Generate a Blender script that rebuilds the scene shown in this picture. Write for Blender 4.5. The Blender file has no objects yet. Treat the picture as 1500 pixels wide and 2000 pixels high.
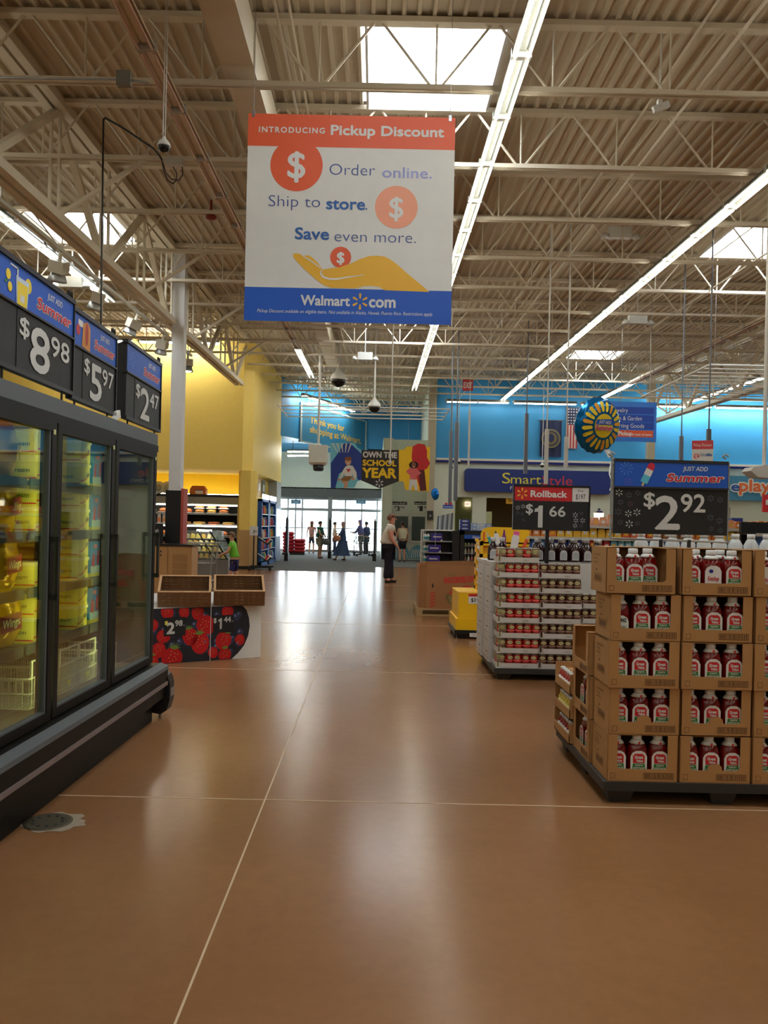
import bpy, math, random
from mathutils import Vector, Matrix
random.seed(7)
PI = math.pi
C = bpy.context.scene.collection
scene = bpy.context.scene

# ------------------------------------------------------------------ camera
ROLL = 0.022
cam_d = bpy.data.cameras.new('camera'); cam = bpy.data.objects.new('camera', cam_d); C.objects.link(cam)
cam_d.sensor_width = 36; cam_d.lens = 28.8; cam_d.shift_x = 0.0075; cam_d.shift_y = 0.010
cam_d.clip_end = 300
_r = Vector((math.cos(ROLL), 0, math.sin(ROLL))); _u = Vector((-math.sin(ROLL), 0, math.cos(ROLL))); _b = Vector((0, -1, 0))
cam.matrix_world = Matrix(((_r.x, _u.x, _b.x, 0), (_r.y, _u.y, _b.y, 0), (_r.z, _u.z, _b.z, 1.5), (0, 0, 0, 1)))
scene.camera = cam

# ------------------------------------------------------------------ world (overcast daylight seen through the doors)
w = bpy.data.worlds.new('daylight'); scene.world = w; w.use_nodes = True
bg = w.node_tree.nodes['Background']; bg.inputs[0].default_value = (0.86, 0.93, 1.0, 1); bg.inputs[1].default_value = 10.0
scene.view_settings.view_transform = 'Standard'; scene.view_settings.look = 'None'
scene.view_settings.gamma = 1; scene.view_settings.use_curve_mapping = False
scene.view_settings.exposure = 0.28
TUBE_STRENGTH = 20.0
SKYLIGHT_STRENGTH = 13.0
try:
    scene.cycles.max_bounces = 7; scene.cycles.diffuse_bounces = 4; scene.cycles.glossy_bounces = 3
    scene.cycles.transmission_bounces = 4; scene.cycles.transparent_max_bounces = 8
    scene.cycles.sample_clamp_indirect = 4.0; scene.cycles.caustics_reflective = False; scene.cycles.caustics_refractive = False
except Exception: pass

# ------------------------------------------------------------------ placing: a pixel of the photograph at a depth -> world
def P(px, py, Y):
    u, v = px - 735.0, 1020.0 - py
    c, s = math.cos(ROLL), math.sin(ROLL)
    return Vector(((u*c - v*s)/1600*Y, Y, 1.5 + (u*s + v*c)/1600*Y))
def roof(Y): return 6.39 + 0.02*Y

# ------------------------------------------------------------------ materials
MATS = {}
def mat(name, rgb, rough=0.6, metal=0.0, spec=None, noise=0.0, nscale=8.0, emit=0.0, coat=0.0, alpha=None, bump=0.0, trans=0.0, srgb=True):
    if name in MATS: return MATS[name]
    m = bpy.data.materials.new(name); m.use_nodes = True; nt = m.node_tree; b = nt.nodes['Principled BSDF']
    col = tuple((c/255.0)**2.2 for c in rgb) if srgb else rgb
    b.inputs['Base Color'].default_value = (*col, 1); b.inputs['Roughness'].default_value = rough; b.inputs['Metallic'].default_value = metal
    if spec is not None: b.inputs['Specular IOR Level'].default_value = spec
    if coat: b.inputs['Coat Weight'].default_value = coat; b.inputs['Coat Roughness'].default_value = 0.08
    if trans: b.inputs['Transmission Weight'].default_value = trans
    if alpha is not None: b.inputs['Alpha'].default_value = alpha
    if emit:
        b.inputs['Emission Color'].default_value = (*col, 1); b.inputs['Emission Strength'].default_value = emit
    tc = nt.nodes.new('ShaderNodeTexCoord'); n = nt.nodes.new('ShaderNodeTexNoise'); n.inputs['Scale'].default_value = nscale; n.inputs['Detail'].default_value = 4
    nt.links.new(tc.outputs['Object'], n.inputs['Vector'])
    if not emit:
        k = noise if noise else 0.05
        mr = nt.nodes.new('ShaderNodeMapRange'); mr.inputs['To Min'].default_value = 1-k; mr.inputs['To Max'].default_value = 1+k
        nt.links.new(n.outputs['Fac'], mr.inputs['Value'])
        mx = nt.nodes.new('ShaderNodeVectorMath'); mx.operation = 'SCALE'; mx.inputs[0].default_value = col
        nt.links.new(mr.outputs['Result'], mx.inputs['Scale']); nt.links.new(mx.outputs['Vector'], b.inputs['Base Color'])
    if bump:
        bp = nt.nodes.new('ShaderNodeBump'); bp.inputs['Strength'].default_value = bump; bp.inputs['Distance'].default_value = 0.02
        nt.links.new(n.outputs['Fac'], bp.inputs['Height']); nt.links.new(bp.outputs['Normal'], b.inputs['Normal'])
    MATS[name] = m
    return m

def floor_material():
    m = bpy.data.materials.new('stained concrete'); m.use_nodes = True; nt = m.node_tree; b = nt.nodes['Principled BSDF']
    tc = nt.nodes.new('ShaderNodeTexCoord')
    n1 = nt.nodes.new('ShaderNodeTexNoise'); n1.inputs['Scale'].default_value = 0.55; n1.inputs['Detail'].default_value = 3; n1.inputs['Roughness'].default_value = 0.5
    n2 = nt.nodes.new('ShaderNodeTexNoise'); n2.inputs['Scale'].default_value = 14; n2.inputs['Detail'].default_value = 8; n2.inputs['Roughness'].default_value = 0.7
    mp = nt.nodes.new('ShaderNodeMapping'); mp.inputs['Location'].default_value = (3.31, 7.17, 5.43); nt.links.new(tc.outputs['Object'], mp.inputs['Vector'])
    for n in (n1, n2): nt.links.new(mp.outputs['Vector'], n.inputs['Vector'])
    r1 = nt.nodes.new('ShaderNodeValToRGB'); e = r1.color_ramp.elements
    e[0].position = 0.32; e[0].color = (0.225, 0.105, 0.042, 1); e[1].position = 0.72; e[1].color = (0.300, 0.148, 0.066, 1)
    nt.links.new(n1.outputs['Fac'], r1.inputs['Fac'])
    mr = nt.nodes.new('ShaderNodeMapRange'); mr.inputs['To Min'].default_value = 0.86; mr.inputs['To Max'].default_value = 1.14
    nt.links.new(n2.outputs['Fac'], mr.inputs['Value'])
    sc = nt.nodes.new('ShaderNodeVectorMath'); sc.operation = 'SCALE'
    nt.links.new(r1.outputs['Color'], sc.inputs[0]); nt.links.new(mr.outputs['Result'], sc.inputs['Scale'])
    nt.links.new(sc.outputs['Vector'], b.inputs['Base Color'])
    b.inputs['Roughness'].default_value = 0.215
    b.inputs['Specular IOR Level'].default_value = 0.25
    return m

WHITE = mat('white paint', (225, 225, 220), 0.5); PRINT_W = mat('white print', (228, 228, 226), 0.6)
BLACK = mat('black plastic', (22, 22, 24), 0.45); SIGNBLK = mat('sign black', (30, 31, 33), 0.55)
STEEL = mat('painted steel cream', (214, 204, 182), 0.5); DECK = mat('roof deck paint', (200, 188, 164), 0.55, noise=0.08, nscale=1.5)
METAL = mat('brushed metal', (150, 150, 150), 0.35, 0.8); DARKMETAL = mat('dark metal', (58, 58, 62), 0.45, 0.5)
GALV = mat('galvanized metal', (165, 168, 170), 0.4, 0.6)
YEL = mat('yellow wall paint', (250, 218, 112), 0.6); YEL2 = mat('deep yellow wall paint', (232, 188, 30), 0.6)
TAN = mat('tan wall paint', (196, 158, 104), 0.6)
BLUEW = mat('blue wall paint', (58, 150, 212), 0.55); GREYW = mat('grey green wall paint', (226, 236, 224), 0.6)
KRAFT = mat('corrugated cardboard', (178, 132, 82), 0.8, noise=0.1, nscale=5); KRAFT_D = mat('cardboard print', (92, 62, 36), 0.8)
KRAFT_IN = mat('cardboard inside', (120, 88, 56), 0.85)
RED = mat('print red', (200, 38, 44), 0.5); GREEN = mat('print green', (52, 120, 48), 0.5); BLUE = mat('print blue', (28, 88, 190), 0.5)
NAVY = mat('print navy', (26, 40, 130), 0.5); ORANGE = mat('print orange', (226, 92, 52), 0.5); GOLD = mat('print gold', (236, 180, 52), 0.5)
PEACH = mat('print peach', (240, 160, 128), 0.5); SPARK = mat('spark yellow', (246, 184, 60), 0.5); TXTBLUE = mat('text blue', (60, 84, 150), 0.5)
TXTBLUE2 = mat('text royal blue', (44, 96, 168), 0.5); BANNERW = mat('banner white', (226, 226, 222), 0.6)
GLASS = None
def glass_mat(name, tint=(0.9, 0.95, 0.93), refl=0.12, rough=0.02):
    m = bpy.data.materials.new(name); m.use_nodes = True; nt = m.node_tree; nt.nodes.clear()
    o = nt.nodes.new('ShaderNodeOutputMaterial'); t = nt.nodes.new('ShaderNodeBsdfTransparent'); t.inputs[0].default_value = (*tint, 1)
    g = nt.nodes.new('ShaderNodeBsdfGlossy'); g.inputs['Roughness'].default_value = rough
    lw = nt.nodes.new('ShaderNodeLayerWeight'); lw.inputs['Blend'].default_value = 0.35
    mr = nt.nodes.new('ShaderNodeMapRange'); mr.inputs['To Min'].default_value = refl; mr.inputs['To Max'].default_value = 0.5
    nt.links.new(lw.outputs['Fresnel'], mr.inputs['Value'])
    mx = nt.nodes.new('ShaderNodeMixShader'); nt.links.new(mr.outputs['Result'], mx.inputs[0])
    nt.links.new(t.outputs[0], mx.inputs[1]); nt.links.new(g.outputs[0], mx.inputs[2]); nt.links.new(mx.outputs[0], o.inputs[0])
    return m
FGLASS = glass_mat('cooler door glass', (0.95, 0.97, 0.94), 0.0)
DGLASS = glass_mat('entrance glass', (0.92, 0.96, 0.97), 0.05)
CLEAR = glass_mat('clear plastic', (0.86, 0.88, 0.88), 0.08, 0.15)

# ------------------------------------------------------------------ mesh building
_TXT = {}
def text_geo(s, bold=0.0, shear=0.0, space=1.0):
    k = (s, bold, shear, space)
    if k in _TXT: return _TXT[k]
    cu = bpy.data.curves.new('t', 'FONT'); cu.body = s; cu.offset = bold; cu.shear = shear; cu.space_character = space
    cu.resolution_u = 3; cu.size = 1.0
    o = bpy.data.objects.new('t', cu); C.objects.link(o)
    dg = bpy.context.evaluated_depsgraph_get(); oe = o.evaluated_get(dg); me = oe.to_mesh()
    vs = [(v.co.x, v.co.y) for v in me.vertices]; fs = [tuple(p.vertices) for p in me.polygons]
    oe.to_mesh_clear(); bpy.data.objects.remove(o); bpy.data.curves.remove(cu)
    x0 = min(v[0] for v in vs); x1 = max(v[0] for v in vs); y0 = min(v[1] for v in vs); y1 = max(v[1] for v in vs)
    _TXT[k] = (vs, fs, x0, x1, y0, y1)
    return _TXT[k]

class MB:
    def __init__(s): s.v = []; s.f = []; s.m = []; s.sm = []; s.mats = []; s.T = None
    def mi(s, m):
        if m not in s.mats: s.mats.append(m)
        return s.mats.index(m)
    def add(s, vs, fs, m, smooth=False):
        n = len(s.v); i = s.mi(m)
        s.v += [tuple(s.T @ Vector(v)) for v in vs] if s.T is not None else [tuple(v) for v in vs]
        for f in fs: s.f.append(tuple(n+k for k in f)); s.m.append(i); s.sm.append(smooth)
        return s
    def box(s, x0, x1, y0, y1, z0, z1, m):
        vs = [(x, y, z) for z in (z0, z1) for y in (y0, y1) for x in (x0, x1)]
        return s.add(vs, [(0,2,3,1),(4,5,7,6),(0,1,5,4),(2,6,7,3),(0,4,6,2),(1,3,7,5)], m)
    def quad(s, a, b, c, d, m): return s.add([a, b, c, d], [(0,1,2,3)], m)
    def poly(s, pts, m): return s.add(pts, [tuple(range(len(pts)))], m)
    def bar(s, p, q, w, h, m):         # rectangular bar between two points
        p = Vector(p); q = Vector(q); d = (q-p).normalized(); up = Vector((0,0,1)) if abs(d.z) < 0.95 else Vector((0,1,0))
        a = d.cross(up).normalized()*w/2; b = a.cross(d).normalized()*h/2
        vs = [o+i*a+j*b for o in (p, q) for i, j in ((-1,-1),(1,-1),(1,1),(-1,1))]
        return s.add(vs, [(0,3,2,1),(4,5,6,7),(0,1,5,4),(1,2,6,5),(2,3,7,6),(3,0,4,7)], m)
    def tube(s, p, q, r, m, n=8, r2=None, caps=True):
        p = Vector(p); q = Vector(q); d = (q-p).normalized(); r2 = r if r2 is None else r2
        a = d.orthogonal().normalized(); b = d.cross(a)
        vs = [o + rr*(math.cos(2*PI*k/n)*a + math.sin(2*PI*k/n)*b) for o, rr in ((p, r), (q, r2)) for k in range(n)]
        fs = [(k, (k+1) % n, n+(k+1) % n, n+k) for k in range(n)]
        s.add(vs, fs, m, n > 6)
        if caps: s.add(vs[:n], [tuple(range(n))[::-1]], m); s.add(vs[n:], [tuple(range(n))], m)
        return s
    def path(s, pts, r, m, n=6):
        for a, b in zip(pts, pts[1:]): s.tube(a, b, r, m, n)
        return s
    def lathe(s, prof, m, n=14, c=(0,0,0), sx=1, sy=1, axis='z', smooth=True):
        vs = []
        for r, z in prof:
            for k in range(n):
                a = 2*PI*k/n; x, y = r*math.cos(a)*sx, r*math.sin(a)*sy
                p = (x, y, z) if axis == 'z' else (x, -z, y)
                vs.append((c[0]+p[0], c[1]+p[1], c[2]+p[2]))
        fs = [(i*n+k, i*n+(k+1) % n, (i+1)*n+(k+1) % n, (i+1)*n+k) for i in range(len(prof)-1) for k in range(n)]
        fs.append(tuple(range(n))[::-1]); fs.append(tuple((len(prof)-1)*n+k for k in range(n)))
        return s.add(vs, fs, m, smooth)
    def ell(s, c, rx, ry, rz, m, n=12, k=7):
        prof = [(max(0.02, math.sin(PI*i/k)), -math.cos(PI*i/k)) for i in range(k+1)]
        vs = []
        for r, z in prof:
            for j in range(n): a = 2*PI*j/n; vs.append((c[0]+rx*r*math.cos(a), c[1]+ry*r*math.sin(a), c[2]+rz*z))
        fs = [(i*n+j, i*n+(j+1) % n, (i+1)*n+(j+1) % n, (i+1)*n+j) for i in range(k) for j in range(n)]
        fs.append(tuple(range(n))[::-1]); fs.append(tuple(k*n+j for j in range(n)))
        return s.add(vs, fs, m, True)
    def prism(s, pts, d, m):            # pts: 3D outline, d: extrusion vector
        n = len(pts); d = Vector(d); a = [Vector(p) for p in pts]; b = [p+d for p in a]
        s.add(a, [tuple(range(n))], m); s.add(b, [tuple(range(n))[::-1]], m)
        return s.add(a+b, [(k, n+k, n+(k+1) % n, (k+1) % n) for k in range(n)], m)
    def build(s, name, parent=None, loc=None):
        me = bpy.data.meshes.new(name)
        if parent is not None: inv = AUTH.get(parent.name, Matrix()).inverted()
        elif loc is not None: inv = Matrix.Translation(-Vector(loc))
        else: inv = Matrix()
        me.from_pydata([tuple(inv @ Vector(v)) for v in s.v], [], s.f)
        for m in s.mats: me.materials.append(m)
        me.polygons.foreach_set('material_index', s.m); me.polygons.foreach_set('use_smooth', s.sm); me.update()
        o = bpy.data.objects.new(name, me); C.objects.link(o)
        if parent is not None: o.parent = parent; AUTH[o.name] = AUTH.get(parent.name, Matrix())
        elif loc is not None: o.location = loc; AUTH[o.name] = Matrix.Translation(Vector(loc))
        return o
AUTH = {}

class Surf:
    """a flat printable surface: origin o, right U, up V; prints are laid h metres proud of it"""
    def __init__(s, mb, o, U, V): s.mb = mb; s.o = Vector(o); s.U = Vector(U).normalized(); s.V = Vector(V).normalized(); s.N = s.U.cross(s.V).normalized()
    def pt(s, x, y, h=0): return s.o + s.U*x + s.V*y + s.N*h
    def poly(s, pts, m, h=0.002): s.mb.poly([s.pt(x, y, h) for x, y in pts], m)
    def rect(s, x0, y0, x1, y1, m, h=0.002): s.poly([(x0,y0),(x1,y0),(x1,y1),(x0,y1)], m, h)
    def disc(s, cx, cy, r, m, h=0.002, ry=None, n=24):
        ry = r if ry is None else ry; s.poly([(cx+r*math.cos(2*PI*k/n), cy+ry*math.sin(2*PI*k/n)) for k in range(n)], m, h)
    def text(s, t, x, y, hgt, m, h=0.003, bold=0.0, shear=0.0, align='l', width=None, space=1.0, rot=0.0):
        fat = max(0.0, bold); vs, fs, x0, x1, y0, y1 = text_geo(t, min(0.0, bold), shear, space)
        k = hgt/0.73; kx = k if width is None else width/(x1-x0); wdt = (x1-x0)*kx
        ox = x - x0*kx - (wdt/2 if align == 'c' else wdt if align == 'r' else 0)
        c, sn = math.cos(rot), math.sin(rot)
        offs = [(0, 0)] + ([(fat*math.cos(q*PI/4), fat*math.sin(q*PI/4)) for q in range(8)] if fat > .02 else [(fat, 0), (-fat, 0), (0, fat), (0, -fat)] if fat > 0 else [])
        for oi, (dx, dy) in enumerate(offs):
            out = []
            for a, b in vs:
                X, Y = ox + a*kx - x + dx*k, (b+dy)*k; out.append(s.pt(x + X*c - Y*sn, y + X*sn + Y*c, h - .00006*oi))
            s.mb.add(out, fs, m)
    def one(s, x, y, H, m, h=0.004, w=.19):
        s.poly([(x+.16*H, y), (x+.16*H+w*H, y), (x+.16*H+w*H, y+H), (x+.20*H, y+H), (x+.15*H, y+.90*H), (x, y+.84*H), (x, y+.70*H), (x+.16*H, y+.72*H)], m, h)
    def spark(s, cx, cy, r, m, h=0.003, w=0.13):
        for k in range(6):
            a = PI/2 + k*PI/3; ca, sa = math.cos(a), math.sin(a); pts = []
            for (d, q) in ((0.38,-0.5),(0.34,0),(0.38,0.5),(0.93,1),(1.0,0.6),(1.02,0),(1.0,-0.6),(0.93,-1)):
                pts.append((cx + r*(d*ca - q*w*sa), cy + r*(d*sa + q*w*ca)))
            s.poly(pts[::-1], m, h)
def face_px(mb, Y, px, py): # camera-facing surface whose origin is the given pixel at depth Y
    return Surf(mb, P(px, py, Y), (1,0,0), (0,0,1))

# ------------------------------------------------------------------ naming
def tag(o, label=None, cat=None, group=None, kind=None):
    if label: o['label'] = label
    if cat: o['category'] = cat
    if group: o['group'] = group
    if kind: o['kind'] = kind
    return o
def thing(name, label, cat, loc=(0,0,0), rot=0.0, group=None):
    o = bpy.data.objects.new(name, None); C.objects.link(o); o.location = loc; o.rotation_euler = (0,0,rot); o.empty_display_size = 0.05
    AUTH[o.name] = Matrix.Translation(Vector(loc)) @ Matrix.Rotation(rot, 4, 'Z')
    return tag(o, label, cat, group)
def local(root):                        # a builder whose coordinates are the root's own
    m = MB(); m.T = AUTH[root.name]; return m
KIDS = {}
def kids(o): return [c for c in o.children]
def dup(root, loc, rot=0.0, label=None, group=None, tilt=None):
    r = root.copy(); C.objects.link(r); r.location = loc; r.rotation_euler = (tilt[0], tilt[1], rot) if tilt else (0,0,rot)
    if label: r['label'] = label
    if group: r['group'] = group
    for ch in kids(root):
        c = ch.copy(); C.objects.link(c); c.parent = r
        for g in kids(ch):
            d = g.copy(); C.objects.link(d); d.parent = c
    return r
def move(root, loc, rot=0.0, label=None, group=None):
    root.location = loc; root.rotation_euler = (0,0,rot)
    if label: root['label'] = label
    if group: root['group'] = group
    return root
class Proto:                            # first placement moves the prototype itself, later ones copy it
    def __init__(s, root): s.r = root; s.used = False
    def put(s, loc, rot=0.0, label=None, group=None, tilt=None):
        if not s.used: s.used = True; s.src = s.r; o = move(s.r, loc, rot, label, group); 
        else: o = dup(s.r, loc, rot, label, group)
        if tilt: o.rotation_euler = (tilt[0], tilt[1], rot)
        return o
ORD = ['first','second','third','fourth','fifth','sixth','seventh','eighth','ninth','tenth','eleventh','twelfth','thirteenth','fourteenth','fifteenth','sixteenth','seventeenth','eighteenth','nineteenth']
TENS = {2: ('twentieth', 'twenty'), 3: ('thirtieth', 'thirty'), 4: ('fortieth', 'forty'), 5: ('fiftieth', 'fifty')}
def nth(i):
    n = i+1
    if n < 20: return ORD[i]
    return TENS[n//10][0] if n % 10 == 0 else TENS[n//10][1] + '-' + ORD[n % 10 - 1]
def struct(o): o['kind'] = 'structure'; return o
# ================================================================== LARGE STRUCTURE
# floor
mb = MB(); mb.box(-12, 18, -24, 42, -0.1, 0.0, floor_material()); floor = struct(mb.build('floor'))
JOINT = mat('joint filler', (205, 178, 145), 0.6)
mb = MB(); mb.box(-0.568, -0.560, -24, 24.4, 0.0, 0.0015, JOINT); mb.build('floor_joint', floor)
for y in (4.39, 8.2, 12.0, 15.8, 19.6):
    mb = MB(); mb.box(-12, 18, y-0.004, y+0.004, 0.0, 0.0012, JOINT); mb.build('floor_joint', floor)
CARPET = mat('grey entrance carpet', (98, 100, 100), 0.95, noise=0.15, nscale=60)
mb = MB(); mb.box(-3.8, 0.0, 24.5, 39.2, 0.0, 0.012, CARPET); mb.box(-4.6, -3.8, 32.3, 39.2, 0.0, 0.012, CARPET); mb.box(0.0, 2.2, 27.5, 39.2, 0.0, 0.012, CARPET)
mb.build('carpet', floor)
# evenly pale pavement beyond the doors
mb = MB(); mb.box(-30, 30, 42.0, 70, -0.1, -0.02, mat('pale pavement', (205, 203, 198), 0.8)); struct(mb.build('floor'))

# roof deck of steel flutes, with openings for the skylights
SKY = [(-0.20, 1.22, 8.27, 9.98), (-6.1, -4.8, 13.85, 15.5), (6.0, 7.5, 13.85, 15.5), (-0.32, 1.25, 19.3, 21.1), (6.05, 7.45, 24.8, 26.5),
       (-0.32, 1.25, 2.8, 4.4), (-6.1, -4.8, 2.8, 4.4), (6.0, 7.5, 2.8, 4.4), (-6.1, -4.8, 24.8, 26.5), (11.9, 13.3, 13.85, 15.5)]
mb = MB()
x = -12.0; PW = 0.1524
while x < 18.0:
    cuts = []
    for (a, b, c, d) in SKY:
        if x + PW > a and x < b: cuts.append((c, d))
    ys = []; y = -24.0
    for c, d in sorted(cuts): ys.append((y, c)); y = d
    ys.append((y, 41.0))
    prof = [(0, 0.04), (0.095, 0.04), (0.108, 0.0), (0.140, 0.0), (PW, 0.04)]
    for (ya, yb) in ys:
        vs = [(x+px, yy, roof(yy)+pz) for yy in (ya, yb) for px, pz in prof]; n = len(prof)
        mb.add(vs, [(k, n+k, n+k+1, k+1) for k in range(n-1)], DECK)
    x += PW
ceiling = struct(mb.build('ceiling'))
SKYMAT = mat('skylight diffuser', (240, 247, 255), 0.5, emit=SKYLIGHT_STRENGTH)
for k, (a, b, c, d) in enumerate(SKY):
    mb = MB(); z = roof(c)
    for (p, q, r_, s_) in ((a-.03, a, c, d), (b, b+.03, c, d), (a, b, c-.03, c), (a, b, d, d+.03)): mb.box(p, q, r_, s_, z-0.02, z+0.42, WHITE)
    curb = mb.build('skylight_curb', ceiling)
    mb = MB(); mb.box(a, b, c, d, z+0.34, z+0.36, SKYMAT); mb.build('skylight_lens', curb)

# bar joists across the roof, at 1.83 m
JD = 0.72
k = -6
jy = [8.2 + 1.83*k for k in range(-6, 17)]
for Y in jy:
    zt = roof(Y) - 0.01; zb = zt - JD
    mb = MB(); mb.box(-12, 18, Y-0.055, Y+0.055, zt-0.055, zt, STEEL); j = mb.build('joist_top_chord', ceiling)
    mb = MB(); mb.box(-12, 18, Y-0.045, Y-0.012, zb, zb+0.05, STEEL); mb.box(-12, 18, Y+0.012, Y+0.045, zb, zb+0.05, STEEL); mb.build('joist_bottom_chord', j)
    mb = MB(); xx = 1.67 - 1.17*11
    while xx < 18:
        mb.tube((xx, Y, zb+0.02), (xx, Y, zt-0.03), 0.012, STEEL, 5, caps=False)
        mb.tube((xx-0.03, Y, zb+0.02), (xx-0.585+0.03, Y, zt-0.03), 0.015, STEEL, 5, caps=False)
        mb.tube((xx+0.03, Y, zb+0.02), (xx+0.585-0.03, Y, zt-0.03), 0.015, STEEL, 5, caps=False)
        xx += 1.17
    mb.build('joist_web', j)
# joist girders along the aisle
for X, y1 in ((-4.03, 24.4), (10.0, 30.7)):
    def zt(Y): return roof(Y) - 0.08
    D = 1.38
    mb = MB()
    for s in (-0.075, 0.075): mb.bar((X+s, -5, zt(-5)), (X+s, y1, zt(y1)), 0.11, 0.11, STEEL)
    g = mb.build('girder_top_chord', ceiling)
    mb = MB()
    for s in (-0.075, 0.075): mb.bar((X+s, -5, zt(-5)-D), (X+s, min(y1, 23.6 if X < 0 else y1), zt(min(y1, 23.6))-D), 0.1, 0.11, STEEL)
    mb.build('girder_bottom_chord', g)
    mb = MB(); Y = 8.2 - 1.83*7; i = 0
    while Y < y1 - 1.9:
        if i % 2 == 0:
            mb.bar((X, Y, zt(Y)), (X, Y+1.83, zt(Y)-D), 0.09, 0.08, STEEL)
            mb.bar((X, Y+3.66, zt(Y)), (X, Y+1.83, zt(Y)-D), 0.09, 0.08, STEEL)
        for s in (-0.05, 0.05): mb.bar((X+s, Y+1.83, zt(Y)), (X+s*1.2, Y+1.83, zt(Y)-D), 0.03, 0.05, STEEL)
        Y += 1.83; i += 1
    mb.build('girder_web', g)
    # knee braces from the bottom chord up to the joists on either side
    mb = MB(); Y = 8.2 - 1.83*5
    while Y < y1:
        for s in (-1, 1): mb.bar((X, Y, zt(Y)-D), (X+s*1.1, Y, roof(Y)-JD), 0.045, 0.045, STEEL)
        Y += 3.66
    mb.build('girder_brace', g)
# bridging rods along the aisle
for X in (-7.5, -0.95, 3.1, 6.2, 12.8):
    mb = MB(); mb.tube((X, -5, roof(-5)-0.08), (X, 31 if X > 0 else 24, roof(31 if X > 0 else 24)-0.08), 0.016, STEEL, 5); mb.build('bridging_rod', ceiling)
    mb = MB(); mb.tube((X, -5, roof(-5)-0.68), (X, 31 if X > 0 else 24, roof(31 if X > 0 else 24)-0.68), 0.016, STEEL, 5); mb.build('bridging_rod', ceiling)
# square air duct threaded through the joist webs
mb = MB(); DUCT = mat('duct paint', (214, 202, 178), 0.55)
mb.prism([(-1.62, -5, roof(-5)-0.62), (-1.30, -5, roof(-5)-0.62), (-1.30, -5, roof(-5)-0.20), (-1.62, -5, roof(-5)-0.20)], (0, 30, 0.6), DUCT)
for y in range(-4, 25, 2): mb.prism([(-1.635, y, roof(y)-0.635), (-1.285, y, roof(y)-0.635), (-1.285, y, roof(y)-0.185), (-1.635, y, roof(y)-0.185)], (0, 0.03, 0), DUCT)
mb.build('air_duct', ceiling)

# columns
mb = MB(); mb.box(-3.97, -3.745, 15.6, 15.84, 0, 6.62, mat('white column paint', (222, 224, 226), 0.5)); col = struct(mb.build('trim_1'))
mb = MB(); mb.box(-4.01, -3.715, 15.56, 15.88, 0, 2.02, BLACK); mb.build('column_guard', col)
mb = MB(); mb.box(-3.715, -3.665, 15.54, 15.88, 0.95, 2.06, mat('faded red trim', (176, 80, 66), 0.6)); mb.build('corner_trim', col)
mb = MB(); mb.box(9.85, 10.11, 29.9, 30.16, 0, 6.9, mat('beige column paint', (190, 182, 160), 0.5)); struct(mb.build('trim_2'))
mb = MB(); a = P(842, 900, 30.8); mb.box(a.x-0.13, a.x+0.13, 30.6, 31.0, 0, 6.95, MATS['beige column paint']); struct(mb.build('trim_3'))
mb = MB(); mb.box(14.55, 14.9, 29.7, 30.0, 0, 6.9, WHITE); struct(mb.build('trim_4'))

# walls
mb = MB(); mb.box(-12.2, -12, -24, 42, 0, 8, GREYW); struct(mb.build('wall_left'))
mb = MB(); mb.box(18, 18.2, -24, 42, 0, 8, GREYW); struct(mb.build('wall_right'))
mb = MB(); mb.box(-12, 18, -24.2, -24, 0, 8, GREYW); struct(mb.build('wall_back'))
# yellow bulkhead over the bakery, its chamfered corner and the yellow wall running to the entrance
mb = MB()
A = [(-12.0, 24.5), (-4.05, 24.5), (-3.80, 24.95), (-3.80, 32.3), (-4.05, 32.3), (-12.0, 32.3)]
mb.prism([(x, y, 2.97) for x, y in A][::-1], (0, 0, 4.05), YEL); w1 = struct(mb.build('wall_bakery_bulkhead'))
mb = MB(); mb.box(-12, -4.05, 27.2, 27.4, 0, 2.97, YEL2); struct(mb.build('wall_bakery_back'))
mb = MB(); mb.prism([(-4.12, 24.6, 1.18), (-3.80, 24.6, 1.18), (-3.66, 24.9, 1.18), (-3.66, 25.2, 1.18), (-4.12, 25.2, 1.18)][::-1], (0, 0, 1.79), YEL)
post = struct(mb.build('wall_corner_post'))
mb = MB(); mb.prism([(-4.13, 24.59, 0), (-3.80, 24.59, 0), (-3.65, 24.9, 0), (-3.65, 25.21, 0), (-4.13, 25.21, 0)][::-1], (0, 0, 1.18), TAN); mb.build('wainscot', post)
mb = MB(); mb.box(-4.14, -3.63, 24.57, 25.2, 0, 0.1, BLACK); mb.build('baseboard', post)
mb = MB(); mb.box(-4.25, -4.1, 25.2, 32.3, 0, 2.97, YEL); struct(mb.build('wall_alcove'))
mb = MB(); mb.box(-4.1, -3.78, 30.9, 32.3, 0, 2.97, mat('pale grey paint', (176, 182, 184), 0.6)); q = struct(mb.build('wall_entry_corner'))
mb = MB(); mb.box(-4.11, -3.765, 30.88, 32.31, 0, 1.2, mat('wainscot blue', (44, 92, 165), 0.5)); mb.build('wainscot', q)
mb = MB(); mb.box(-4.85, -4.7, 32.3, 39.3, 0, 5.0, GREYW); struct(mb.build('wall_entry_left'))
# slanting blue bulkhead that carries the greeting
mb = MB(); mb.prism([(-3.83, 31.8, 4.80), (-0.5, 39.3, 4.80), (-0.5, 39.6, 4.80), (-4.8, 39.6, 4.8), (-4.8, 31.8, 4.80)], (0, 0, 2.45), BLUEW); struct(mb.build('wall_greeting_bulkhead'))
mb = MB(); mb.box(-0.6, 2.4, 39.3, 39.5, 4.95, 7.2, BLUEW); struct(mb.build('wall_entrance_upper'))
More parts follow.
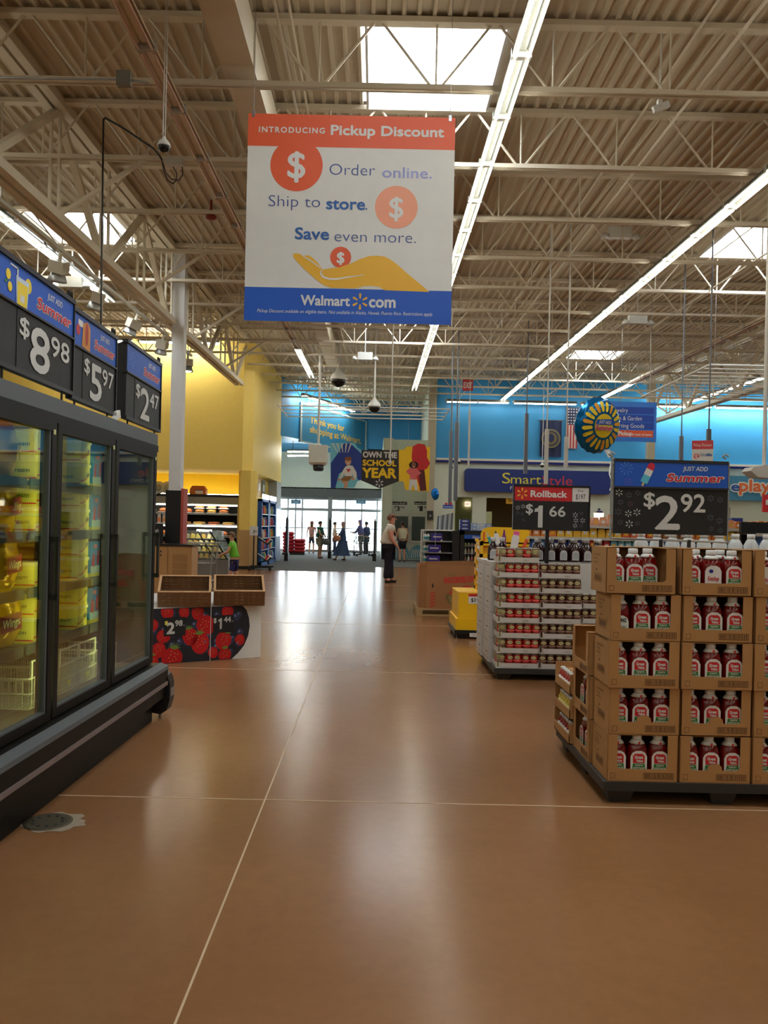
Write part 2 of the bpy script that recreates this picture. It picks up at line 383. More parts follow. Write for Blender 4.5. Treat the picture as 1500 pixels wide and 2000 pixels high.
# entrance wall with door opening
DX0, DX1 = -4.7, 0.22
mb = MB(); mb.box(-4.8, DX1, 39.3, 39.5, 3.05, 5.0, GREYW); mb.box(DX1, 2.4, 39.3, 39.5, 0, 5.0, GREYW); struct(mb.build('wall_entrance'))
mb = MB(); mb.box(DX1, 0.62, 33.0, 39.3, 0, 4.9, GREYW); struct(mb.build('wall_ice_side'))
mb = MB(); mb.box(0.62, 2.2, 33.5, 33.7, 0, 4.9, GREYW); struct(mb.build('wall_ice'))
mb = MB(); mb.box(2.05, 2.2, 31.0, 39.3, 0, 7.1, GREYW); struct(mb.build('wall_entry_right'))
# front wall of the tenant shops: grey below, blue above, with openings
OP = [(2.95, 3.62, 2.52), (4.15, 6.35, 2.52), (10.6, 13.4, 2.35)]
mb = MB(); z1 = 3.92; xs = 2.2
for a, b, h in OP: mb.box(xs, a, 31, 31.2, 0, z1, GREYW); mb.box(a, b, 31, 31.2, h, z1, GREYW); xs = b
mb.box(xs, 18, 31, 31.2, 0, z1, GREYW); struct(mb.build('wall_front'))
mb = MB(); mb.box(2.2, 18, 30.98, 31.2, z1, 7.1, BLUEW); struct(mb.build('wall_front_upper'))
mb = MB(); mb.box(2.2, 18, 30.84, 30.98, z1-0.02, z1+0.06, WHITE); mb.box(2.2, 18, 30.86, 30.98, z1-0.1, z1-0.02, NAVY); struct(mb.build('trim_5'))
PGRN = mat('pale green paint', (196, 206, 160), 0.6); WARM = mat('warm tan paint', (176, 160, 118), 0.6); DRED = mat('dark red paint', (92, 26, 30), 0.6)
mb = MB(); mb.box(2.3, 4.0, 33.0, 33.1, 0, 3.2, PGRN); mb.box(2.94, 3.0, 31.2, 33, 0, 3.2, PGRN); mb.box(3.9, 4.0, 31.2, 33.0, 0, 3.2, PGRN); struct(mb.build('wall_service_room'))
mb = MB(); mb.box(4.0, 6.6, 34.5, 34.6, 0, 3.2, WARM); struct(mb.build('wall_salon_back'))
mb = MB(); mb.box(6.5, 6.6, 31.2, 34.5, 0, 3.2, PGRN); struct(mb.build('wall_salon_right'))
mb = MB(); mb.box(4.15, 4.4, 31.25, 31.4, 0, 2.0, PGRN); struct(mb.build('wall_salon'))
mb = MB(); mb.box(10.2, 14, 33.5, 33.6, 0, 3.0, DRED); struct(mb.build('wall_toy_shop'))
mb = MB(); mb.box(2.2, 18, 31.2, 34.6, 3.2, 3.3, WHITE); struct(mb.build('trim_6'))
# seal behind
mb = MB(); mb.box(2.2, 18, 39.4, 39.6, 0, 8, GREYW); struct(mb.build('wall_far'))
# ================================================================== STRIP LIGHTS
TUBE_ON = mat('lit fluorescent tube', (255, 250, 232), 0.5, emit=TUBE_STRENGTH); TUBE_OFF = mat('unlit fluorescent tube', (205, 170, 152), 0.25)
REFL = mat('fixture reflector enamel', (104, 106, 102), 0.4); REFL_OFF = mat('unlit fixture enamel', (222, 206, 182), 0.5)
WASH_ON = mat('lit wall washer tube', (255, 250, 236), 0.5, emit=95.0)
def make_fixture(lit, nm='strip_light', L=2.34, hw=0.085, on=None):
    t = thing(nm, 'x', 'light')
    R_ = REFL if lit else REFL_OFF
    mb = MB(); mb.box(-0.035, 0.035, 0, L, 0.06, 0.12, R_)
    mb.prism([(-hw, 0, 0.03), (-0.035, 0, 0.09), (0.035, 0, 0.09), (hw, 0, 0.03), (hw, 0, 0.045), (0.035, 0, 0.105), (-0.035, 0, 0.105), (-hw, 0, 0.045)], (0, L, 0), R_)
    mb.build('reflector', t)
    n = max(1, round(L/1.17)); l = L/n
    for i in range(n):
        for s in (-0.06, 0.06):
            mb = MB(); mb.tube((s, i*l+0.035, 0.004), (s, (i+1)*l-0.035, 0.004), 0.013, (on or TUBE_ON) if lit else TUBE_OFF, 6); mb.build('tube', t)
        mb = MB(); mb.box(-0.09, 0.09, i*l-0.03, i*l+0.03, 0.01, 0.09, mat('lamp holder grey', (170, 168, 160), 0.5)); mb.build('lamp_holder', t)
    return t
FIX = {True: Proto(make_fixture(True)), False: Proto(make_fixture(False))}
def light_row(X, y0, y1, litfn, where, vis):
    y = y0; n = h = 0
    while y + 2.3 < y1:
        lit = litfn(y)
        if y + 1.2 > vis: lab = '%s strip light, %s from the near end, %s' % ('lit' if lit else 'unlit', nth(n), where); n += 1
        else: lab = '%s strip light above the viewer, %s' % (nth(h), where); h += 1
        o = FIX[lit].put((X, y, roof(y) - 0.72 - 0.135), 0.0, lab, 'strip lights of ' + where); o.rotation_euler = (0.02, 0, 0)
        y += 2.34
light_row(1.21, -2.0, 28.6, lambda y: True, 'row right of the banner', 6.0)
light_row(4.60, -2.0, 30.8, lambda y: True, 'second row right of the banner', 10.0)
light_row(-2.16, -2.0, 28.3, lambda y: y > 20.2, 'row left of the banner', 5.5)
light_row(-5.50, -2.0, 18.5, lambda y: True, 'row at the far left', 11.5)
light_row(8.00, -2.0, 30.8, lambda y: y > 24 or y < 8, 'third row right of the banner', 16.0)
light_row(11.37, 12.0, 30.8, lambda y: True, 'row at the far right', 22.0)
for X, nm in ((-5.5, 'far left'), (-2.16, 'left of the banner'), (1.21, 'right of the banner'), (4.6, 'second right of the banner'), (8.0, 'third right of the banner')):  # unseen lamp runs added behind the camera to light surfaces facing it
    o = make_fixture(True, 'added_light_run', 18.72); o.location = (X, -2.0-18.9, roof(-20.9)-0.855); o.rotation_euler = (0.02, 0, 0); tag(o, 'added lit strip light run unseen behind the viewer, row %s' % nm, 'light', 'added strip lights behind the viewer')
# wall-washing strips hung parallel to the walls (turned a quarter)
WALLFIX = Proto(make_fixture(True, 'wall_strip_light', 2.34, 0.07, WASH_ON)); WASH_DIM = mat('lit dim wall tube', (255, 250, 236), 0.5, emit=16.0); WALLDIM = Proto(make_fixture(True, 'wall_strip_light', 2.34, 0.07, WASH_DIM))
def wall_row(p, q, z, where, cnt, dim=0):
    p = Vector((p[0], p[1], z)); q = Vector((q[0], q[1], z)); d = (q-p); L = d.length; n = max(1, round(L/2.34)); ang = math.atan2(d.y, d.x) - PI/2
    for i in range(n):
        c = p + d*(i/n)
        (WALLDIM if i < dim else WALLFIX).put(c, ang, 'long lit tube light %s, %s from the left' % (where, nth(i)), 'wall lights ' + where)
wall_row((-9.6, 24.0), (-4.5, 24.0), 6.62, 'along the top of the yellow wall', 3)
wall_row((2.5, 30.4), (17.5, 30.4), 6.02, 'along the top of the right blue wall', 6, 3)
a = P(592, 775, 32.5); b = P(693, 789, 37.0); wall_row((a.x, a.y), (b.x, b.y), 6.45, 'above the slanting blue wall', 2)
a = P(700, 781, 38.6); wall_row((a.x, 38.6), (2.1, 38.6), a.z, 'on the blue wall over the entrance', 1)
for k, (py) in enumerate((882, 890)):
    a = P(562, py, 34+k*1.5); b = P(606, py, 34+k*1.5)
    t = thing('entry_light', '%s of two lit tubes hanging left over the entrance' % ('upper' if k == 0 else 'lower'), 'light', (a.x, a.y, a.z))
    mb = MB(); mb.tube(a, b, 0.03, WASH_ON, 6); mb.build('tube', t)
    mb = MB(); mb.box(a.x, b.x, a.y-0.04, a.y+0.04, a.z+0.03, a.z+0.09, REFL); mb.box(a.x+0.2, a.x+0.22, a.y, a.y+0.02, a.z+0.06, 4.8, REFL); mb.build('housing', t)

# ================================================================== THE BIG HANGING BANNER
BY = 7.0
def px_local(S, px, py): d = P(px, py, S.o.y) - S.o; return d.dot(S.U), d.dot(S.V)
# the banner hangs plumb: its own frame is upright
c0 = P(683, 428, BY); BW = 0.885; BH = 0.885
t = thing('hanging_banner', 'large square banner about pickup discounts hanging above the aisle', 'banner', (c0.x, BY, c0.z-BH))
mb = MB(); mb.box(c0.x-BW, c0.x+BW, BY, BY+0.012, c0.z-BH, c0.z+BH, BANNERW); mb.build('panel', t)
S = None
mb = MB(); S = Surf(mb, (c0.x-BW, BY, c0.z-BH), (1,0,0), (0,0,1)); K = 2*BW/1455.0   # crop pixel -> metres
def bx(x): return (x-14)*K
def by(y): return (1480-y)*K
S.rect(0, by(252), 2*BW, 2*BH, ORANGE, 0.001)
S.rect(0, 0, 2*BW, by(1243), BLUE, 0.001)
S.disc(bx(360), by(382), 184*K, ORANGE, 0.002, n=40)
S.disc(bx(1067), by(662), 150*K, PEACH, 0.002, n=40)
mb.build('colour_fields', t)
mb = MB(); S.mb = mb
S.text('INTRODUCING', bx(92), by(155), 40*K, PRINT_W, 0.003, 0.03, space=1.25, width=460*K)
S.text('Pickup Discount', bx(598), by(162), 70*K, PRINT_W, 0.003, 0.035, width=790*K)
S.text('$', bx(360), by(470), 190*K, PRINT_W, 0.004, 0.018, align='c')
S.text('$', bx(1067), by(735), 150*K, PRINT_W, 0.004, 0.018, align='c')
S.text('Order', bx(592), by(445), 84*K, TXTBLUE, 0.003, -0.012, width=320*K); S.text('online.', bx(965), by(455), 78*K, mat('faded violet print', (150, 158, 216), 0.5), 0.003, 0.01, width=345*K)
S.text('Ship to', bx(170), by(675), 84*K, TXTBLUE, 0.003, -0.012, width=362*K); S.text('store', bx(577), by(685), 84*K, TXTBLUE2, 0.003, 0.026, width=268*K); S.text('.', bx(850), by(685), 80*K, TXTBLUE, 0.003)
S.text('Save', bx(362), by(900), 84*K, TXTBLUE2, 0.003, 0.026, width=235*K); S.text('even more.', bx(638), by(912), 84*K, TXTBLUE, 0.003, -0.012, width=572*K)
S.text('Walmart', bx(412), by(1362), 72*K, PRINT_W, 0.003, 0.03, width=342*K); S.text('com', bx(892), by(1367), 84*K, PRINT_W, 0.003, 0.03, width=182*K)
S.spark(bx(827), by(1330), 57*K, SPARK, 0.003, 0.15)
S.text('Pickup Discount available on eligible items. Not available in Alaska, Hawaii, Puerto Rico. Restrictions apply.', bx(105), by(1420), 25*K, PRINT_W, 0.003, 0.0, 0.25, width=1235*K)
mb.build('lettering', t)
mb = MB(); S.mb = mb
hand = [(350,1005),(375,1000),(405,1008),(430,1030),(432,1016),(455,1013),(480,1024),(520,1060),(556,1103),(548,1120),(560,1112),(590,1105),(650,1096),(700,1085),(760,1062),(820,1032),(880,1010),(940,1005),(990,1010),(1030,1028),(1080,1062),(1160,1130),(1240,1192),(1312,1252),(1000,1247),(960,1225),(900,1218),(850,1222),(790,1238),(620,1238),(560,1215),(500,1170),(430,1110),(370,1050),(350,1025)]
S.poly([(bx(x), by(y)) for x, y in hand][::-1], GOLD, 0.002)
S.disc(bx(684), by(1022), 74*K, ORANGE, 0.0025, n=30); S.text('$', bx(684), by(1062), 78*K, PRINT_W, 0.004, 0.03, align='c')
hand2 = [(560,1112),(600,1108),(680,1092),(760,1062),(820,1032),(880,1010),(850,1140),(760,1150),(660,1170),(600,1165),(565,1145)]
S.poly([(bx(x), by(y)) for x, y in hand2][::-1], GOLD, 0.003)
crease = [(540,1130),(556,1112),(552,1135),(570,1158),(605,1170),(660,1170),(740,1156),(852,1140),(852,1143),(745,1164),(660,1182),(600,1182),(560,1168),(543,1148)]
S.poly([(bx(x), by(y)) for x, y in crease][::-1], PRINT_W, 0.0038)
S.poly([(bx(x), by(y)) for x, y in [(430,1030),(470,1055),(545,1104),(550,1100),(472,1046),(436,1024)]], PRINT_W, 0.0038)
mb.build('hand_picture', t)
mb = MB()
for s in (-0.84, 0.84): mb.tube((c0.x+s, BY, c0.z+BH-0.02), (c0.x+s, BY, roof(BY)-0.06), 0.003, METAL, 5); mb.box(c0.x+s-0.012, c0.x+s+0.012, BY-0.004, BY+0.016, c0.z+BH-0.03, c0.z+BH+0.02, METAL)
mb.build('hanging_wire', t)

# ================================================================== BACK-TO-SCHOOL HANGING SIGN (three flat panels)
SY = 19.0
SKYB = mat('print sky blue', (120, 205, 228), 0.5); DBL = mat('print deep blue', (34, 62, 150), 0.5); YL = mat('print yellow', (252, 205, 20), 0.5)
SKIN = mat('skin', (206, 152, 122), 0.55); SKIN2 = mat('brown skin', (140, 92, 66), 0.55); CORAL = mat('coral print', (226, 104, 104), 0.5); CHAR = mat('charcoal print', (44, 42, 44), 0.5)
t0 = P(742, 955, SY); t = thing('school_sign', 'three-panel hanging sign reading own the school year above the entrance aisle', 'sign', (t0.x, SY, t0.z))
def panel_px(nm, pts, m, y, parent):
    mb = MB(); mb.prism([P(a, b, y) for a, b in pts][::-1], (0, 0.02, 0), m); return mb.build(nm, parent)
def flat_px(mb, pts, m, y): mb.poly([P(a, b, y) for a, b in pts], m)
def ell_px(mb, cx, cy, rx, ry, m, y, n=20): flat_px(mb, [(cx+rx*math.cos(2*PI*k/n), cy-ry*math.sin(2*PI*k/n)) for k in range(n)], m, y)
def oriented(pts):
    A = sum(pts[i][0]*pts[(i+1) % len(pts)][1]-pts[(i+1) % len(pts)][0]*pts[i][1] for i in range(len(pts))); return pts if A > 0 else pts[::-1]
pl = panel_px('left_panel', [(645,865),(693,865),(698,874),(706,879),(706,937),(698,940),(692,953),(646,953)], SKYB, SY, t)
mb = MB(); y = SY-0.003
flat_px(mb, [(672,866),(684,866),(706,886),(706,937),(700,938),(692,925),(676,918),(662,925),(655,953),(646,953),(646,905),(660,885)], DBL, y)
for k in range(5): flat_px(mb, [(648+k*9, 866), (651+k*9, 866), (660+k*5, 884), (659+k*5, 884)], PRINT_W, y-0.002)
# a child in a pale shirt and brown shorts
flat_px(mb, [(674,912),(680,908),(689,910),(696,922),(697,932),(692,938),(690,930),(688,924),(688,930),(675,930),(672,926),(666,935),(661,937),(668,922)], PRINT_W, y-0.004)
flat_px(mb, [(674,930),(688,930),(683,939),(670,940),(665,936)], mat('print brown', (150, 106, 62), 0.6), y-0.004)
flat_px(mb, [(668,939),(680,940),(678,953),(671,953),(673,945),(666,942)], SKIN, y-0.004)
ell_px(mb, 680, 901, 6, 8, SKIN, y-0.004); ell_px(mb, 680, 896, 7, 4, mat('print hair', (136, 84, 48), 0.7), y-0.006)
ell_px(mb, 689.5, 935, 3, 3, SKIN, y-0.006); ell_px(mb, 662, 937, 2.5, 2.5, SKIN, y-0.006)
flat_px(mb, [(678,904),(683,904),(680.5,906.5)], PRINT_W, y-0.006); flat_px(mb, [(676,916),(685,916),(680.5,923)], RED, y-0.006)
mb.build('left_picture', pl)
pc = panel_px('centre_panel', [(705,879),(779,879),(779,940),(742,954),(705,938)], CHAR, SY+0.005, t)
mb = MB(); S = face_px(mb, SY+0.004, 709, 893); k = SY/1600
S.text('OWN THE', 0, 0, 11.5*k, PRINT_W, 0.003, 0.035, width=66*k); S.text('SCHOOL', 0, -16*k, 11.5*k, YL, 0.003, 0.04, width=65*k); S.text('YEAR', 0, -39*k, 19*k, YL, 0.003, 0.045, width=65*k)
S.spark(33*k, -50*k, 8*k, PRINT_W, 0.003, 0.16); mb.build('lettering', pc)
pr = panel_px('right_panel', [(779,879),(789,878),(795,872),(840,873),(838,960),(792,957),(788,940),(779,940)], YL, SY, t)
mb = MB(); y = SY-0.003
flat_px(mb, [(806,872),(816,866),(830,868),(834,880),(834,893),(840,905),(834,915),(828,918),(832,958),(822,959),(816,940),(806,905),(804,892)], mat('print scarlet', (208, 36, 40), 0.5), y)
flat_px(mb, [(818,918),(829,918),(833,958),(820,958)], mat('print maroon', (92, 30, 32), 0.5), y-0.002)
flat_px(mb, [(800,914),(812,914),(823,924),(814,930),(814,937),(800,936),(801,929),(793,921)], CORAL, y-0.004)
flat_px(mb, [(800,936),(814,937),(816,957),(810,957),(807,946),(803,957),(798,957)], PRINT_W, y-0.004)
ell_px(mb, 808, 908, 9, 7, mat('print dark hair', (52, 36, 30), 0.8), y-0.004); ell_px(mb, 808, 908, 4.5, 6, SKIN2, y-0.006)
flat_px(mb, [(806,911),(810.5,911),(808,913)], PRINT_W, y-0.008)
mb.build('right_picture', pr)
mb = MB()
for px, py in ((690, 866), (797, 873)): a = P(px, py, SY); mb.tube(a, (a.x, SY, roof(SY)-0.005), 0.003, METAL, 4)
mb.build('hanging_wire', t)

# ================================================================== CAMERAS, RODS, BOXES HUNG FROM THE ROOF
LGREY = mat('light grey plastic', (206, 206, 200), 0.45); DOME = mat('smoked dome', (20, 20, 22), 0.12)
def dome(px, py, Y, rpx, label, top=None, twin=False):
    c = P(px, py, Y); r = rpx*Y/1600; zt = roof(Y)-0.005 if top is None else P(px, top, Y).z
    t = thing('dome_camera', label, 'security camera', (c.x, Y, c.z-r))
    mb = MB(); mb.lathe([(r*0.18, r*1.5), (r*0.35, r*1.1), (r*0.8, r*0.65), (r*1.02, r*0.15), (r*1.02, -0.02*r)], LGREY, 16, (c.x, Y, c.z)); mb.build('housing', t)
    mb = MB(); mb.lathe([(r*0.92*math.cos(a), -r*0.92*math.sin(a)) for a in [i*PI/2/6*0.98 for i in range(7)]], DOME, 16, (c.x, Y, c.z)); mb.build('dome', t)
    mb = MB()
    if twin:
        for s in (-r*0.16, r*0.16): mb.tube((c.x+s, Y, c.z+r*1.3), (c.x+s, Y, roof(Y)-0.02), r*0.09, LGREY, 6)
    else: mb.tube((c.x, Y, c.z+r*1.2), (c.x, Y, zt), max(0.012, r*0.14), LGREY, 8)
    mb.build('drop_rod', t)
    return t
dome(320, 286, 7.3, 13, 'small dome camera on a thin twin rod left of the banner', twin=True)
dome(661, 742, 24.5, 16, 'big dome camera hanging behind the bottom of the banner')
dome(731, 795, 22.8, 12.5, 'white and black dome camera on a rod above the school sign')
dome(881, 912, 28.0, 4.5, 'tiny dome camera left of the dark blue shop sign, lower one')
dome(895, 902, 29.0, 4.5, 'tiny dome camera left of the dark blue shop sign, upper one')
dome(1059, 909, 28.0, 4.5, 'tiny dome camera above the middle of the dark blue shop sign')
# white rod with ball end
a = P(762, 903, 20.0); t = thing('ball_ended_rod', 'thin bright white rod with a ball end crossing the school sign', 'rod', (a.x, 18.5, 1.5+(a.z-1.5)*18.5/20))
a = P(762, 903, 18.5); mb = MB(); mb.tube(a, (a.x, 18.5, roof(18.5)-0.005), 0.018, WHITE, 8); mb.build('rod', t)
mb = MB(); mb.ell((a.x, 18.5, a.z), 0.045, 0.045, 0.045, WHITE); mb.build('ball', t)
# scanner box on a pole
a = P(621, 908, 23.0); k = 23/1600
t = thing('projector_box', 'cream box with a dark lens underneath on a ceiling pole', 'projector', (a.x, 23.0, a.z))
mb = MB(); CR = mat('cream enamel', (208, 205, 190), 0.45)
mb.box(a.x-18*k, a.x+18*k, 22.8, 23.3, a.z+4*k, a.z+38*k, CR); mb.prism([(a.x-18*k, 22.8, a.z+4*k), (a.x+18*k, 22.8, a.z+4*k), (a.x+15*k, 22.85, a.z), (a.x-15*k, 22.85, a.z)], (0, 0.4, 0), CR); mb.build('case', t)
mb = MB(); mb.lathe([(11*k, 0), (10*k, -10*k), (8*k, -12*k)], DARKMETAL, 14, (a.x+1*k, 23.0, a.z)); mb.build('lens', t)
mb = MB(); mb.tube((a.x, 23, a.z+36*k), (a.x, 23, roof(23)-0.005), 0.035, LGREY, 8); mb.lathe([(0.08, 0), (0.08, 0.06)], LGREY, 10, (a.x, 23, a.z+37*k)); mb.build('pole', t)
# emergency lights with twin heads
def emergency(px, py, Y, label, s=1.0):
    a = P(px, py, Y); t = thing('emergency_light', label, 'light', (a.x, Y, a.z))
    mb = MB(); mb.box(a.x-0.19*s, a.x+0.19*s, Y-0.06, Y+0.06, a.z, a.z+0.19*s, LGREY); mb.build('case', t)
    for q in (-1, 1):
        mb = MB(); mb.lathe([(0.03, 0.06), (0.07, 0.0), (0.075, -0.03)], LGREY, 10, (a.x+q*0.27*s, Y-0.04, a.z+0.02)); mb.bar((a.x+q*0.18*s, Y, a.z+0.05), (a.x+q*0.28*s, Y, a.z+0.07), 0.02, 0.02, LGREY); mb.build('lamp_head', t)
    mb = MB(); mb.box(a.x-0.01, a.x+0.01, Y-0.01, Y+0.01, a.z+0.18*s, roof(Y)-0.005, LGREY); mb.build('hanger', t)
emergency(1211, 466, 13.75, 'twin-headed emergency light on the roof near the right')
emergency(1245, 633, 17.4, 'smaller twin-headed emergency light above the department sign')
emergency(713, 703, 20.9, 'twin-headed emergency light above the entrance aisle')
emergency(140, 562, 14.5, 'twin-headed emergency light behind the left price signs')
# exit sign
a = P(914, 752, 27.0); k = 27/1600
t = thing('exit_sign', 'red and white exit sign hanging above the blue wall', 'sign', (a.x, 27, a.z))
mb = MB(); mb.box(a.x-10*k, a.x+10*k, 27, 27.06, a.z-11*k, a.z+11*k, mat('exit red', (196, 52, 56), 0.5)); mb.build('panel', t)
mb = MB(); S = Surf(mb, (a.x, 27, a.z-6*k), (1,0,0), (0,0,1)); S.text('EXIT', 0, 0, 12*k, PRINT_W, 0.004, 0.02, align='c', width=16*k); mb.build('lettering', t)
mb = MB(); mb.tube((a.x, 27.03, a.z+10*k), (a.x, 27.03, roof(27)-0.005), 0.012, METAL, 5); mb.build('hanger', t)
# sprayed bell-shaped sensor, junction box, cable
a = P(412, 424, 11.9); t = thing('fire_bell', 'small red ceiling alarm hanging left of the banner', 'alarm', (a.x, a.y, a.z))
mb = MB(); mb.lathe([(0.015, 0.25), (0.02, 0.09), (0.05, 0.05), (0.085, 0.0), (0.08, -0.02), (0.03, -0.045)], mat('dull red', (140, 52, 42), 0.45), 12, a); mb.build('bell', t)
mb = MB(); mb.tube((a.x, a.y, a.z+0.24), (a.x, a.y, roof(a.y)-0.005), 0.008, STEEL, 5); mb.build('hanger', t)
a = P(243, 155, 7.6); t = thing('junction_box', 'square grey junction box on a conduit high on the left', 'box', (a.x, a.y, a.z))
BOXG = mat('grey box', (120, 118, 108), 0.5)
mb = MB(); mb.box(a.x-0.065, a.x+0.065, a.y-0.04, a.y+0.03, a.z-0.065, a.z+0.065, BOXG); mb.box(a.x-0.055, a.x+0.055, a.y-0.047, a.y-0.04, a.z-0.055, a.z+0.055, BOXG); mb.build('case', t)
mb = MB(); mb.tube(P(0, 152, 7.6), (a.x, a.y, a.z), 0.01, METAL, 6); mb.tube((a.x, a.y, a.z), P(290, 162, 7.6), 0.01, METAL, 6); mb.build('conduit', t)
a = P(340, 318, 9.9); t = thing('receiver_box', 'small light box with looping black cables left of the banner', 'box', (a.x, a.y, a.z))
mb = MB(); k = 9.9/1600; mb.box(a.x-18*k, a.x+18*k, a.y-0.05, a.y+0.05, a.z-6*k, a.z+7*k, LGREY); mb.build('case', t)
CABLE = mat('black cable', (35, 32, 32), 0.5)
mb = MB(); mb.path([P(316, 312, 9.9), P(320, 335, 9.9), P(327, 352, 9.9), P(338, 359, 9.9), P(344, 352, 9.9), P(345, 338, 9.9), P(338, 326, 9.9)], 0.007, CABLE)
mb.path([P(318, 318, 9.9), P(324, 338, 9.9), P(335, 350, 9.9), P(350, 352, 9.9), P(357, 340, 9.9), P(356, 326, 9.9)], 0.007, CABLE); mb.path([P(201, 236, 9.9), P(205, 230, 9.9), P(240, 250, 9.9), P(300, 290, 9.9), P(312, 305, 9.9), P(316, 312, 9.9)], 0.012, CABLE); mb.build('cable', t)
a = P(200, 500, 9.9); t = thing('black_drop_rod', 'black vertical rod dropping from the cable to the track light', 'rod', (a.x, a.y, P(196, 640, 9.9).z))
mb = MB(); mb.tube(P(202, 234, 9.9), P(197, 640, 9.9), 0.012, CABLE, 6); mb.build('rod', t)
# antenna-like white device on a thin rod at the top right
a = P(1290, 205, 8.3); t = thing('access_point', 'small white device with two arms on a thin rod at top right', 'antenna', (a.x, a.y, a.z))
mb = MB(); k = 8.3/1600; mb.bar((a.x-14*k, a.y, a.z-10*k), (a.x+16*k, a.y, a.z+2*k), 0.05, 0.06, LGREY); mb.box(a.x-6*k, a.x+2*k, a.y-.03, a.y+.03, a.z-4*k, a.z+10*k, LGREY); mb.build('body', t)
mb = MB(); mb.tube((a.x-1*k, a.y, a.z+8*k), (a.x-1*k, a.y, roof(a.y)-0.03), 0.008, LGREY, 6); mb.ell((a.x-1*k, a.y, a.z+66*k), 0.02, 0.02, 0.02, LGREY); mb.build('rod', t)

# ================================================================== TRACK LIGHTS
TZ = 3.62; TX = -4.67
t = thing('light_track', 'white lighting track sloping away above the yellow wall', 'track', (TX, 11.4, 1.5+TZ))
TRK = mat('track white', (196, 196, 190), 0.4)
def tz(y): return 1.5 + TZ + 0.02*y
mb = MB(); mb.bar((TX, 9.6, tz(9.6)), (TX, 20.3, tz(20.3)), 0.05, 0.05, TRK); mb.build('rail', t)
mb = MB()
for y in (10.0, 13.7, 17.3, 20.2): mb.tube((TX, y, tz(y)), (TX, y, roof(y)-0.005), 0.008, TRK, 5)
mb.build('rail_hanger', t)
LAMP = mat('lit spot lamp', (255, 250, 225), 0.5, emit=14)
def make_spot():
    t = thing('track_light', 'x', 'spotlight')
    mb = MB(); mb.box(-0.11, 0.11, -0.12, 0.12, -0.30, -0.13, CR); mb.build('gear_box', t)
    mb = MB(); mb.tube((0, 0, 0), (0, 0, -0.14), 0.03, CR, 8); mb.build('stem', t)
    mb = MB(); mb.lathe([(0.09, -0.29), (0.13, -0.40), (0.135, -0.43), (0.12, -0.42)], GALV, 14); h = mb.build('lamp_shade', t)
    mb = MB(); mb.lathe([(0.11, -0.415), (0.06, -0.43)], LAMP, 14); mb.build('lamp', t)
    return t
spot = Proto(make_spot())
for i, px in enumerate((120, 202, 274, 325, 373)):
    Y = -TX*1600/(735-px+13)
    spot.put((TX, Y, tz(Y)-0.03), 0.4*(i % 3), '%s track spotlight from the left above the yellow wall' % nth(i), 'track spotlights', tilt=(0.35 if i < 4 else 0.0, 0.25 if i < 4 else 0.0))

# ================================================================== WIRE FRAMES HANGING OVER THE DEPARTMENTS
def wire_frame(label, X0, X1, Y0, Y1, z, n):
    t = thing('hanging_wire_frame', label, 'frame', ((X0+X1)/2, (Y0+Y1)/2, z))
    for s in (Y0, Y1):
        mb = MB(); mb.tube((X0, s, z), (X1, s, z), 0.02, WHITE, 6); mb.build('rail', t)
    for s in (X0, X1):
        mb = MB(); mb.tube((s, Y0, z), (s, Y1, z), 0.02, WHITE, 6); mb.build('rail', t)
    for i in range(1, n):
        mb = MB(); y = Y0 + (Y1-Y0)*i/n; mb.tube((X0, y, z), (X1, y, z), 0.014, WHITE, 5); mb.build('crossbar', t)
    for x in (X0+0.1, X1-0.1):
        mb = MB(); mb.tube((x, Y0, z), (x, Y0, roof(Y0)-0.005), 0.005, METAL, 4); mb.build('hanger', t)
wire_frame('white ladder-like wire frame hanging at the right under the roof', 6.6, 10.6, 16.4, 20.6, 4.8, 10)
a = P(530, 800, 25); b = P(878, 808, 25)
wire_frame('long white wire frame hanging across the entrance aisle', a.x+0.2, b.x, 25.0, 27.6, 5.0, 3)

# ================================================================== TELESCOPIC SIGN POLES
GP = mat('grey pole', (104, 108, 116), 0.45, 0.2)
def sign_pole(label, px, y0, ymid, y1, Y, dark=True, w=0.045):
    a = P(px, y0, Y); b = P(px, ymid, Y); c = P(px, y1, Y)
    t = thing('hanging_sign_pole', label, 'pole', (c.x, Y, c.z)); m = GP if dark else LGREY
    zt = roof(Y)-0.005
    mb = MB(); mb.tube((c.x, Y, b.z), (c.x, Y, zt), w*0.4, m, 6); mb.build('upper_rod', t)
    mb = MB(); mb.box(c.x-w, c.x+w, Y-w, Y+w, c.z, b.z, m); mb.build('lower_sleeve', t)
for args in (('dark grey pole hanging just right of the entrance column, left one', 878, 748, 842, 990, 22, True),
             ('dark grey pole hanging just right of the entrance column, right one', 889, 728, 825, 978, 22, True, 0.05),
             ('thin pale pole hanging above the dark blue shop sign', 915, 790, 800, 910, 27, False, 0.03),
             ('long dark pole hanging in front of the dark blue shop sign', 1026, 705, 808, 925, 21, True),
             ('white pole hanging over the red price sign', 1066, 760, 838, 945, 14, False, 0.03),
             ('white pole hanging behind the foil balloon', 1105, 770, 853, 915, 14, False, 0.03),
             ('thin dark pole above the large price sign', 1330, 780, 852, 900, 16, True, 0.032),
             ('dark pole holding the small red and white banner', 1384, 760, 838, 862, 14, True, 0.032)):
    sign_pole(*args)

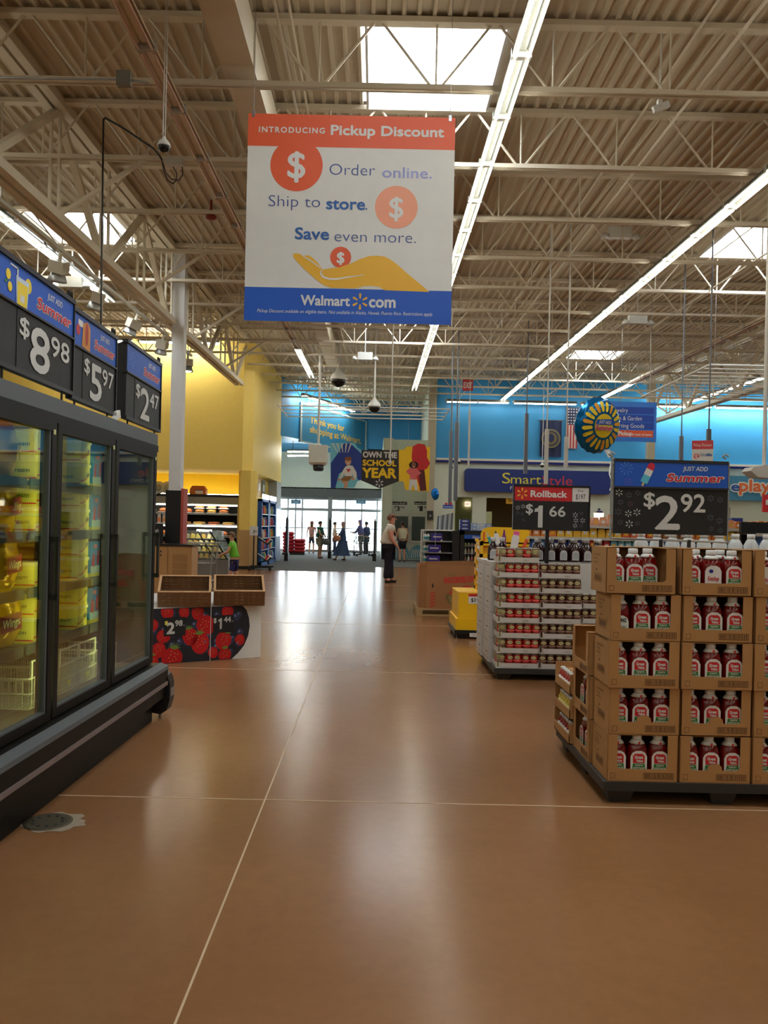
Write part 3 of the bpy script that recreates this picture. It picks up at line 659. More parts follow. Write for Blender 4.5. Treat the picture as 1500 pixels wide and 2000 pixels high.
# department sign
DY = 18.0; k = DY/1600; a = P(1208, 862, DY); b = P(1283, 786, DY)
t = thing('department_sign', 'blue hanging department sign listing jewelry, garden and sporting goods', 'sign', ((a.x+b.x)/2, DY, a.z))
DB = mat('department blue', (56, 122, 214), 0.5); DB2 = mat('department dark blue', (36, 74, 170), 0.5)
mb = MB(); x0 = a.x-20*k; mb.box(x0, b.x, DY, DY+0.03, a.z, b.z, DB); mb.build('panel', t)
mb = MB(); S = Surf(mb, (x0, DY, a.z), (1,0,0), (0,0,1)); W = b.x-x0
for i, (s, yy) in enumerate((('Jewelry', 56), ('Lawn & Garden', 40.5), ('Sporting Goods', 26), )):
    S.rect(1*k, (yy-2)*k, W-5*k, (yy+11.5)*k, DB2, 0.002); S.text(s, 5*k, (yy+1)*k, 8.5*k, PRINT_W, 0.004, 0.0, width=len(s)*4.6*k)
S.rect(1*k, 9*k, W-6*k, 22*k, ORANGE, 0.002); S.text('Pickup', 20*k, 12*k, 8*k, PRINT_W, 0.004, 0.03, width=26*k); S.text('in back of store.', 47*k, 12*k, 5*k, PRINT_W, 0.004, 0.01, width=38*k)
mb.build('lettering', t)
mb = MB()
for s in (0.25, 0.85): mb.tube((x0+W*s, DY+0.01, b.z), (x0+W*s, DY+0.01, roof(DY)-0.005), 0.008, METAL, 5)
mb.build('hanger', t)
# small red and white banner
DY = 13.9; k = DY/1600; a = P(1356, 912, DY); b = P(1396, 860, DY)
t = thing('small_banner', 'small red and white banner hanging behind the large price sign', 'banner', ((a.x+b.x)/2, DY, a.z))
mb = MB(); S = Surf(mb, (a.x, DY+0.12, a.z), (1,-0.35,0), (0,0,1)); W = b.x-a.x; H = b.z-a.z
p = [S.pt(0,0), S.pt(W,0), S.pt(W,H), S.pt(0,H)]; mb.prism(p, S.N*-0.008, BANNERW); mb.build('panel', t)
mb = MB(); S.mb = mb; S.rect(0, H*0.68, W, H, mat('pink red print', (216, 66, 72), 0.5), 0.002); S.disc(W*0.22, H*0.42, W*0.13, MATS['pink red print']); S.disc(W*0.68, H*0.1, W*0.11, MATS['pink red print'])
S.text('$', W*0.22, H*0.3, H*0.2, PRINT_W, 0.004, align='c'); S.text('Order', W*0.38, H*0.42, H*0.12, TXTBLUE, 0.004, width=W*0.24); S.text('online', W*0.64, H*0.42, H*0.12, TXTBLUE2, 0.004, 0.03, width=W*0.3); S.text('Pickup Discount', W*0.08, H*0.78, H*0.12, PRINT_W, 0.004, width=W*0.85)
mb.build('lettering', t)
# greeting sign on the slanting wall
d = Vector((3.33, 7.5, 0)).normalized()
def on_slant(px):     # intersect pixel column with slanting wall
    best = min((abs(P(px, 870, y).x - (-3.83 + (y-31.8)*3.33/7.5)), y) for y in [31.8+0.02*i for i in range(375)])[1]; return best
ya, yb = on_slant(583), on_slant(713)
pa = Vector((-3.83+(ya-31.8)*3.33/7.5, ya, P(583, 863, ya).z)); W = (yb-ya)/d.y; H = (P(583, 785, ya).z-pa.z)
t = thing('greeting_sign', 'blue framed sign thanking shoppers, on the slanting blue wall', 'sign', tuple(pa))
mb = MB(); S = Surf(mb, pa, d, (0,0,1)); GB = mat('greeting panel blue', (46, 118, 160), 0.5); FR = mat('frame pale', (176, 190, 190), 0.5)
mb.prism([S.pt(0,0,0.05), S.pt(W,0,0.05), S.pt(W,H,0.05), S.pt(0,H,0.05)], S.N*-0.06, GB); mb.build('panel', t)
mb = MB(); S.mb = mb
for (x0, y0, x1, y1) in ((0,0,W,0.06), (0,H-0.06,W,H), (0,0,0.12,H), (W-0.12,0,W,H)): mb.prism([S.pt(x0,y0,0.08), S.pt(x1,y0,0.08), S.pt(x1,y1,0.08), S.pt(x0,y1,0.08)], S.N*-0.04, FR)
mb.build('frame', t)
mb = MB(); S.mb = mb; TG = mat('greeting gold', (214, 170, 70), 0.5)
S.text('Thank you for', W*0.13, H*0.54, H*0.17, TG, 0.056, 0.03, width=W*0.5); S.text('shopping at Walmart.', W*0.13, H*0.30, H*0.17, TG, 0.056, 0.03, width=W*0.78); mb.build('lettering', t)
# ================================================================== UPRIGHT FREEZER CASE (left)
FROT = -0.030
FZ = thing('freezer_case', 'long black upright freezer case with glass doors on the left', 'freezer', (-1.64, 6.10, 0), FROT)
FBLK = mat('freezer black', (20, 18, 16), 0.5, spec=0.25); FGREY = mat('freezer steel grey', (92, 98, 102), 0.5, 0.2); FIN = mat('freezer interior', (150, 144, 116), 0.6)
LY = -4.55      # near end (local y), end panel at 0
m_ = local(FZ); m_.box(-0.95, 0.0, LY, 0.0, 2.03, 2.115, FGREY); m_.box(-0.95, 0.006, LY, 0.0, 1.985, 2.032, FBLK); m_.build('header', FZ)
m_ = local(FZ); m_.box(-0.95, -0.03, -0.04, 0.0, 0.0, 2.03, FGREY); m_.box(-0.95, -0.03, LY, LY+0.04, 0, 2.03, FGREY); m_.build('end_panel', FZ)
m_ = local(FZ); m_.box(-0.95, -0.90, LY+.04, -0.04, 0.3, 2.03, FIN); m_.box(-0.9, -0.05, LY+.04, -0.04, 1.97, 2.0, FIN); m_.box(-0.9, -0.03, LY+.04, -0.04, 0.36, 0.42, FIN); m_.build('liner', FZ)
m_ = local(FZ); prof = [(-0.9,0.40),(0.0,0.415),(0.06,0.42),(0.115,0.40),(0.115,0.29),(-0.9,0.29)]
m_.prism([(x, LY, z) for x, z in prof], (0, -LY, 0), FBLK); m_.prism([(0.06,LY,0.422),(0.117,LY,0.402),(0.119,LY,0.376),(0.06,LY,0.40)], (0,-LY,0), FGREY); sill = m_.build('sill', FZ)
m_ = local(FZ); m_.box(0.08, 0.122, LY, 0.0, 0.262, 0.288, mat('bumper stripe', (118, 106, 104), 0.5)); m_.build('bumper_stripe', FZ)
m_ = local(FZ); m_.box(-0.9, 0.02, LY, -0.06, 0, 0.29, FBLK); m_.box(0.02, 0.10, LY, -0.02, 0.17, 0.27, FBLK); m_.build('kick_plate', FZ)
def bumper(y0, y1):
    m_ = local(FZ); pts = []
    for k in range(9): a = PI*k/8; pts.append((0.03+0.07*math.sin(a)*1.2, None))
    prof = [(-0.03,0.10),(0.0,0.05),(0.07,0.04),(0.115,0.07),(0.135,0.14),(0.135,0.27),(0.115,0.33),(0.06,0.36),(-0.03,0.35)]
    m_.prism([(x, y0, z) for x, z in prof], (0, y1-y0, 0), BLACK); b = m_.build('end_bumper', FZ)
    m_ = local(FZ); m_.tube((0.05, (y0+y1)/2, 0), (0.05, (y0+y1)/2, 0.06), 0.012, METAL, 6); m_.box(0.13, 0.14, y0+0.02, y1-0.02, 0.17, 0.23, METAL); m_.build('bumper_foot', b)
bumper(-0.02, 0.10)
FLED = mat('freezer lamp', (236, 244, 160), 0.5, emit=17)
DWD = 0.86
for i in range(5):
    y1 = -0.05 - i*(DWD+0.02); y0 = y1 - DWD
    m_ = local(FZ); fw = 0.055; z0, z1 = 0.43, 1.985
    for (a, b, c, d) in ((y0, y0+fw, z0, z1), (y1-fw, y1, z0, z1), (y0+fw, y1-fw, z0, z0+0.045), (y0+fw, y1-fw, z1-0.05, z1)): m_.box(-0.035, 0.012, a, b, c, d, FBLK)
    for (a, b, c, d) in ((y0+fw, y0+fw+0.008, z0+.045, z1-.05), (y1-fw-0.02, y1-fw, z0+.045, z1-.05), (y0+fw, y1-fw, z0+.045, z0+.055)): m_.box(-0.03, 0.006, a, b, c, d, FGREY)
    dr = m_.build('door', FZ)
    m_ = local(FZ); m_.box(-0.012, -0.006, y0+fw, y1-fw, z0+0.04, z1-0.05, FGLASS); m_.build('glass_pane', dr)
    m_ = local(FZ); hy = y1-0.03
    m_.box(0.012, 0.05, hy-0.014, hy+0.014, 1.06, 1.09, BLACK); m_.box(0.012, 0.05, hy-0.014, hy+0.014, 1.36, 1.39, BLACK); m_.box(0.035, 0.05, hy-0.014, hy+0.014, 1.06, 1.39, BLACK); m_.build('handle', dr)
    m_ = local(FZ); m_.box(0.012, 0.015, hy-0.012, hy+0.012, 1.92, 1.945, mat('pale sticker', (205, 208, 150), 0.6)); m_.build('sticker', dr)
    m_ = local(FZ); m_.box(-0.062, -0.042, y0-0.02, y0-0.005, 0.5, 1.95, FLED); m_.build('mullion_lamp', FZ)
    m_ = local(FZ); m_.box(-0.07, -0.036, y0-0.03, y0-0.02, 0.43, 1.985, FBLK); m_.build('added_lamp_shield', FZ)  # black strip added to keep the glowing lamp out of the camera's sight
SHELF_Z = (0.47, 0.80, 1.10, 1.40, 1.68)
for i in range(4):
    y1 = -0.06 - i*(DWD+0.02); y0 = y1 - DWD + 0.02
    for z in SHELF_Z[1:]:
        m_ = local(FZ); m_.box(-0.85, -0.14, y0, y1, z-0.02, z, mat('freezer shelf', (84, 96, 92), 0.4, 0.3)); m_.box(-0.145, -0.135, y0, y1, z-0.045, z+0.012, MATS['freezer shelf']); m_.build('shelf', FZ)
# cartons on the freezer shelves
LEMON = mat('lemon carton', (222, 214, 92), 0.55); LEMON2 = mat('pale carton', (232, 226, 150), 0.55); SKYBX = mat('ice pop blue', (40, 130, 190), 0.4)
GRN_D = mat('leaf print', (90, 112, 60), 0.6)
def make_carton():
    t = thing('ice_cream_carton', 'x', 'carton')
    mb = MB(); mb.prism([(-.09,-.075,0),(.09,-.075,0),(.09,.075,0),(-.09,.075,0)][::-1], (0,0,.125), LEMON); mb.build('tub', t)
    mb = MB(); mb.box(-.095, .095, -.08, .08, .122, .142, LEMON2); mb.build('lid', t)
    mb = MB(); S = Surf(mb, (.09, -.075, 0), (0,1,0), (0,0,1))
    for k in range(8):
        a, b = k/8, (k+1)/8; f = lambda q: .03 + .055*q*q
        S.poly([(.15*a, f(a)), (.15*b, f(b)), (.15*b, f(b)+.008), (.15*a, f(a)+.008)], RED)
    S.text('ice', .07, .012, .018, GRN_D, .003, .02, .2); S.poly([(.09,.07),(.12,.06),(.14,.075),(.12,.095)], GRN_D)
    S2 = Surf(mb, (-.09, -.075, 0), (1,0,0), (0,0,1)); S2.text('cream', .04, .05, .025, GRN_D, .003, .02, .2, width=.1); S2.rect(0, .015, .18, .022, RED)
    mb.build('print', t); return t
def make_pops():
    t = thing('ice_pop_box', 'x', 'box')
    mb = MB(); mb.box(-.10, .10, -.075, .075, 0, .235, SKYBX); mb.build('box', t)
    mb = MB()
    S = Surf(mb, (.10, -.075, 0), (0,1,0), (0,0,1))
    S.rect(0, 0, .15, .03, LEMON); S.rect(0, .03, .15, .075, mat('frost print', (176, 208, 214), 0.5), .0015); S.poly([(.02,.08),(.055,.065),(.06,.15),(.035,.17)], RED); S.poly([(.10,.09),(.13,.08),(.14,.17),(.115,.18)], RED); S.rect(.05,.19,.105,.215, mat('pink print', (222,120,120),.5))
    S2 = Surf(mb, (-.10, -.075, 0), (1,0,0), (0,0,1)); S2.rect(0, 0, .2, .03, LEMON); S2.poly([(.03,.08),(.07,.065),(.09,.15),(.05,.17)], RED); S2.rect(.10,.1,.18,.2, MATS['frost print'])
    mb.build('print', t); return t
def make_bag():
    t = thing('frozen_food_bag', 'x', 'bag'); FOIL = mat('yellow foil', (222, 176, 22), 0.18, 0.35, bump=0.3, nscale=14)
    mb = MB(); n = 12; prof = [(0.02,0.0,1),(.09,.02,1),(.125,.09,1),(.12,.2,1),(.11,.26,1),(.07,.31,1),(.10,.345,1)]
    vs = []; 
    for r, z, _ in prof:
        for k in range(n): a = 2*PI*k/n; q = 1+0.12*math.sin(5*a+z*40); vs.append((r*.62*math.cos(a)*q, r*1.25*math.sin(a)*q, z))
    fs = [(i*n+k, i*n+(k+1) % n, (i+1)*n+(k+1) % n, (i+1)*n+k) for i in range(len(prof)-1) for k in range(n)]; fs += [tuple(range(n))[::-1], tuple((len(prof)-1)*n+k for k in range(n))]
    mb.add(vs, fs, FOIL, True); mb.build('pouch', t)
    mb = MB(); S = Surf(mb, (.088, -.08, .09), (0,1,.1), (0,-.1,1)); S.rect(0,0,.16,.09, mat('dark red print', (140, 30, 34), .5)); S.text('Wings', .015, .025, .045, LEMON2, .004, .02, .2, width=.13); mb.build('print', t); return t
CART, POPS, BAG = Proto(make_carton()), Proto(make_pops()), Proto(make_bag())
MF = AUTH[FZ.name]
def fput(proto, x, y, z, label, group, r=0.0):
    return proto.put(tuple(MF @ Vector((x, y, z))), FROT + r, label, group)
SHN = ['bottom', 'second', 'third', 'fourth', 'top']
for d, yy in ((1, -1.00), (2, -1.60)):         # carton columns seen through the middle and the near door
    dn = ['far', 'middle', 'near'][d]
    for si, z in enumerate(SHELF_Z):
        if si == 0: continue
        for q in range(2):
            if d == 2 and si == 2 and q == 1: continue
            fput(CART, -0.24, yy, z + q*0.143, '%s yellow ice cream carton on the %s freezer shelf behind the %s door' % (['lower', 'upper'][q], SHN[si], dn), 'cartons in the freezer')
        if d == 1: fput(POPS, -0.27, yy+0.25, z, 'blue and red ice pop box on the %s freezer shelf behind the middle door' % SHN[si], 'ice pop boxes in the freezer')
        if d == 2: fput(BAG, -0.25, yy-0.28, z, 'shiny yellow bag on the %s freezer shelf behind the near door' % SHN[si], 'yellow bags in the freezer', 0.2*(si-2))
# wire baskets at the bottom of the freezer
WIRE = mat('white coated wire', (196, 196, 172), 0.4)
def make_basket():
    t = thing('wire_basket', 'x', 'basket'); mb = MB()
    X0, X1, Y0, Y1, H = -.18, .18, -.16, .16, .16
    for z in (0.0, H*.5, H): mb.path([(X0,Y0,z),(X1,Y0,z),(X1,Y1,z),(X0,Y1,z),(X0,Y0,z)], .004 if z < H else .006, WIRE, 5)
    mb.build('rim', t); mb = MB()
    for k in range(11):
        y = Y0+(Y1-Y0)*k/10; mb.path([(X1,y,H),(X1,y,0),(X0,y,0),(X0,y,H)], .0028, WIRE, 4)
        x = X0+(X1-X0)*k/10; mb.path([(x,Y0,H),(x,Y0,0),(x,Y1,0),(x,Y1,H)], .0028, WIRE, 4)
    mb.build('grid', t)
    mb = MB(); mb.path([(X1,Y0+.03,H),(X1,Y0+.03,H+.09),(X1,Y1-.03,H+.09),(X1,Y1-.03,H)], .006, WIRE, 5); mb.build('upright_hoop', t)
    mb = MB(); mb.box(X1+.003, X1+.006, -.02, .02, .03, .06, LEMON); mb.build('tag', t); return t
BSK = Proto(make_basket())
for d, nm in ((1, 'middle'), (2, 'near')):
    y0 = [0, -0.98, -1.62][d]
    for q in range(2): fput(BSK, -0.30, y0+0.36*q, 0.47, 'white wire basket on the freezer floor behind the %s door, %s one' % (nm, ['near', 'far'][q]), 'wire baskets in the freezer')

# ================================================================== PRICE SIGNS ABOVE THE FREEZER
SX = -1.78
SUMRED = mat('summer red', (206, 40, 62), 0.5)
def summer_header(S, x0, y0, x1, y1, pic, W):
    S.rect(x0, y0, x1, y1, BLUE, 0.002)
    h = y1-y0; w = x1-x0
    S.text('JUST ADD', x0+w*0.60, y0+h*0.66, h*0.17, PRINT_W, 0.004, 0.015, 0.15, width=w*0.22)
    for bold, m, q in ((0.09, PRINT_W, 0.0035), (0.03, SUMRED, 0.005)): S.text('Summer', x0+w*0.46, y0+h*0.25, h*0.30, m, q, bold, 0.15, width=w*(0.50 if bold < 0.05 else 0.505))
    cx = x0+w*0.2; cy = y0+h*0.5
    if pic == 'lemonade':
        S.disc(x0+w*.10, cy+h*.12, h*.13, mat('lemon', (240, 214, 60), .5), .004); S.disc(x0+w*.12, cy-h*.16, h*.12, MATS['lemon'], .0045); S.poly([(x0+w*.05, cy-h*.1), (x0+w*.09, cy), (x0+w*.08, cy-h*.12)], GREEN, .005)
        S.poly([(x0+w*.20, y0), (x0+w*.33, y0), (x0+w*.35, cy+h*.22), (x0+w*.19, cy+h*.22)], mat('glass outline', (196, 214, 236), .5), .004); S.poly([(x0+w*.21, y0), (x0+w*.32, y0), (x0+w*.335, cy+h*.1), (x0+w*.205, cy+h*.1)], MATS['lemon'], .005)
        S.disc(x0+w*.345, cy+h*.14, h*.19, MATS['lemon'], .003); S.poly([(x0+w*.20, cy+h*.2), (x0+w*.215, cy+h*.2), (x0+w*.215, cy+h*.42), (x0+w*.20, cy+h*.42)], PRINT_W, .0045); S.rect(x0+w*.12, cy+h*.38, x0+w*.215, cy+h*.42, PRINT_W, .0045); S.rect(x0+w*.24, y0+h*.12, x0+w*.29, y0+h*.3, PRINT_W, .006)
    elif pic == 'hot dog':
        S.disc(x0+w*.10, cy+h*.02, h*.17, mat('drink red', (190, 50, 70), .5), .004); S.rect(x0+w*.10, cy+h*.15, x0+w*.2, cy+h*.35, PRINT_W, .0035)
        S.poly([(x0+w*.18, y0+h*.08), (x0+w*.36, y0+h*.02), (x0+w*.36, cy+h*.26), (x0+w*.3, cy+h*.42), (x0+w*.2, cy+h*.30)], mat('bun', (206, 142, 76), .6), .004); S.disc(x0+w*.28, cy+h*.02, w*.035, mat('sausage', (170, 50, 36), .5), .005, h*.36)
    elif pic == 'pop':
        for k in range(10): a = 2*PI*k/10; S.poly([(x0+w*.10+math.cos(a)*h*.05, cy+math.sin(a)*h*.05+h*.2), (x0+w*.10+math.cos(a+.06)*h*.26, cy+math.sin(a+.06)*h*.26+h*.2), (x0+w*.10+math.cos(a-.06)*h*.26, cy+math.sin(a-.06)*h*.26+h*.2)], mat('firework blue', (90, 150, 230), .5), .004)
        for k in range(8): a = 2*PI*k/8; S.poly([(x0+w*.12+math.cos(a)*h*.03, cy+math.sin(a)*h*.03-h*.3), (x0+w*.12+math.cos(a+.07)*h*.15, cy+math.sin(a+.07)*h*.15-h*.3), (x0+w*.12+math.cos(a-.07)*h*.15, cy+math.sin(a-.07)*h*.15-h*.3)], mat('firework violet', (150, 90, 200), .5), .004)
        def bx_(u, v): c, s = math.cos(-.42), math.sin(-.42); return (x0+w*.29+u*c-v*s, cy+u*s+v*c)
        hw = h*.14
        S.poly([bx_(-hw, -h*.36), bx_(hw, -h*.36), bx_(hw, -h*.05), bx_(-hw, -h*.05)], mat('pop blue', (90, 190, 220), .5), .004); S.poly([bx_(-hw, -h*.05), bx_(hw, -h*.05), bx_(hw, h*.2), bx_(-hw, h*.2)], PRINT_W, .004)
        S.poly([bx_(-hw, h*.2), bx_(hw, h*.2), bx_(hw*.95, h*.36), bx_(hw*.5, h*.46), bx_(-hw*.5, h*.46), bx_(-hw*.95, h*.36)], SUMRED, .004); S.poly([bx_(-hw*.25, -h*.36), bx_(hw*.25, -h*.36), bx_(hw*.25, -h*.5), bx_(-hw*.25, -h*.5)], mat('stick', (222, 196, 130), .6), .004)
        S.rect(x0, y1-h*.03, x1, y1, DARKMETAL, .004)
    else:
        for k in range(10): a = 2*PI*k/10; S.poly([(x0+w*.14+math.cos(a)*h*.05, cy+math.sin(a)*h*.05), (x0+w*.14+math.cos(a+.06)*h*.3, cy+math.sin(a+.06)*h*.3), (x0+w*.14+math.cos(a-.06)*h*.3, cy+math.sin(a-.06)*h*.3)], mat('firework blue', (90, 150, 230), .5), .004)
DIG = mat('price digits', (206, 208, 206), 0.55)
def digits(S, d, c, x, y, H, W, k=1.0):
    """dollar sign, big digit, two small digits; H = height of the big digit"""
    S.text('$', x, y+H*0.62, H*0.40, DIG, 0.004, 0.018, width=W*0.17); S.text(d, x+W*0.20, y, H, DIG, 0.004, 0.02, width=W*0.37)
    S.text(c, x+W*0.60, y+H*0.50, H*0.48, DIG, 0.004, 0.015, width=W*0.40)
def price_board(label, ya, yb, d, c, pic, za=2.205, zb=2.735, x=SX, wedge=False):
    W = yb-ya; t = thing('price_sign', label, 'sign', (x, (ya+yb)/2, za))
    mb = MB(); mb.box(x-0.02, x, ya, yb, za, zb, SIGNBLK)
    if wedge: mb.prism([(x-0.02, ya, za), (x-0.14, ya+0.02, za+0.1), (x-0.14, ya+0.02, zb-0.05), (x-0.02, ya, zb)], (0, 0.02, 0), SIGNBLK)
    mb.build('board', t)
    mb = MB(); S = Surf(mb, (x, ya, za), (0,1,0), (0,0,1)); H = zb-za
    summer_header(S, 0.005, H*0.60, W-0.005, H*0.97, pic, W); mb.build('header_print', t)
    mb = MB(); S.mb = mb; digits(S, d, c, W*0.25, H*0.08, H*0.44, W*0.69)
    mb.build('price_digits', t)
    mb = MB(); mb.box(x-0.03, x+0.012, ya-0.01, yb+0.01, zb-0.015, zb+0.01, DARKMETAL); mb.box(x-0.03, x+0.012, ya-0.01, yb+0.01, za+H*0.585, za+H*0.605, BLACK); mb.box(x-0.03, x+0.01, ya-0.01, yb+0.01, za-0.01, za+0.012, BLACK); mb.box(x, x+0.003, ya+W*.22, ya+W*.225, za, za+H*.585, BLACK); mb.box(x-.03, x+0.01, yb-.004, yb+.008, za, zb, BLACK); mb.build('rail', t)
    mb = MB()
    for q in (0.08, W-0.12):
        mb.tube((x-0.01, ya+q, 2.11), (x-0.01, ya+q, za), 0.007, BLACK, 6)
    mb.build('stem', t)
    mb = MB()
    for q in (W-0.05, W-0.01) :
        mb.path([(x-.01, ya+q, zb), (x-.01, ya+q-.015, zb+.045), (x-.01, ya+q+.012, zb+.055), (x-.01, ya+q+.018, zb+.02)], 0.005, BLACK, 5)
    mb.build('hook', t)
price_board('hanging price sign for 8.98 with a lemonade picture, nearest of three', 3.80, 4.74, '8', '98', 'lemonade')
price_board('hanging price sign for 5.97 with a hot dog picture, above the freezer', 4.76, 5.55, '5', '97', 'hot dog', 2.19, 2.71, SX-0.01)
price_board('hanging price sign for 2.47 beside the white column', 5.76, 6.66, '2', '47', 'star', 2.2, 2.74, SX, True)
a = P(200, 806, 5.6); t = thing('sign_bracket', 'small white clip bracket on top of the freezer', 'bracket', (SX+0.05, 5.35, 2.115))
mb = MB(); mb.bar((SX+0.05, 5.35, 2.115), (SX+0.05, 5.42, 2.19), 0.03, 0.02, WHITE); mb.bar((SX+0.05, 5.38, 2.16), (SX+0.05, 5.46, 2.185), 0.02, 0.05, WHITE); mb.build('clip', t)

# ================================================================== BERRY STAND WITH TWO CRATES
pA = Vector((-2.30, 8.30, 0)); pB = Vector((-1.235, 8.96, 0)); U = (pB-pA).normalized(); Nn = Vector((U.y, -U.x, 0)); LW = (pB-pA).length
bt = thing('produce_stand', 'white produce stand printed with a berry picture', 'display stand', tuple((pA+pB)/2))
H = 0.57
mb = MB(); back = -Nn*0.9
mb.prism([pA+Vector((0,0,0)), pB+Vector((0,0,0)), pB+back, pA+back][::-1], (0,0,H), WHITE); mb.build('body', bt)
mb = MB(); S = Surf(mb, pA, U, (0,0,1))
NV = mat('berry dark', (34, 36, 46), 0.5)
prof = [(0.0, 0.0), (LW*.73, 0.0), (LW*.79, .06), (LW*.845, .14), (LW*.88, .24), (LW*.893, .34), (LW*.885, .43), (LW*.86, .52), (LW*.82, H), (0, H)]
S.poly(prof, NV, .002); mb.build('picture_ground', bt)
mb = MB(); S.mb = mb; BR = mat('strawberry', (188, 22, 30), .45); BR2 = mat('strawberry dark', (146, 14, 24), .45); BB = mat('blueberry', (52, 60, 88), .4); BB2 = mat('blueberry light', (110, 122, 156), .4); LF = mat('leaf green', (120, 150, 66), .5)
def straw(x, y, r, a=0.0, leaf=True, h=.004):
    pts = []
    for k in range(20):
        q = 2*PI*k/20; rr = r*(1-.18*math.sin(q)); X = rr*.92*math.cos(q); Y = rr*math.sin(q)*(1.15 if math.sin(q) < 0 else .85); pts.append((max(.004, min(LW*.87, x+X*math.cos(a)-Y*math.sin(a))), max(.006, min(H-.006, y+X*math.sin(a)+Y*math.cos(a)))))
    S.poly(pts, BR, h)
    for k in range(9):
        q = k*2.4; S.disc(max(.01, min(LW*.85, x+r*.5*math.cos(q)*(.4+.07*k))), max(.02, min(H-.02, y-r*.1+r*.6*math.sin(q)*(.4+.07*k))), r*.045, mat('seed', (226, 190, 96), .5), h+.001, n=6)
    if leaf:
        for k in range(6):
            q = PI/2+(k-2.5)*.52+a; S.poly([(x-math.sin(a)*r*.65+math.cos(q+1.5)*r*.12, min(H-.012, y+math.cos(a)*r*.65+math.sin(q+1.5)*r*.12)), (x-math.sin(a)*r*.65+math.cos(q)*r*.62, min(H-.01, y+math.cos(a)*r*.65+math.sin(q)*r*.5)), (x-math.sin(a)*r*.65-math.cos(q+1.5)*r*.12, min(H-.011, y+math.cos(a)*r*.65-math.sin(q+1.5)*r*.12))][::-1], LF, h+.002)
random.seed(3)
for k in range(46):
    x = random.uniform(.03, LW*.82); y = random.uniform(.04, H-.05)
    if x > LW*.78 and (y < .14 or y > .5): continue
    r = random.uniform(.026, .042); S.disc(x, y, r, BB, .0026+.00002*k, n=16); S.disc(x-r*.25, y+r*.3, r*.35, BB2, .0032+.00002*k, n=10)
for (x, y, r, a, l) in ((.06,.04,.06,0,True),(.12,.17,.065,.2,False),(.27,.06,.10,-.2,True),(.45,.29,.075,.2,True),(.20,.55,.06,.3,False),(.38,.54,.05,.2,False),(.53,.53,.06,0,False),(.60,.40,.09,.8,False),(.56,.22,.09,.1,True),(.83,.23,.08,-.4,True),(1.03,.22,.05,.3,False),(.84,.07,.065,0,True),(.86,.53,.06,0,False),(.06,.42,.05,0,False),(.15,.29,.06,1.2,False),(.70,.10,.05,.4,False)): straw(min(x, LW*.80), max(y, r*.8), r*1.18, a, l)
mb.build('berry_picture', bt)
mb = MB(); S.mb = mb; S.rect(LW*.535, 0.0, LW*.54, H, WHITE, .0075)
mb.build('panel_seam', bt)
mb = MB(); S.mb = mb
S.rect(.17, .285, .40, .475, SIGNBLK, .008); S.text('2', .205, .31, .115, DIG, .010, .04, width=.075); S.text('98', .29, .385, .06, DIG, .010, .03, width=.075); S.rect(.375, .385, .39, .39, DIG, .01); S.rect(.18,.40,.21,.44, LEMON, .011)
mb.build('price_card', bt); mb = MB(); S.mb = mb
S.rect(.70, .29, .93, .475, SIGNBLK, .008); S.text('$', .705, .40, .05, DIG, .010, .03, width=.03); S.one(.755, .33, .115, DIG, .010); S.text('44', .82, .40, .06, DIG, .010, .03, width=.075); S.rect(.905, .405, .925, .41, DIG, .01)
mb.build('price_card', bt)
# crates: woven brown folding crates, tilted towards the aisle
CRT = mat('brown crate plastic', (122, 88, 58), 0.55); CRT2 = mat('crate rim', (190, 150, 108), 0.5)
def make_crate():
    t = thing('produce_crate', 'x', 'crate'); W, D, H = .54, .42, .165; th = .012
    mb = MB(); mb.box(-W/2, W/2, 0, D, 0, th, CRT); mb.build('base', t)
    def side(p, q, n, slots):
        p = Vector(p); q = Vector(q); d = (q-p); L = d.length; d.normalize(); nn = Vector(n); mb = MB()
        rows = [(0, .030), (.037, .066), (.073, .102), (.109, .136), (.142, H)]
        for a, b in rows: mb.prism([p+Vector((0,0,a)), q+Vector((0,0,a)), q+Vector((0,0,b)), p+Vector((0,0,b))], nn*th, CRT)
        for k in range(slots+1):
            c = p+d*(L*k/slots*.94+L*.03); mb.prism([c-d*.014, c+d*.014, c+d*.014+Vector((0,0,H)), c-d*.014+Vector((0,0,H))], nn*(th+.004), CRT)
        for k in range(slots*3):
            c = p+d*(L*(k+.5)/(slots*3)); mb.prism([c-d*.014, c+d*.014, c+d*.014+Vector((0,0,H)), c-d*.014+Vector((0,0,H))], nn*(th*.6), CRT)
        mb.prism([p+Vector((0,0,H)), q+Vector((0,0,H)), q+Vector((0,0,H+.008)), p+Vector((0,0,H+.008))], nn*(th+.012), CRT2)
        mb.build('side_wall', t)
    side((-W/2,0,0), (W/2,0,0), (0,1,0), 3); side((-W/2,D,0), (W/2,D,0), (0,-1,0), 3); side((-W/2,0,0), (-W/2,D,0), (1,0,0), 2); side((W/2,0,0), (W/2,D,0), (-1,0,0), 2)
    mb = MB()
    for s in (-1, 1): mb.box(s*(W/2+.001)-.002, s*(W/2+.001)+.002, D/2-.05, D/2+.05, H-.05, H-.02, PRINT_W)
    mb.build('handle_slot', t); return t
CR_ = Proto(make_crate()); ang = math.atan2(U.y, U.x)*0.35
for i, px in enumerate((360, 467)):
    c = P(px, 1184, 8.50 + 0.25*i); c.z = H + .006
    o = CR_.put(tuple(c), ang, ['empty brown produce crate on the berry stand, left one', 'empty brown produce crate on the berry stand, right one'][i], 'crates on the berry stand', tilt=(0.36, 0))
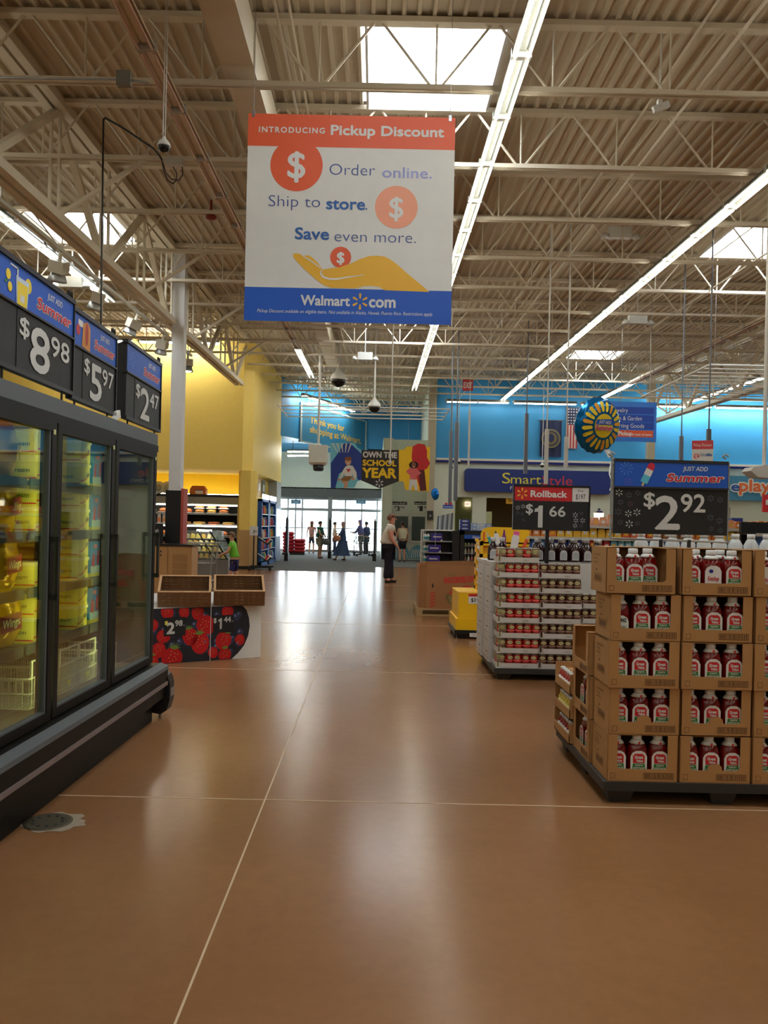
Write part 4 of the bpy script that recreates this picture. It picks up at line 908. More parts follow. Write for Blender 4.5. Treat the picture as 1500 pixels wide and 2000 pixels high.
for i, px in enumerate((344, 372)):
    c = P(px, 1166, 8.72); c.z = H+.006+.012+.07; t = thing('round_lid', 'low round pale pink lid lying in the left crate, %s one' % ['left', 'right'][i], 'tub', tuple(c))
    mb = MB(); mb.lathe([(.048, 0), (.05, .01), (.044, .018)], mat('pinkish white', (226, 196, 190), .5), 14, c); mb.build('tub', t)  # a flat round lid lying loose in the crate
# rack tray behind the crates that props them up
mb = MB(); c = (pA+pB)/2+Vector((0,0.0,0)); mb.prism([pA-Nn*.42+Vector((0,0,H)), pA-Nn*.62+Vector((0,0,H)), pA-Nn*.62+Vector((0,0,H+.10))], U*LW*.97, WHITE); mb.build('sloped_top', bt)

# floor drain
a = P(98, 1607, 4.0); t = thing('floor_drain', 'round grey floor drain ringed with bare concrete by the freezer', 'drain', (a.x, 4.0, 0))
mb = MB(); pts = [(a.x+.02+(.145+.018*math.sin(k*2.3)+.012*math.sin(k*5.1))*math.cos(2*PI*k/26), 4.0+(.13+.015*math.cos(k*1.7))*math.sin(2*PI*k/26), .002) for k in range(26)]; mb.poly(pts, mat('bare concrete', (150, 136, 118), .9, noise=.2, nscale=30)); mb.build('patch', t)
mb = MB(); mb.lathe([(.115, 0), (.115, .005), (.1, .006)], mat('drain iron', (84, 78, 64), .6, .4), 24, (a.x-.01, 4.0, 0)); 
for k in range(10): q = 2*PI*k/10; mb.lathe([(.009, .006), (.009, .008)], BLACK, 6, (a.x-.01+.07*math.cos(q), 4.0+.07*math.sin(q), 0))
mb.build('cover', t)
# ================================================================== KETCHUP PALLET
def make_pallet(label, X0, X1, Y0, Y1, h, m, name='pallet', legs=(3,3), side=True):
    t = thing(name, label, 'pallet', ((X0+X1)/2, (Y0+Y1)/2, 0))
    mb = MB(); mb.box(X0, X1, Y0, Y1, h-.05, h, m); mb.build('deck', t)
    nx, ny = legs
    for i in range(nx):
        for j in range(ny):
            cx = X0+.10+(X1-X0-.2)*i/(nx-1); cy = Y0+.09+(Y1-Y0-.18)*j/(ny-1)
            mb = MB(); mb.prism([(cx-.075, cy-.07, h-.05), (cx+.075, cy-.07, h-.05), (cx+.055, cy-.05, 0), (cx-.055, cy-.05, 0)], (0, .12, 0), m); mb.build('foot', t)
    return t
PAL = mat('dark pallet plastic', (52, 50, 48), 0.6)
KX, KY = 1.282, 4.45; BWD, BDP, BHT = 0.389, 0.30, 0.2545; PH = 0.122
make_pallet('dark plastic pallet carrying the ketchup cartons', KX-.02, KX+1.30, KY-.01, KY+1.16, PH, PAL)
# bottles
KET = mat('ketchup', (112, 12, 14), 0.14, coat=0.5); CAPW = mat('white cap', (226, 226, 224), 0.4)
def bottle_body(mb, w, d, m, hh=.218):
    prof = [(.0,.0),(.90,.0),(1.0,.012),(1.0,.13),(.98,.155),(.86,.178),(.62,.197),(.36,.209),(.30,.216)]
    n = 16; vs = []
    for r, z in prof[1:]:
        for k in range(n): a = 2*PI*k/n; e = .75; vs.append((w/2*r*math.copysign(abs(math.cos(a))**e, math.cos(a)), d/2*min(1, r*1.05)*math.copysign(abs(math.sin(a))**e, math.sin(a)), z*hh/.218))
    q = len(prof)-1
    fs = [(i*n+k, i*n+(k+1) % n, (i+1)*n+(k+1) % n, (i+1)*n+k) for i in range(q-1) for k in range(n)]; fs += [tuple(range(n))[::-1], tuple((q-1)*n+k for k in range(n))]
    mb.add(vs, fs, m, True)
def make_ketchup(kind):
    t = thing('ketchup_bottle', 'x', 'bottle'); w, d = .112, .078
    mb = MB(); bottle_body(mb, w, d, KET); mb.build('body', t)
    mb = MB(); mb.lathe([(.024,.214),(.025,.218),(.025,.238),(.022,.241)], CAPW, 14, sx=1.05); mb.build('cap', t)
    mb = MB(); mb.lathe([(.0385,.192),(.030,.204),(.0215,.213)], PRINT_W, 14, sx=1.12, sy=.96); mb.build('neck_label', t)
    mb = MB(); y = -d/2-.0015; S = Surf(mb, (0, y, 0), (1,0,0), (0,0,1.0)); S.V = Vector((0,0,1.27))
    arch = [(-.045,.012),(.045,.012),(.045,.10),(.035,.115),(.015,.124),(-.015,.124),(-.035,.115),(-.045,.10)]
    if kind == 'great':
        S.poly(arch, PRINT_W, 0); S.poly([(-.032,.072),(.032,.072),(.032,.103),(.02,.112),(-.02,.112),(-.032,.103)], RED, .001)
        S.text('Great', 0, .091, .013, PRINT_W, .002, .05, align='c', width=.044); S.text('Value', .004, .077, .011, PRINT_W, .002, .05, align='c', width=.036)
        S.poly([(-.04,.036),(.04,.036),(.036,.044),(.032,.070),(-.032,.070),(-.036,.044)], GREEN, .001); S.text('TOMATO', 0, .059, .008, PRINT_W, .002, .03, align='c', width=.044); S.text('KETCHUP', 0, .042, .013, PRINT_W, .002, .03, align='c', width=.06)
        S.disc(0, .022, .026, RED, .001, .013); S.disc(.002, .157, .006, RED, -.003)
    elif kind == 'plain':
        S.poly(arch, PRINT_W, 0); S.disc(-.012,.10,.012, NAVY, .001, .008); S.text('Ketchup', 0, .06, .02, RED, .002, .02, .2, align='c', width=.06); S.disc(0,.03,.032, RED, .001,.014)
    else:
        S.poly([(-.042,.012),(.042,.012),(.042,.075),(.034,.092),(.012,.102),(-.012,.102),(-.034,.092),(-.042,.075)], mat('heinz label', (214, 226, 222), .5), 0); S.text('HEINZ', 0, .075, .015, SIGNBLK, .002, .04, align='c', width=.06); S.text('TOMATO', 0, .045, .012, GREEN, .002, .03, align='c', width=.055); S.text('KETCHUP', 0, .028, .010, SIGNBLK, .002, .02, align='c', width=.05)
    mb.build('label', t); return t
KB = {k: Proto(make_ketchup(k)) for k in ('great', 'plain', 'other')}
# cartons with a window in the front
def make_carton_box(variant):
    t = thing('ketchup_carton', 'x', 'carton'); W, D, H = BWD-.006, BDP-.004, BHT-.002; th = .004
    mb = MB(); mb.box(0, W, 0, D, 0, th, KRAFT); mb.box(0, W, D-th, D, 0, H, KRAFT)
    if variant != 'top': mb.box(0, W, 0.012, D, H-th, H, KRAFT)
    else: mb.box(0, W, D-.10, D, H-th, H, KRAFT); mb.box(0, .05, 0, D, H-th, H, KRAFT); mb.box(W-.05, W, 0, D, H-th, H, KRAFT)
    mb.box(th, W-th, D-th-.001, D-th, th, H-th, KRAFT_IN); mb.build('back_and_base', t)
    for s in (0, 1):
        mb = MB(); mb.box(s*(W-th), s*(W-th)+th, 0, D, 0, H, KRAFT); mb.build('side_panel', t)
    mb = MB(); wx0, wx1, wz0 = .055, W-.055, .068; r = .02
    arc = lambda cx, cz, a0, a1: [(cx+r*math.cos(a0+(a1-a0)*k/4), cz+r*math.sin(a0+(a1-a0)*k/4)) for k in range(5)]
    # front panel: two posts and a lower apron whose window corners are rounded
    mb.prism([(0, 0, 0), (W, 0, 0), (W, 0, wz0), (0, 0, wz0)], (0, th, 0), KRAFT)
    mb.prism([(0, 0, wz0), (wx0, 0, wz0), (wx0, 0, H), (0, 0, H)], (0, th, 0), KRAFT); mb.prism([(wx1, 0, wz0), (W, 0, wz0), (W, 0, H), (wx1, 0, H)], (0, th, 0), KRAFT)
    pc = [(wx0, 0, wz0)] + [(wx0+r-r*math.cos(k*PI/8), 0, wz0+r-r*math.sin(k*PI/8)) for k in range(5)]; mb.prism(pc, (0, th, 0), KRAFT)
    pc = [(wx1, 0, wz0)] + [(wx1-r+r*math.sin(k*PI/8), 0, wz0+r-r*math.cos(k*PI/8)) for k in range(5)]; mb.prism(pc, (0, th, 0), KRAFT)
    if variant == 'tab': mb.prism([(W/2-.04, 0, wz0), (W/2+.04, 0, wz0), (W/2+.036, 0, wz0+.022), (W/2+.02, 0, wz0+.036), (W/2-.02, 0, wz0+.034), (W/2-.036, 0, wz0+.02)], (0, th, 0), KRAFT)
    mb.build('front_panel', t)
    mb = MB(); S = Surf(mb, (0,0,0), (1,0,0), (0,0,1))
    x0, x1, z0, z1 = W-.185, W-.022, .016, .050
    for a in ((x0,z0,x1,z0+.003),(x0,z1-.003,x1,z1),(x0,z0,x0+.003,z1),(x1-.003,z0,x1,z1)): S.rect(*a, KRAFT_D, .001)
    xx = x0+.008; random.seed(5)
    while xx < x1-.010: wd = random.choice((.0015,.003,.0045)); S.rect(xx, z0+.005, xx+wd, z1-.005, KRAFT_D, .001); xx += wd+random.choice((.002,.003,.004))
    for a in ((.018,.016,.045,.018),(.018,.044,.045,.046),(.018,.016,.020,.046),(.043,.016,.045,.046)): S.rect(*a, KRAFT_D, .001)
    mb.build('front_print', t)
    mb = MB(); S = Surf(mb, (0, D, 0), (0,-1,0), (0,0,1))
    for i, s in enumerate(('Great Value', 'Tomato', 'Ketchup')): S.text(s, .05, H-.05-.022*i, .014, KRAFT_D, .001, 0, width=.022*len(s)*.55)
    S.rect(.10, .118, .125, .126, KRAFT_D, .001)
    for a in ((.07,.055,.22,.057),(.07,.100,.22,.102),(.07,.055,.072,.102),(.218,.055,.22,.102)): S.rect(*a, KRAFT_D, .001)
    for k in range(22): S.rect(.08+k*.006, .062, .083+k*.006, .095, mat('faint print', (128, 92, 58), .8), .001)
    mb.build('side_print', t); return t
CB = {v: Proto(make_carton_box(v)) for v in ('plain', 'tab', 'top')}
COLN = ['left', 'middle', 'right']; ROWN = ['bottom', 'second', 'third', 'fourth', 'top']
for c in range(3):
    for r in range(5):
        v = 'top' if r == 4 else ('tab' if (r, c) in ((1, 0), (1, 1), (0, 1)) else 'plain')
        ox = KX + c*(BWD+.006) + (.0, .006, -.004, .003, -.028)[r]*(1 if c == 0 else .4); oy = KY + (.0, .004, -.003, .005, .0)[r]
        z = PH + r*BHT
        rot = (0, .004, -.004, .006, .01)[r]
        CB[v].put((ox, oy, z), rot, 'open-front ketchup carton, %s of the %s stack on the pallet' % (ROWN[r], COLN[c]), 'ketchup cartons facing the camera')
        for b in range(3):
            kind = 'great'
            if (c, r, b) == (0, 3, 0): kind = 'other'
            if r == 4 and ((c, b) == (1, 1) or (c, b) == (2, 0)): kind = 'plain'
            bx_ = ox + .062 + b*.1145 + (0 if r < 4 or c else (-.004-.012*b)); by_ = oy + .055
            if c == 0 and r == 4 and b == 2: by_ = oy + .125
            nm = {'great': 'red and green labelled ketchup bottle', 'other': 'ketchup bottle with pale keystone label', 'plain': 'ketchup bottle with white label'}[kind]
            KB[kind].put((bx_, by_, z+.006), 0.02*(b-1), '%s, %s in the %s carton, %s stack' % (nm, ['left', 'centre', 'right'][b], ROWN[r], COLN[c]), 'ketchup bottles in the cartons')
        if r == 4 and c == 1:
            for b in range(2): KB['great'].put((ox+.13+b*.14, oy+.16, z+.006), 0, 'ketchup bottle behind, %s of two in the rear of the top middle carton' % ['left', 'right'][b], 'ketchup bottles in the cartons')
# second and third columns along the pallet's left side, facing left
for r, (n, z) in enumerate(((2, PH), (2, PH+BHT), (0, PH+2*BHT))):
    v = 'plain'
    o = CB[v if r < 2 else 'top'].put((KX-.012-.008*r, KY+BDP+.012+.405, z), -PI/2, 'ketchup carton opening to the left, %s on the pallet side' % ['bottom', 'second', 'topmost and empty'][r], 'ketchup cartons facing the aisle')
    for b in range(n):
        KB['great'].put((KX-.012+.055, KY+BDP+.012+.405-.15-.125*b, z+.006), -PI/2, 'ketchup bottle facing the aisle, %s in the %s side carton' % (['far', 'near'][b], ['bottom', 'second'][r]), 'ketchup bottles facing the aisle')
# low trays with yellow and red bottles at the pallet's far side
TRB = mat('mustard', (216, 190, 66), 0.35); TRR = mat('relish red', (150, 34, 26), 0.35)
def make_small(m, nm, cat='bottle'):
    t = thing(nm, 'x', cat); mb = MB(); mb.lathe([(.026,0),(.028,.006),(.028,.075),(.018,.092),(.014,.10)], m, 12); mb.build('body', t)
    mb = MB(); mb.lathe([(.016,.1),(.016,.118)], CAPW, 10); mb.build('cap', t); mb = MB(); mb.lathe([(.0285,.02),(.0285,.065)], PRINT_W if m is TRR else LEMON2, 12); mb.build('label', t); return t
SM = {'y': Proto(make_small(TRB, 'mustard_bottle')), 'r': Proto(make_small(TRR, 'sauce_bottle'))}
TH_ = .155; ty0 = KY+BDP+.43; ty1 = KY+1.155
for r in range(3):
    z = PH + r*TH_; t = thing('display_tray', 'low cardboard tray of small bottles at the pallet side, %s layer' % ['bottom', 'middle', 'top'][r], 'tray', (KX+.2, (ty0+ty1)/2, z))
    mb = MB(); X0, X1 = KX-.035, KX+.36
    mb.box(X0, X1, ty0, ty1, z, z+.005, KRAFT); mb.box(X0, X0+.005, ty0, ty1, z, z+.06, KRAFT); mb.box(X0, X1, ty0, ty0+.005, z, z+.13, KRAFT); mb.box(X0, X1, ty1-.005, ty1, z, z+.145, KRAFT); mb.box(X1-.005, X1, ty0, ty1, z, z+.145, KRAFT); mb.build('tray', t)
    if r == 2: mb = MB(); mb.box(X0+.08, X1, ty0+.006, ty1-.006, z+.1, z+.105, KRAFT); mb.build('liner', t)
    for b in range(6):
        kk = 'y' if (r == 1 or (b < 1 and r == 2)) else 'r'
        SM[kk].put((X0+.036, ty0+.04+b*.062, z+.006), -PI/2, '%s small %s bottle from the near end in the %s side tray' % (nth(b), 'yellow' if kk == 'y' else 'red', ['bottom', 'middle', 'top'][r]), 'small bottles in the side trays')
# back row of plain cartons filling the pallet
for c in range(2):
    for r in range(5):
        t = thing('shipping_carton', 'closed carton behind the ketchup stacks, %s of the %s pile' % (ROWN[r], ['left', 'right'][c]), 'carton', (KX+.62+c*.44, KY+.55, PH+r*BHT))
        mb = MB(); mb.box(KX+.44+c*.42, KX+.84+c*.42, KY+BDP+.02, KY+BDP+.42, PH+r*BHT, PH+(r+1)*BHT-.003-(0.03 if r == 4 else 0), KRAFT); mb.build('box', t)
        mb = MB(); z = PH+(r+1)*BHT-.002-(0.03 if r == 4 else 0); mb.box(KX+.44+c*.42, KX+.84+c*.42, KY+BDP+.2, KY+BDP+.24, z-.001, z+.0005, mat('packing tape', (190, 160, 110), .3)); mb.build('tape', t)
# clear jugs with white caps at the back of the pallet
def make_jug():
    t = thing('clear_jug', 'x', 'bottle'); mb = MB(); mb.lathe([(.05,0),(.055,.01),(.055,.16),(.035,.2),(.022,.215)], mat('cloudy clear plastic', (206, 212, 212), .25), 14); mb.build('body', t)
    mb = MB(); mb.lathe([(.03,.213),(.03,.25)], CAPW, 12); mb.build('cap', t); mb = MB(); mb.lathe([(.0556,.05),(.0556,.13)], mat('pale pink label', (226, 196, 206), .5), 14); mb.build('label', t); return t
JG = Proto(make_jug())
t = thing('shelf_stand', 'low dark rack behind the ketchup pallet', 'rack', (2.5, 6.7, 0))
mb = MB(); mb.box(2.05, 3.6, 6.4, 7.0, 1.19, 1.22, DARKMETAL); mb.build('shelf', t)
for x, y in ((2.3,6.43),(3.55,6.43),(2.3,6.97),(3.55,6.97)): mb = MB(); mb.box(x-.02, x+.02, y-.02, y+.02, 0, 1.19, DARKMETAL); mb.build('leg', t)
for i in range(12): JG.put((2.11+i*.125, 6.52, 1.22), 0, '%s white-capped clear jug from the left behind the ketchup cartons' % nth(i), 'clear jugs behind the ketchup')

# ================================================================== THE LARGE PRICE SIGN
def tall_sign(label, px0, py0, px1, py1, Y, header, d, c, foot, frame=False, name='price_sign'):
    a = P(px0, py1, Y); b = P(px1, py0, Y); X0, X1 = a.x, b.x; z0 = (P(px0, py1, Y).z+P(px1, py1, Y).z)/2; z1 = z0 + (py1-py0)/1600*Y
    t = thing(name, label, 'sign', ((X0+X1)/2, Y, foot)); W = X1-X0; H = z1-z0
    mb = MB(); mb.box(X0, X1, Y, Y+.02, z0, z1, SIGNBLK); mb.build('board', t)
    mb = MB(); S = Surf(mb, (X0, Y, z0), (1,0,0), (0,0,1)); header(S, W, H); mb.build('header_print', t)
    mb = MB(); S.mb = mb; return t, mb, S, W, H, X0, X1, z0, z1
def h292(S, W, H): summer_header(S, .003, H*.63, W-.003, H-.008, 'pop', W)
LY_ = 4.95
t, mb, S, W, H, X0, X1, z0, z1 = tall_sign('large black and blue price sign for 2.92 above the ketchup cartons', 1197, 899, 1423, 1044, LY_, h292, '2', '92', PH+5*BHT-.03)
S.text('$', W*.265, H*.37, H*.20, DIG, .004, .018, width=W*.095); S.text('2', W*.37, H*.075, H*.46, DIG, .004, .02, width=W*.205); S.text('92', W*.59, H*.31, H*.25, DIG, .004, .018, width=W*.21)
mb.build('price_digits', t)
mb = MB(); S.mb = mb; STARW = mat('white sparkle', (210, 212, 214), .5); STARG = mat('dim sparkle', (96, 102, 112), .5)
for x, y, r, m in ((.045,.55,.032,STARW),(.13,.52,.028,STARG),(.21,.55,.026,STARG),(.06,.42,.024,STARG),(.145,.40,.026,mat('mauve sparkle',(120,70,100),.5)),(.04,.29,.03,STARG),(.13,.27,.03,STARW),(.205,.29,.032,STARW),(.06,.15,.024,STARG),(.14,.13,.034,STARW),(.21,.14,.022,STARG),(.85,.50,.028,STARG),(.93,.48,.026,STARG),(.85,.24,.028,STARG),(.93,.20,.028,STARG),(.86,.09,.022,STARG),(.94,.07,.024,STARG)):
    S.spark(W*x, H*y, W*r, m, .004, .15)
mb.build('sparkles', t)
mb = MB()
for a, b in (((X0-.012, z0-.03), (X0-.012, z1+.03)), ((X1+.006, z0-.04), (X1+.006, z1+.0)), ((X0-.012, z0-.03), (X1+.006, z0-.04)), ((X0-.012, z1-.0), (X1+.006, z1-.008))): mb.tube((a[0], LY_+.01, a[1]), (b[0], LY_+.01, b[1]), .0065, GALV, 8)
mb.bar((X0, LY_+.005, z1-.004), (X1, LY_+.005, z1-.01), .02, .018, DARKMETAL); mb.bar((X0, LY_-.004, z0+H*.625), (X1, LY_-.004, z0+H*.625), .012, .012, DARKMETAL)
for x in (X0-.012, X1-.012): mb.path([(x, LY_+.01, z1+.015), (x-.02, LY_+.01, z1+.03), (x, LY_+.01, z1+.045), (x+.018, LY_+.01, z1+.03)], .005, GALV, 5)
mb.build('frame', t)
mb = MB(); mb.tube(((X0+X1)/2-.05, LY_+.01, PH+5*BHT-.03), ((X0+X1)/2-.05, LY_+.01, z0-.03), .012, DARKMETAL, 8); mb.tube(((X0+X1)/2+.12, LY_+.01, PH+5*BHT-.03), ((X0+X1)/2+.12, LY_+.01, z0-.03), .012, DARKMETAL, 8); mb.build('post', t)

# ================================================================== FOIL BALLOONS
FOILB = mat('blue foil', (20, 112, 176), 0.16, 0.55, bump=0.12, nscale=6)
c = P(1166, 831, 5.75); Rb = 55*5.75/1600
t = thing('foil_balloon', 'large blue foil balloon with a yellow sun floating over the price sign', 'balloon', (c.x, c.y, c.z-Rb))
bq = Matrix.Translation(c) @ Matrix.Rotation(math.radians(27), 4, 'Z') @ Matrix.Rotation(math.radians(8), 4, 'X')
mb = MB(); mb.T = bq; n = 40; K_ = 9
def bal(r, a, side):   # radius 0..1, angle -> bulged point, puckered rim
    th = Rb*.36*math.sqrt(max(0, 1-r**2.4)); pk = 1+.018*math.cos(20*a)*r**6
    return (Rb*r*pk*math.cos(a), side*(th+.006*math.sin(17*a)*(r**3)*(1-r)*3), Rb*r*pk*math.sin(a))
vs = []; fs = []
for side in (-1, 1):
    b0 = len(vs)
    for i in range(K_+1):
        r = (i/K_)**.75
        for k in range(n): vs.append(bal(r, 2*PI*k/n, side))
    for i in range(K_):
        for k in range(n):
            f = (b0+i*n+k, b0+(i+1)*n+k, b0+(i+1)*n+(k+1) % n, b0+i*n+(k+1) % n); fs.append(f if side < 0 else f[::-1])
mb.add(vs, fs, FOILB, True)
mb.build('envelope', t)
mb = MB(); mb.T = bq; SUNY = mat('sun yellow foil', (240, 208, 50), .3, .2); SUNO = mat('sun amber foil', (226, 158, 40), .3, .2)
def onbal(r, a): x, y, z = bal(r, a, -1); return (x, y-.003, z)
for k in range(20):
    a = 2*PI*(k+.5)/20; w = .115; rs = [.55,.62,.70,.78,.86]
    pts = [onbal(r, a+w*q/(.6+r*.9)) for r, q in ((.50,-.7),(.57,-1),(.68,-1),(.80,-1),(.86,-.5),(.86,.5),(.80,1),(.68,1),(.57,1),(.50,.7))]
    mb.poly(pts, SUNY if k % 3 else SUNO)
mb.build('sun_rays', t)
mb = MB(); mb.T = bq
for i in range(3):
    for k in range(24):
        a0, a1 = 2*PI*k/24, 2*PI*(k+1)/24; r0, r1 = .42*i/3+.001, .42*(i+1)/3
        mb.poly([onbal(r0, a0), onbal(r1, a0), onbal(r1, a1), onbal(r0, a1)], SUNY)
mb.build('sun_disc', t)
mb = MB(); mb.T = bq; yb = -Rb*.36-.006
S = Surf(mb, (0, yb, 0), (1,0,0), (0,0,1)); S.poly([(-Rb*.40, Rb*.02), (Rb*.40, Rb*.06), (Rb*.36, Rb*.26), (-Rb*.36, Rb*.2)], BLUE, .0); S.text('JUST ADD', 0, Rb*.08, Rb*.11, PRINT_W, .002, .02, .15, align='c', width=Rb*.55)
S.text('Summer', 0, -Rb*.14, Rb*.17, PRINT_W, .001, .09, .15, align='c', width=Rb*.8); S.text('Summer', 0, -Rb*.14, Rb*.17, SUMRED, .003, .03, .15, align='c', width=Rb*.79); mb.build('lettering', t)
mb = MB(); a = P(1190, 886, 5.7); pts = [P(x, y, 5.6-.1*i) for i, (x, y) in enumerate(((1187,882),(1196,893),(1193,905),(1190,925),(1196,945),(1191,958)))]; mb.path([tuple(p) for p in pts], .004, PRINT_W, 5); mb.prism([P(1180,878,5.74), P(1192,878,5.74), P(1196,892,5.74), P(1188,894,5.74)], (0,.004,0), CAPW); mb.build('ribbon', t)
c = P(850, 965, 16.0); k = .01
t = thing('small_foil_balloon', 'small crumpled blue foil balloon beside the entrance column', 'balloon', (c.x, 16.0, c.z-.13))
mb = MB(); n = 14; vs = []
for i in range(9):
    q = PI*i/8; r = max(.02, math.sin(q))
    for j in range(n): a = 2*PI*j/n; rr = r*(1+.12*math.sin(3*a+i)); vs.append((c.x+.075*rr*math.cos(a), 16+.06*rr*math.sin(a), c.z-.12*math.cos(q)))
fs = [(i*n+j, i*n+(j+1) % n, (i+1)*n+(j+1) % n, (i+1)*n+j) for i in range(8) for j in range(n)]; mb.add(vs, fs, mat('bright blue foil', (16, 120, 214), .2, .6), False); mb.build('envelope', t)
mb = MB(); mb.tube((c.x, 16, c.z-.12), (c.x+.04, 16.2, 1.05), .003, PRINT_W, 4); mb.build('ribbon', t)

# ================================================================== JAR PALLET
JX, JY = 1.20, 7.92; TP = 0.1465; TPH = .112; TW = .40
make_pallet('dark pallet under the white trays of jars', JX-.03, JX+1.35, JY, JY+1.25, TPH, PAL)
TRAYW = mat('white tray board', (206, 202, 196), .6); SALSA = mat('salsa', (176, 40, 32), .22, coat=.4); BROWNS = mat('brown sauce', (92, 50, 34), .22, coat=.4); GRNJ = mat('pale green jar', (150, 146, 96), .25)
def make_jar(m, nm, lab):
    t = thing(nm, 'x', 'jar'); mb = MB(); mb.lathe([(.036,0),(.040,.006),(.040,.112),(.035,.124)], m, 14); mb.build('glass', t)
    mb = MB(); mb.lathe([(.037,.122),(.037,.137)], mat('jar lid', (170, 164, 150), .35, .5), 14); mb.build('lid', t)
    mb = MB(); mb.lathe([(.0405,.052),(.0405,.076)], mat('red label band', (226, 84, 80), .5) if lab == 'r' else mat('brown label band', (140, 104, 86), .5), 14)
    S = Surf(mb, (0, -.0415, .098), (1,0,0), (0,0,1)); S.disc(0, 0, .028, BLACK, 0, .018, 16); S.disc(0, 0, .026, mat('cream label', (214, 200, 140), .5), .0008, .0155, 16); S.text('SALSA', 0, -.005, .010, BLACK, .0016, .03, align='c', width=.038)
    mb.build('label', t); return t
JR = {'r': Proto(make_jar(SALSA, 'salsa_jar', 'r')), 'b': Proto(make_jar(BROWNS, 'salsa_jar', 'b')), 'g': Proto(make_jar(GRNJ, 'salsa_jar', 'b'))}
RW = ['bottom', 'second', 'third', 'fourth', 'fifth', 'sixth', 'seventh', 'topmost']
def make_tray():
    t = thing('jar_tray', 'x', 'tray'); D = .30; mb = MB(); mb.box(0, TW, 0, D, 0, .004, TRAYW); mb.build('base', t)
    mb = MB(); r = .03
    out = [(r, 0), (TW, 0)]
    mb.box(.035, TW, 0, .004, 0, .050, TRAYW); mb.box(0, .004, .04, D, 0, .050, TRAYW); mb.prism([(0, .04, 0), (.035, 0, 0), (.037, .005, 0), (.004, .042, 0)], (0,0,.060), TRAYW); mb.box(TW-.004, TW, 0, D, 0, .050, TRAYW); mb.build('rim', t)
    mb = MB(); S = Surf(mb, (0,0,0), (1,0,0), (0,0,1)); S.text('SALSA', TW*.62, .018, .012, KRAFT_D, .001, 0, width=.05); mb.build('print', t); return t
TR = Proto(make_tray())
for r in range(8):
    z = TPH + r*TP + .001
    for c in range(2 if r < 7 else 1):
        ox = JX + c*(TW+.008) + .006*((r*7) % 3-1) - (.012 if r > 4 else 0); TR.put((ox, JY+.02, z), 0, 'white cardboard jar tray, %s row, %s stack' % (RW[r], ['left', 'right'][c]), 'jar trays')
        for b in range(5):
            kk = ('r' if c == 0 else 'b'); 
            if b == 0 and c == 0: kk = 'g'
            if r == 7: kk = 'grgrg'[b]
            JR[kk].put((ox+.045+b*.0805, JY+.066, z+.006), .5*(random.random()-.5), '%s jar from the left, %s row tray, %s stack' % (nth(b), RW[r], ['left', 'right'][c]), 'jars in the white trays')
        if c == 0:
            for b in range(2): JR['g' if b else 'r'].put((ox+.045, JY+.14+b*.078, z+.006), 0, 'jar behind the corner jar, %s back, in the %s row tray' % (nth(b), RW[r]), 'jars in the white trays')
    if r < 7:  # the stack continuing behind the ketchup pallet
        if r in (3, 4):
            ox = JX+2*(TW+.008); TR.put((ox, JY+.1, z), 0, 'white cardboard jar tray, %s row, short right-hand stack' % RW[r], 'jar trays')
            for b in range(3): JR['b'].put((ox+.05+b*.0775, JY+.142, z+.006), 0, '%s jar in the %s row of the short right-hand stack' % (nth(b), RW[r]), 'jars in the white trays')
t = thing('white_carton_block', 'white printed cartons filling the middle of the jar pallet', 'carton', (JX+.8, JY+.8, TPH))
mb = MB(); mb.box(JX+.42, JX+1.3, JY+.36, JY+.62, TPH, TPH+7*TP-.01, TRAYW); mb.build('box', t)
# white cartons at the left side
for r in range(4):
    for c in range(2):
        t = thing('white_carton', 'white sauce carton at the left side of the jar pallet, %s, %s one' % (['bottom', 'second', 'third', 'topmost'][r], ['near', 'far'][c]), 'carton', (JX, JY+.5+.35*c, TPH+r*.255))
        mb = MB(); x0 = JX-.04-.02*c; mb.box(x0, x0+.38, JY+.36+.42*c, JY+.76+.42*c, TPH+r*.255, TPH+(r+1)*.255-.004, TRAYW); mb.build('box', t)
        mb = MB(); S = Surf(mb, (x0, JY+.76+.42*c, TPH+r*.255), (0,-1,0), (0,0,1))
        for yy in (.035, .21): S.rect(.03, yy, .37, yy+.004, KRAFT_D, .001)
        S.rect(.05, .07, .054, .19, KRAFT_D, .001); S.rect(.2, .09, .33, .1, KRAFT_D, .001); mb.build('print', t)
# dark sauce bottles on top
BBQ = mat('dark sauce', (44, 14, 18), .12, coat=.5)
def make_bbq():
    t = thing('sauce_bottle', 'x', 'bottle'); mb = MB(); mb.lathe([(.05,0),(.056,.01),(.058,.06),(.056,.12),(.045,.16),(.022,.185),(.02,.2)], BBQ, 16, sy=.7); mb.build('body', t)
    mb = MB(); mb.lathe([(.027,.195),(.027,.24)], mat('silver white cap', (204, 204, 204), .35), 12); mb.build('cap', t)
    mb = MB(); S = Surf(mb, (0, -.043, 0), (1,0,0), (0,0,1)); S.poly([(-.036,.02),(.036,.02),(.036,.085),(.03,.105),(.015,.118),(-.015,.118),(-.03,.105),(-.036,.085)], mat('grey white label', (200, 200, 202), .5), 0); S.poly([(-.028,.03),(.028,.03),(.028,.08),(.018,.1),(-.018,.1),(-.028,.08)], mat('grey print', (170, 172, 176), .5), .001); mb.build('label', t); return t
BQ = Proto(make_bbq())
for k in range(2):
    for i in range(6): BQ.put((JX+.46+i*.122, JY+.42+k*.1, TPH+7*TP), 0, '%s dark sauce bottle from the left on the jar pallet, %s row' % (nth(i), ['front', 'back'][k]), 'dark sauce bottles on top of the jar pallet')
for i in range(2): BQ.put((JX+.02+i*.11, JY+.6+.1*i, TPH+4*.255), 0, 'dark sauce bottle on the white cartons left of the top tray, %s one' % ['near', 'far'][i], 'dark sauce bottles on top of the jar pallet')
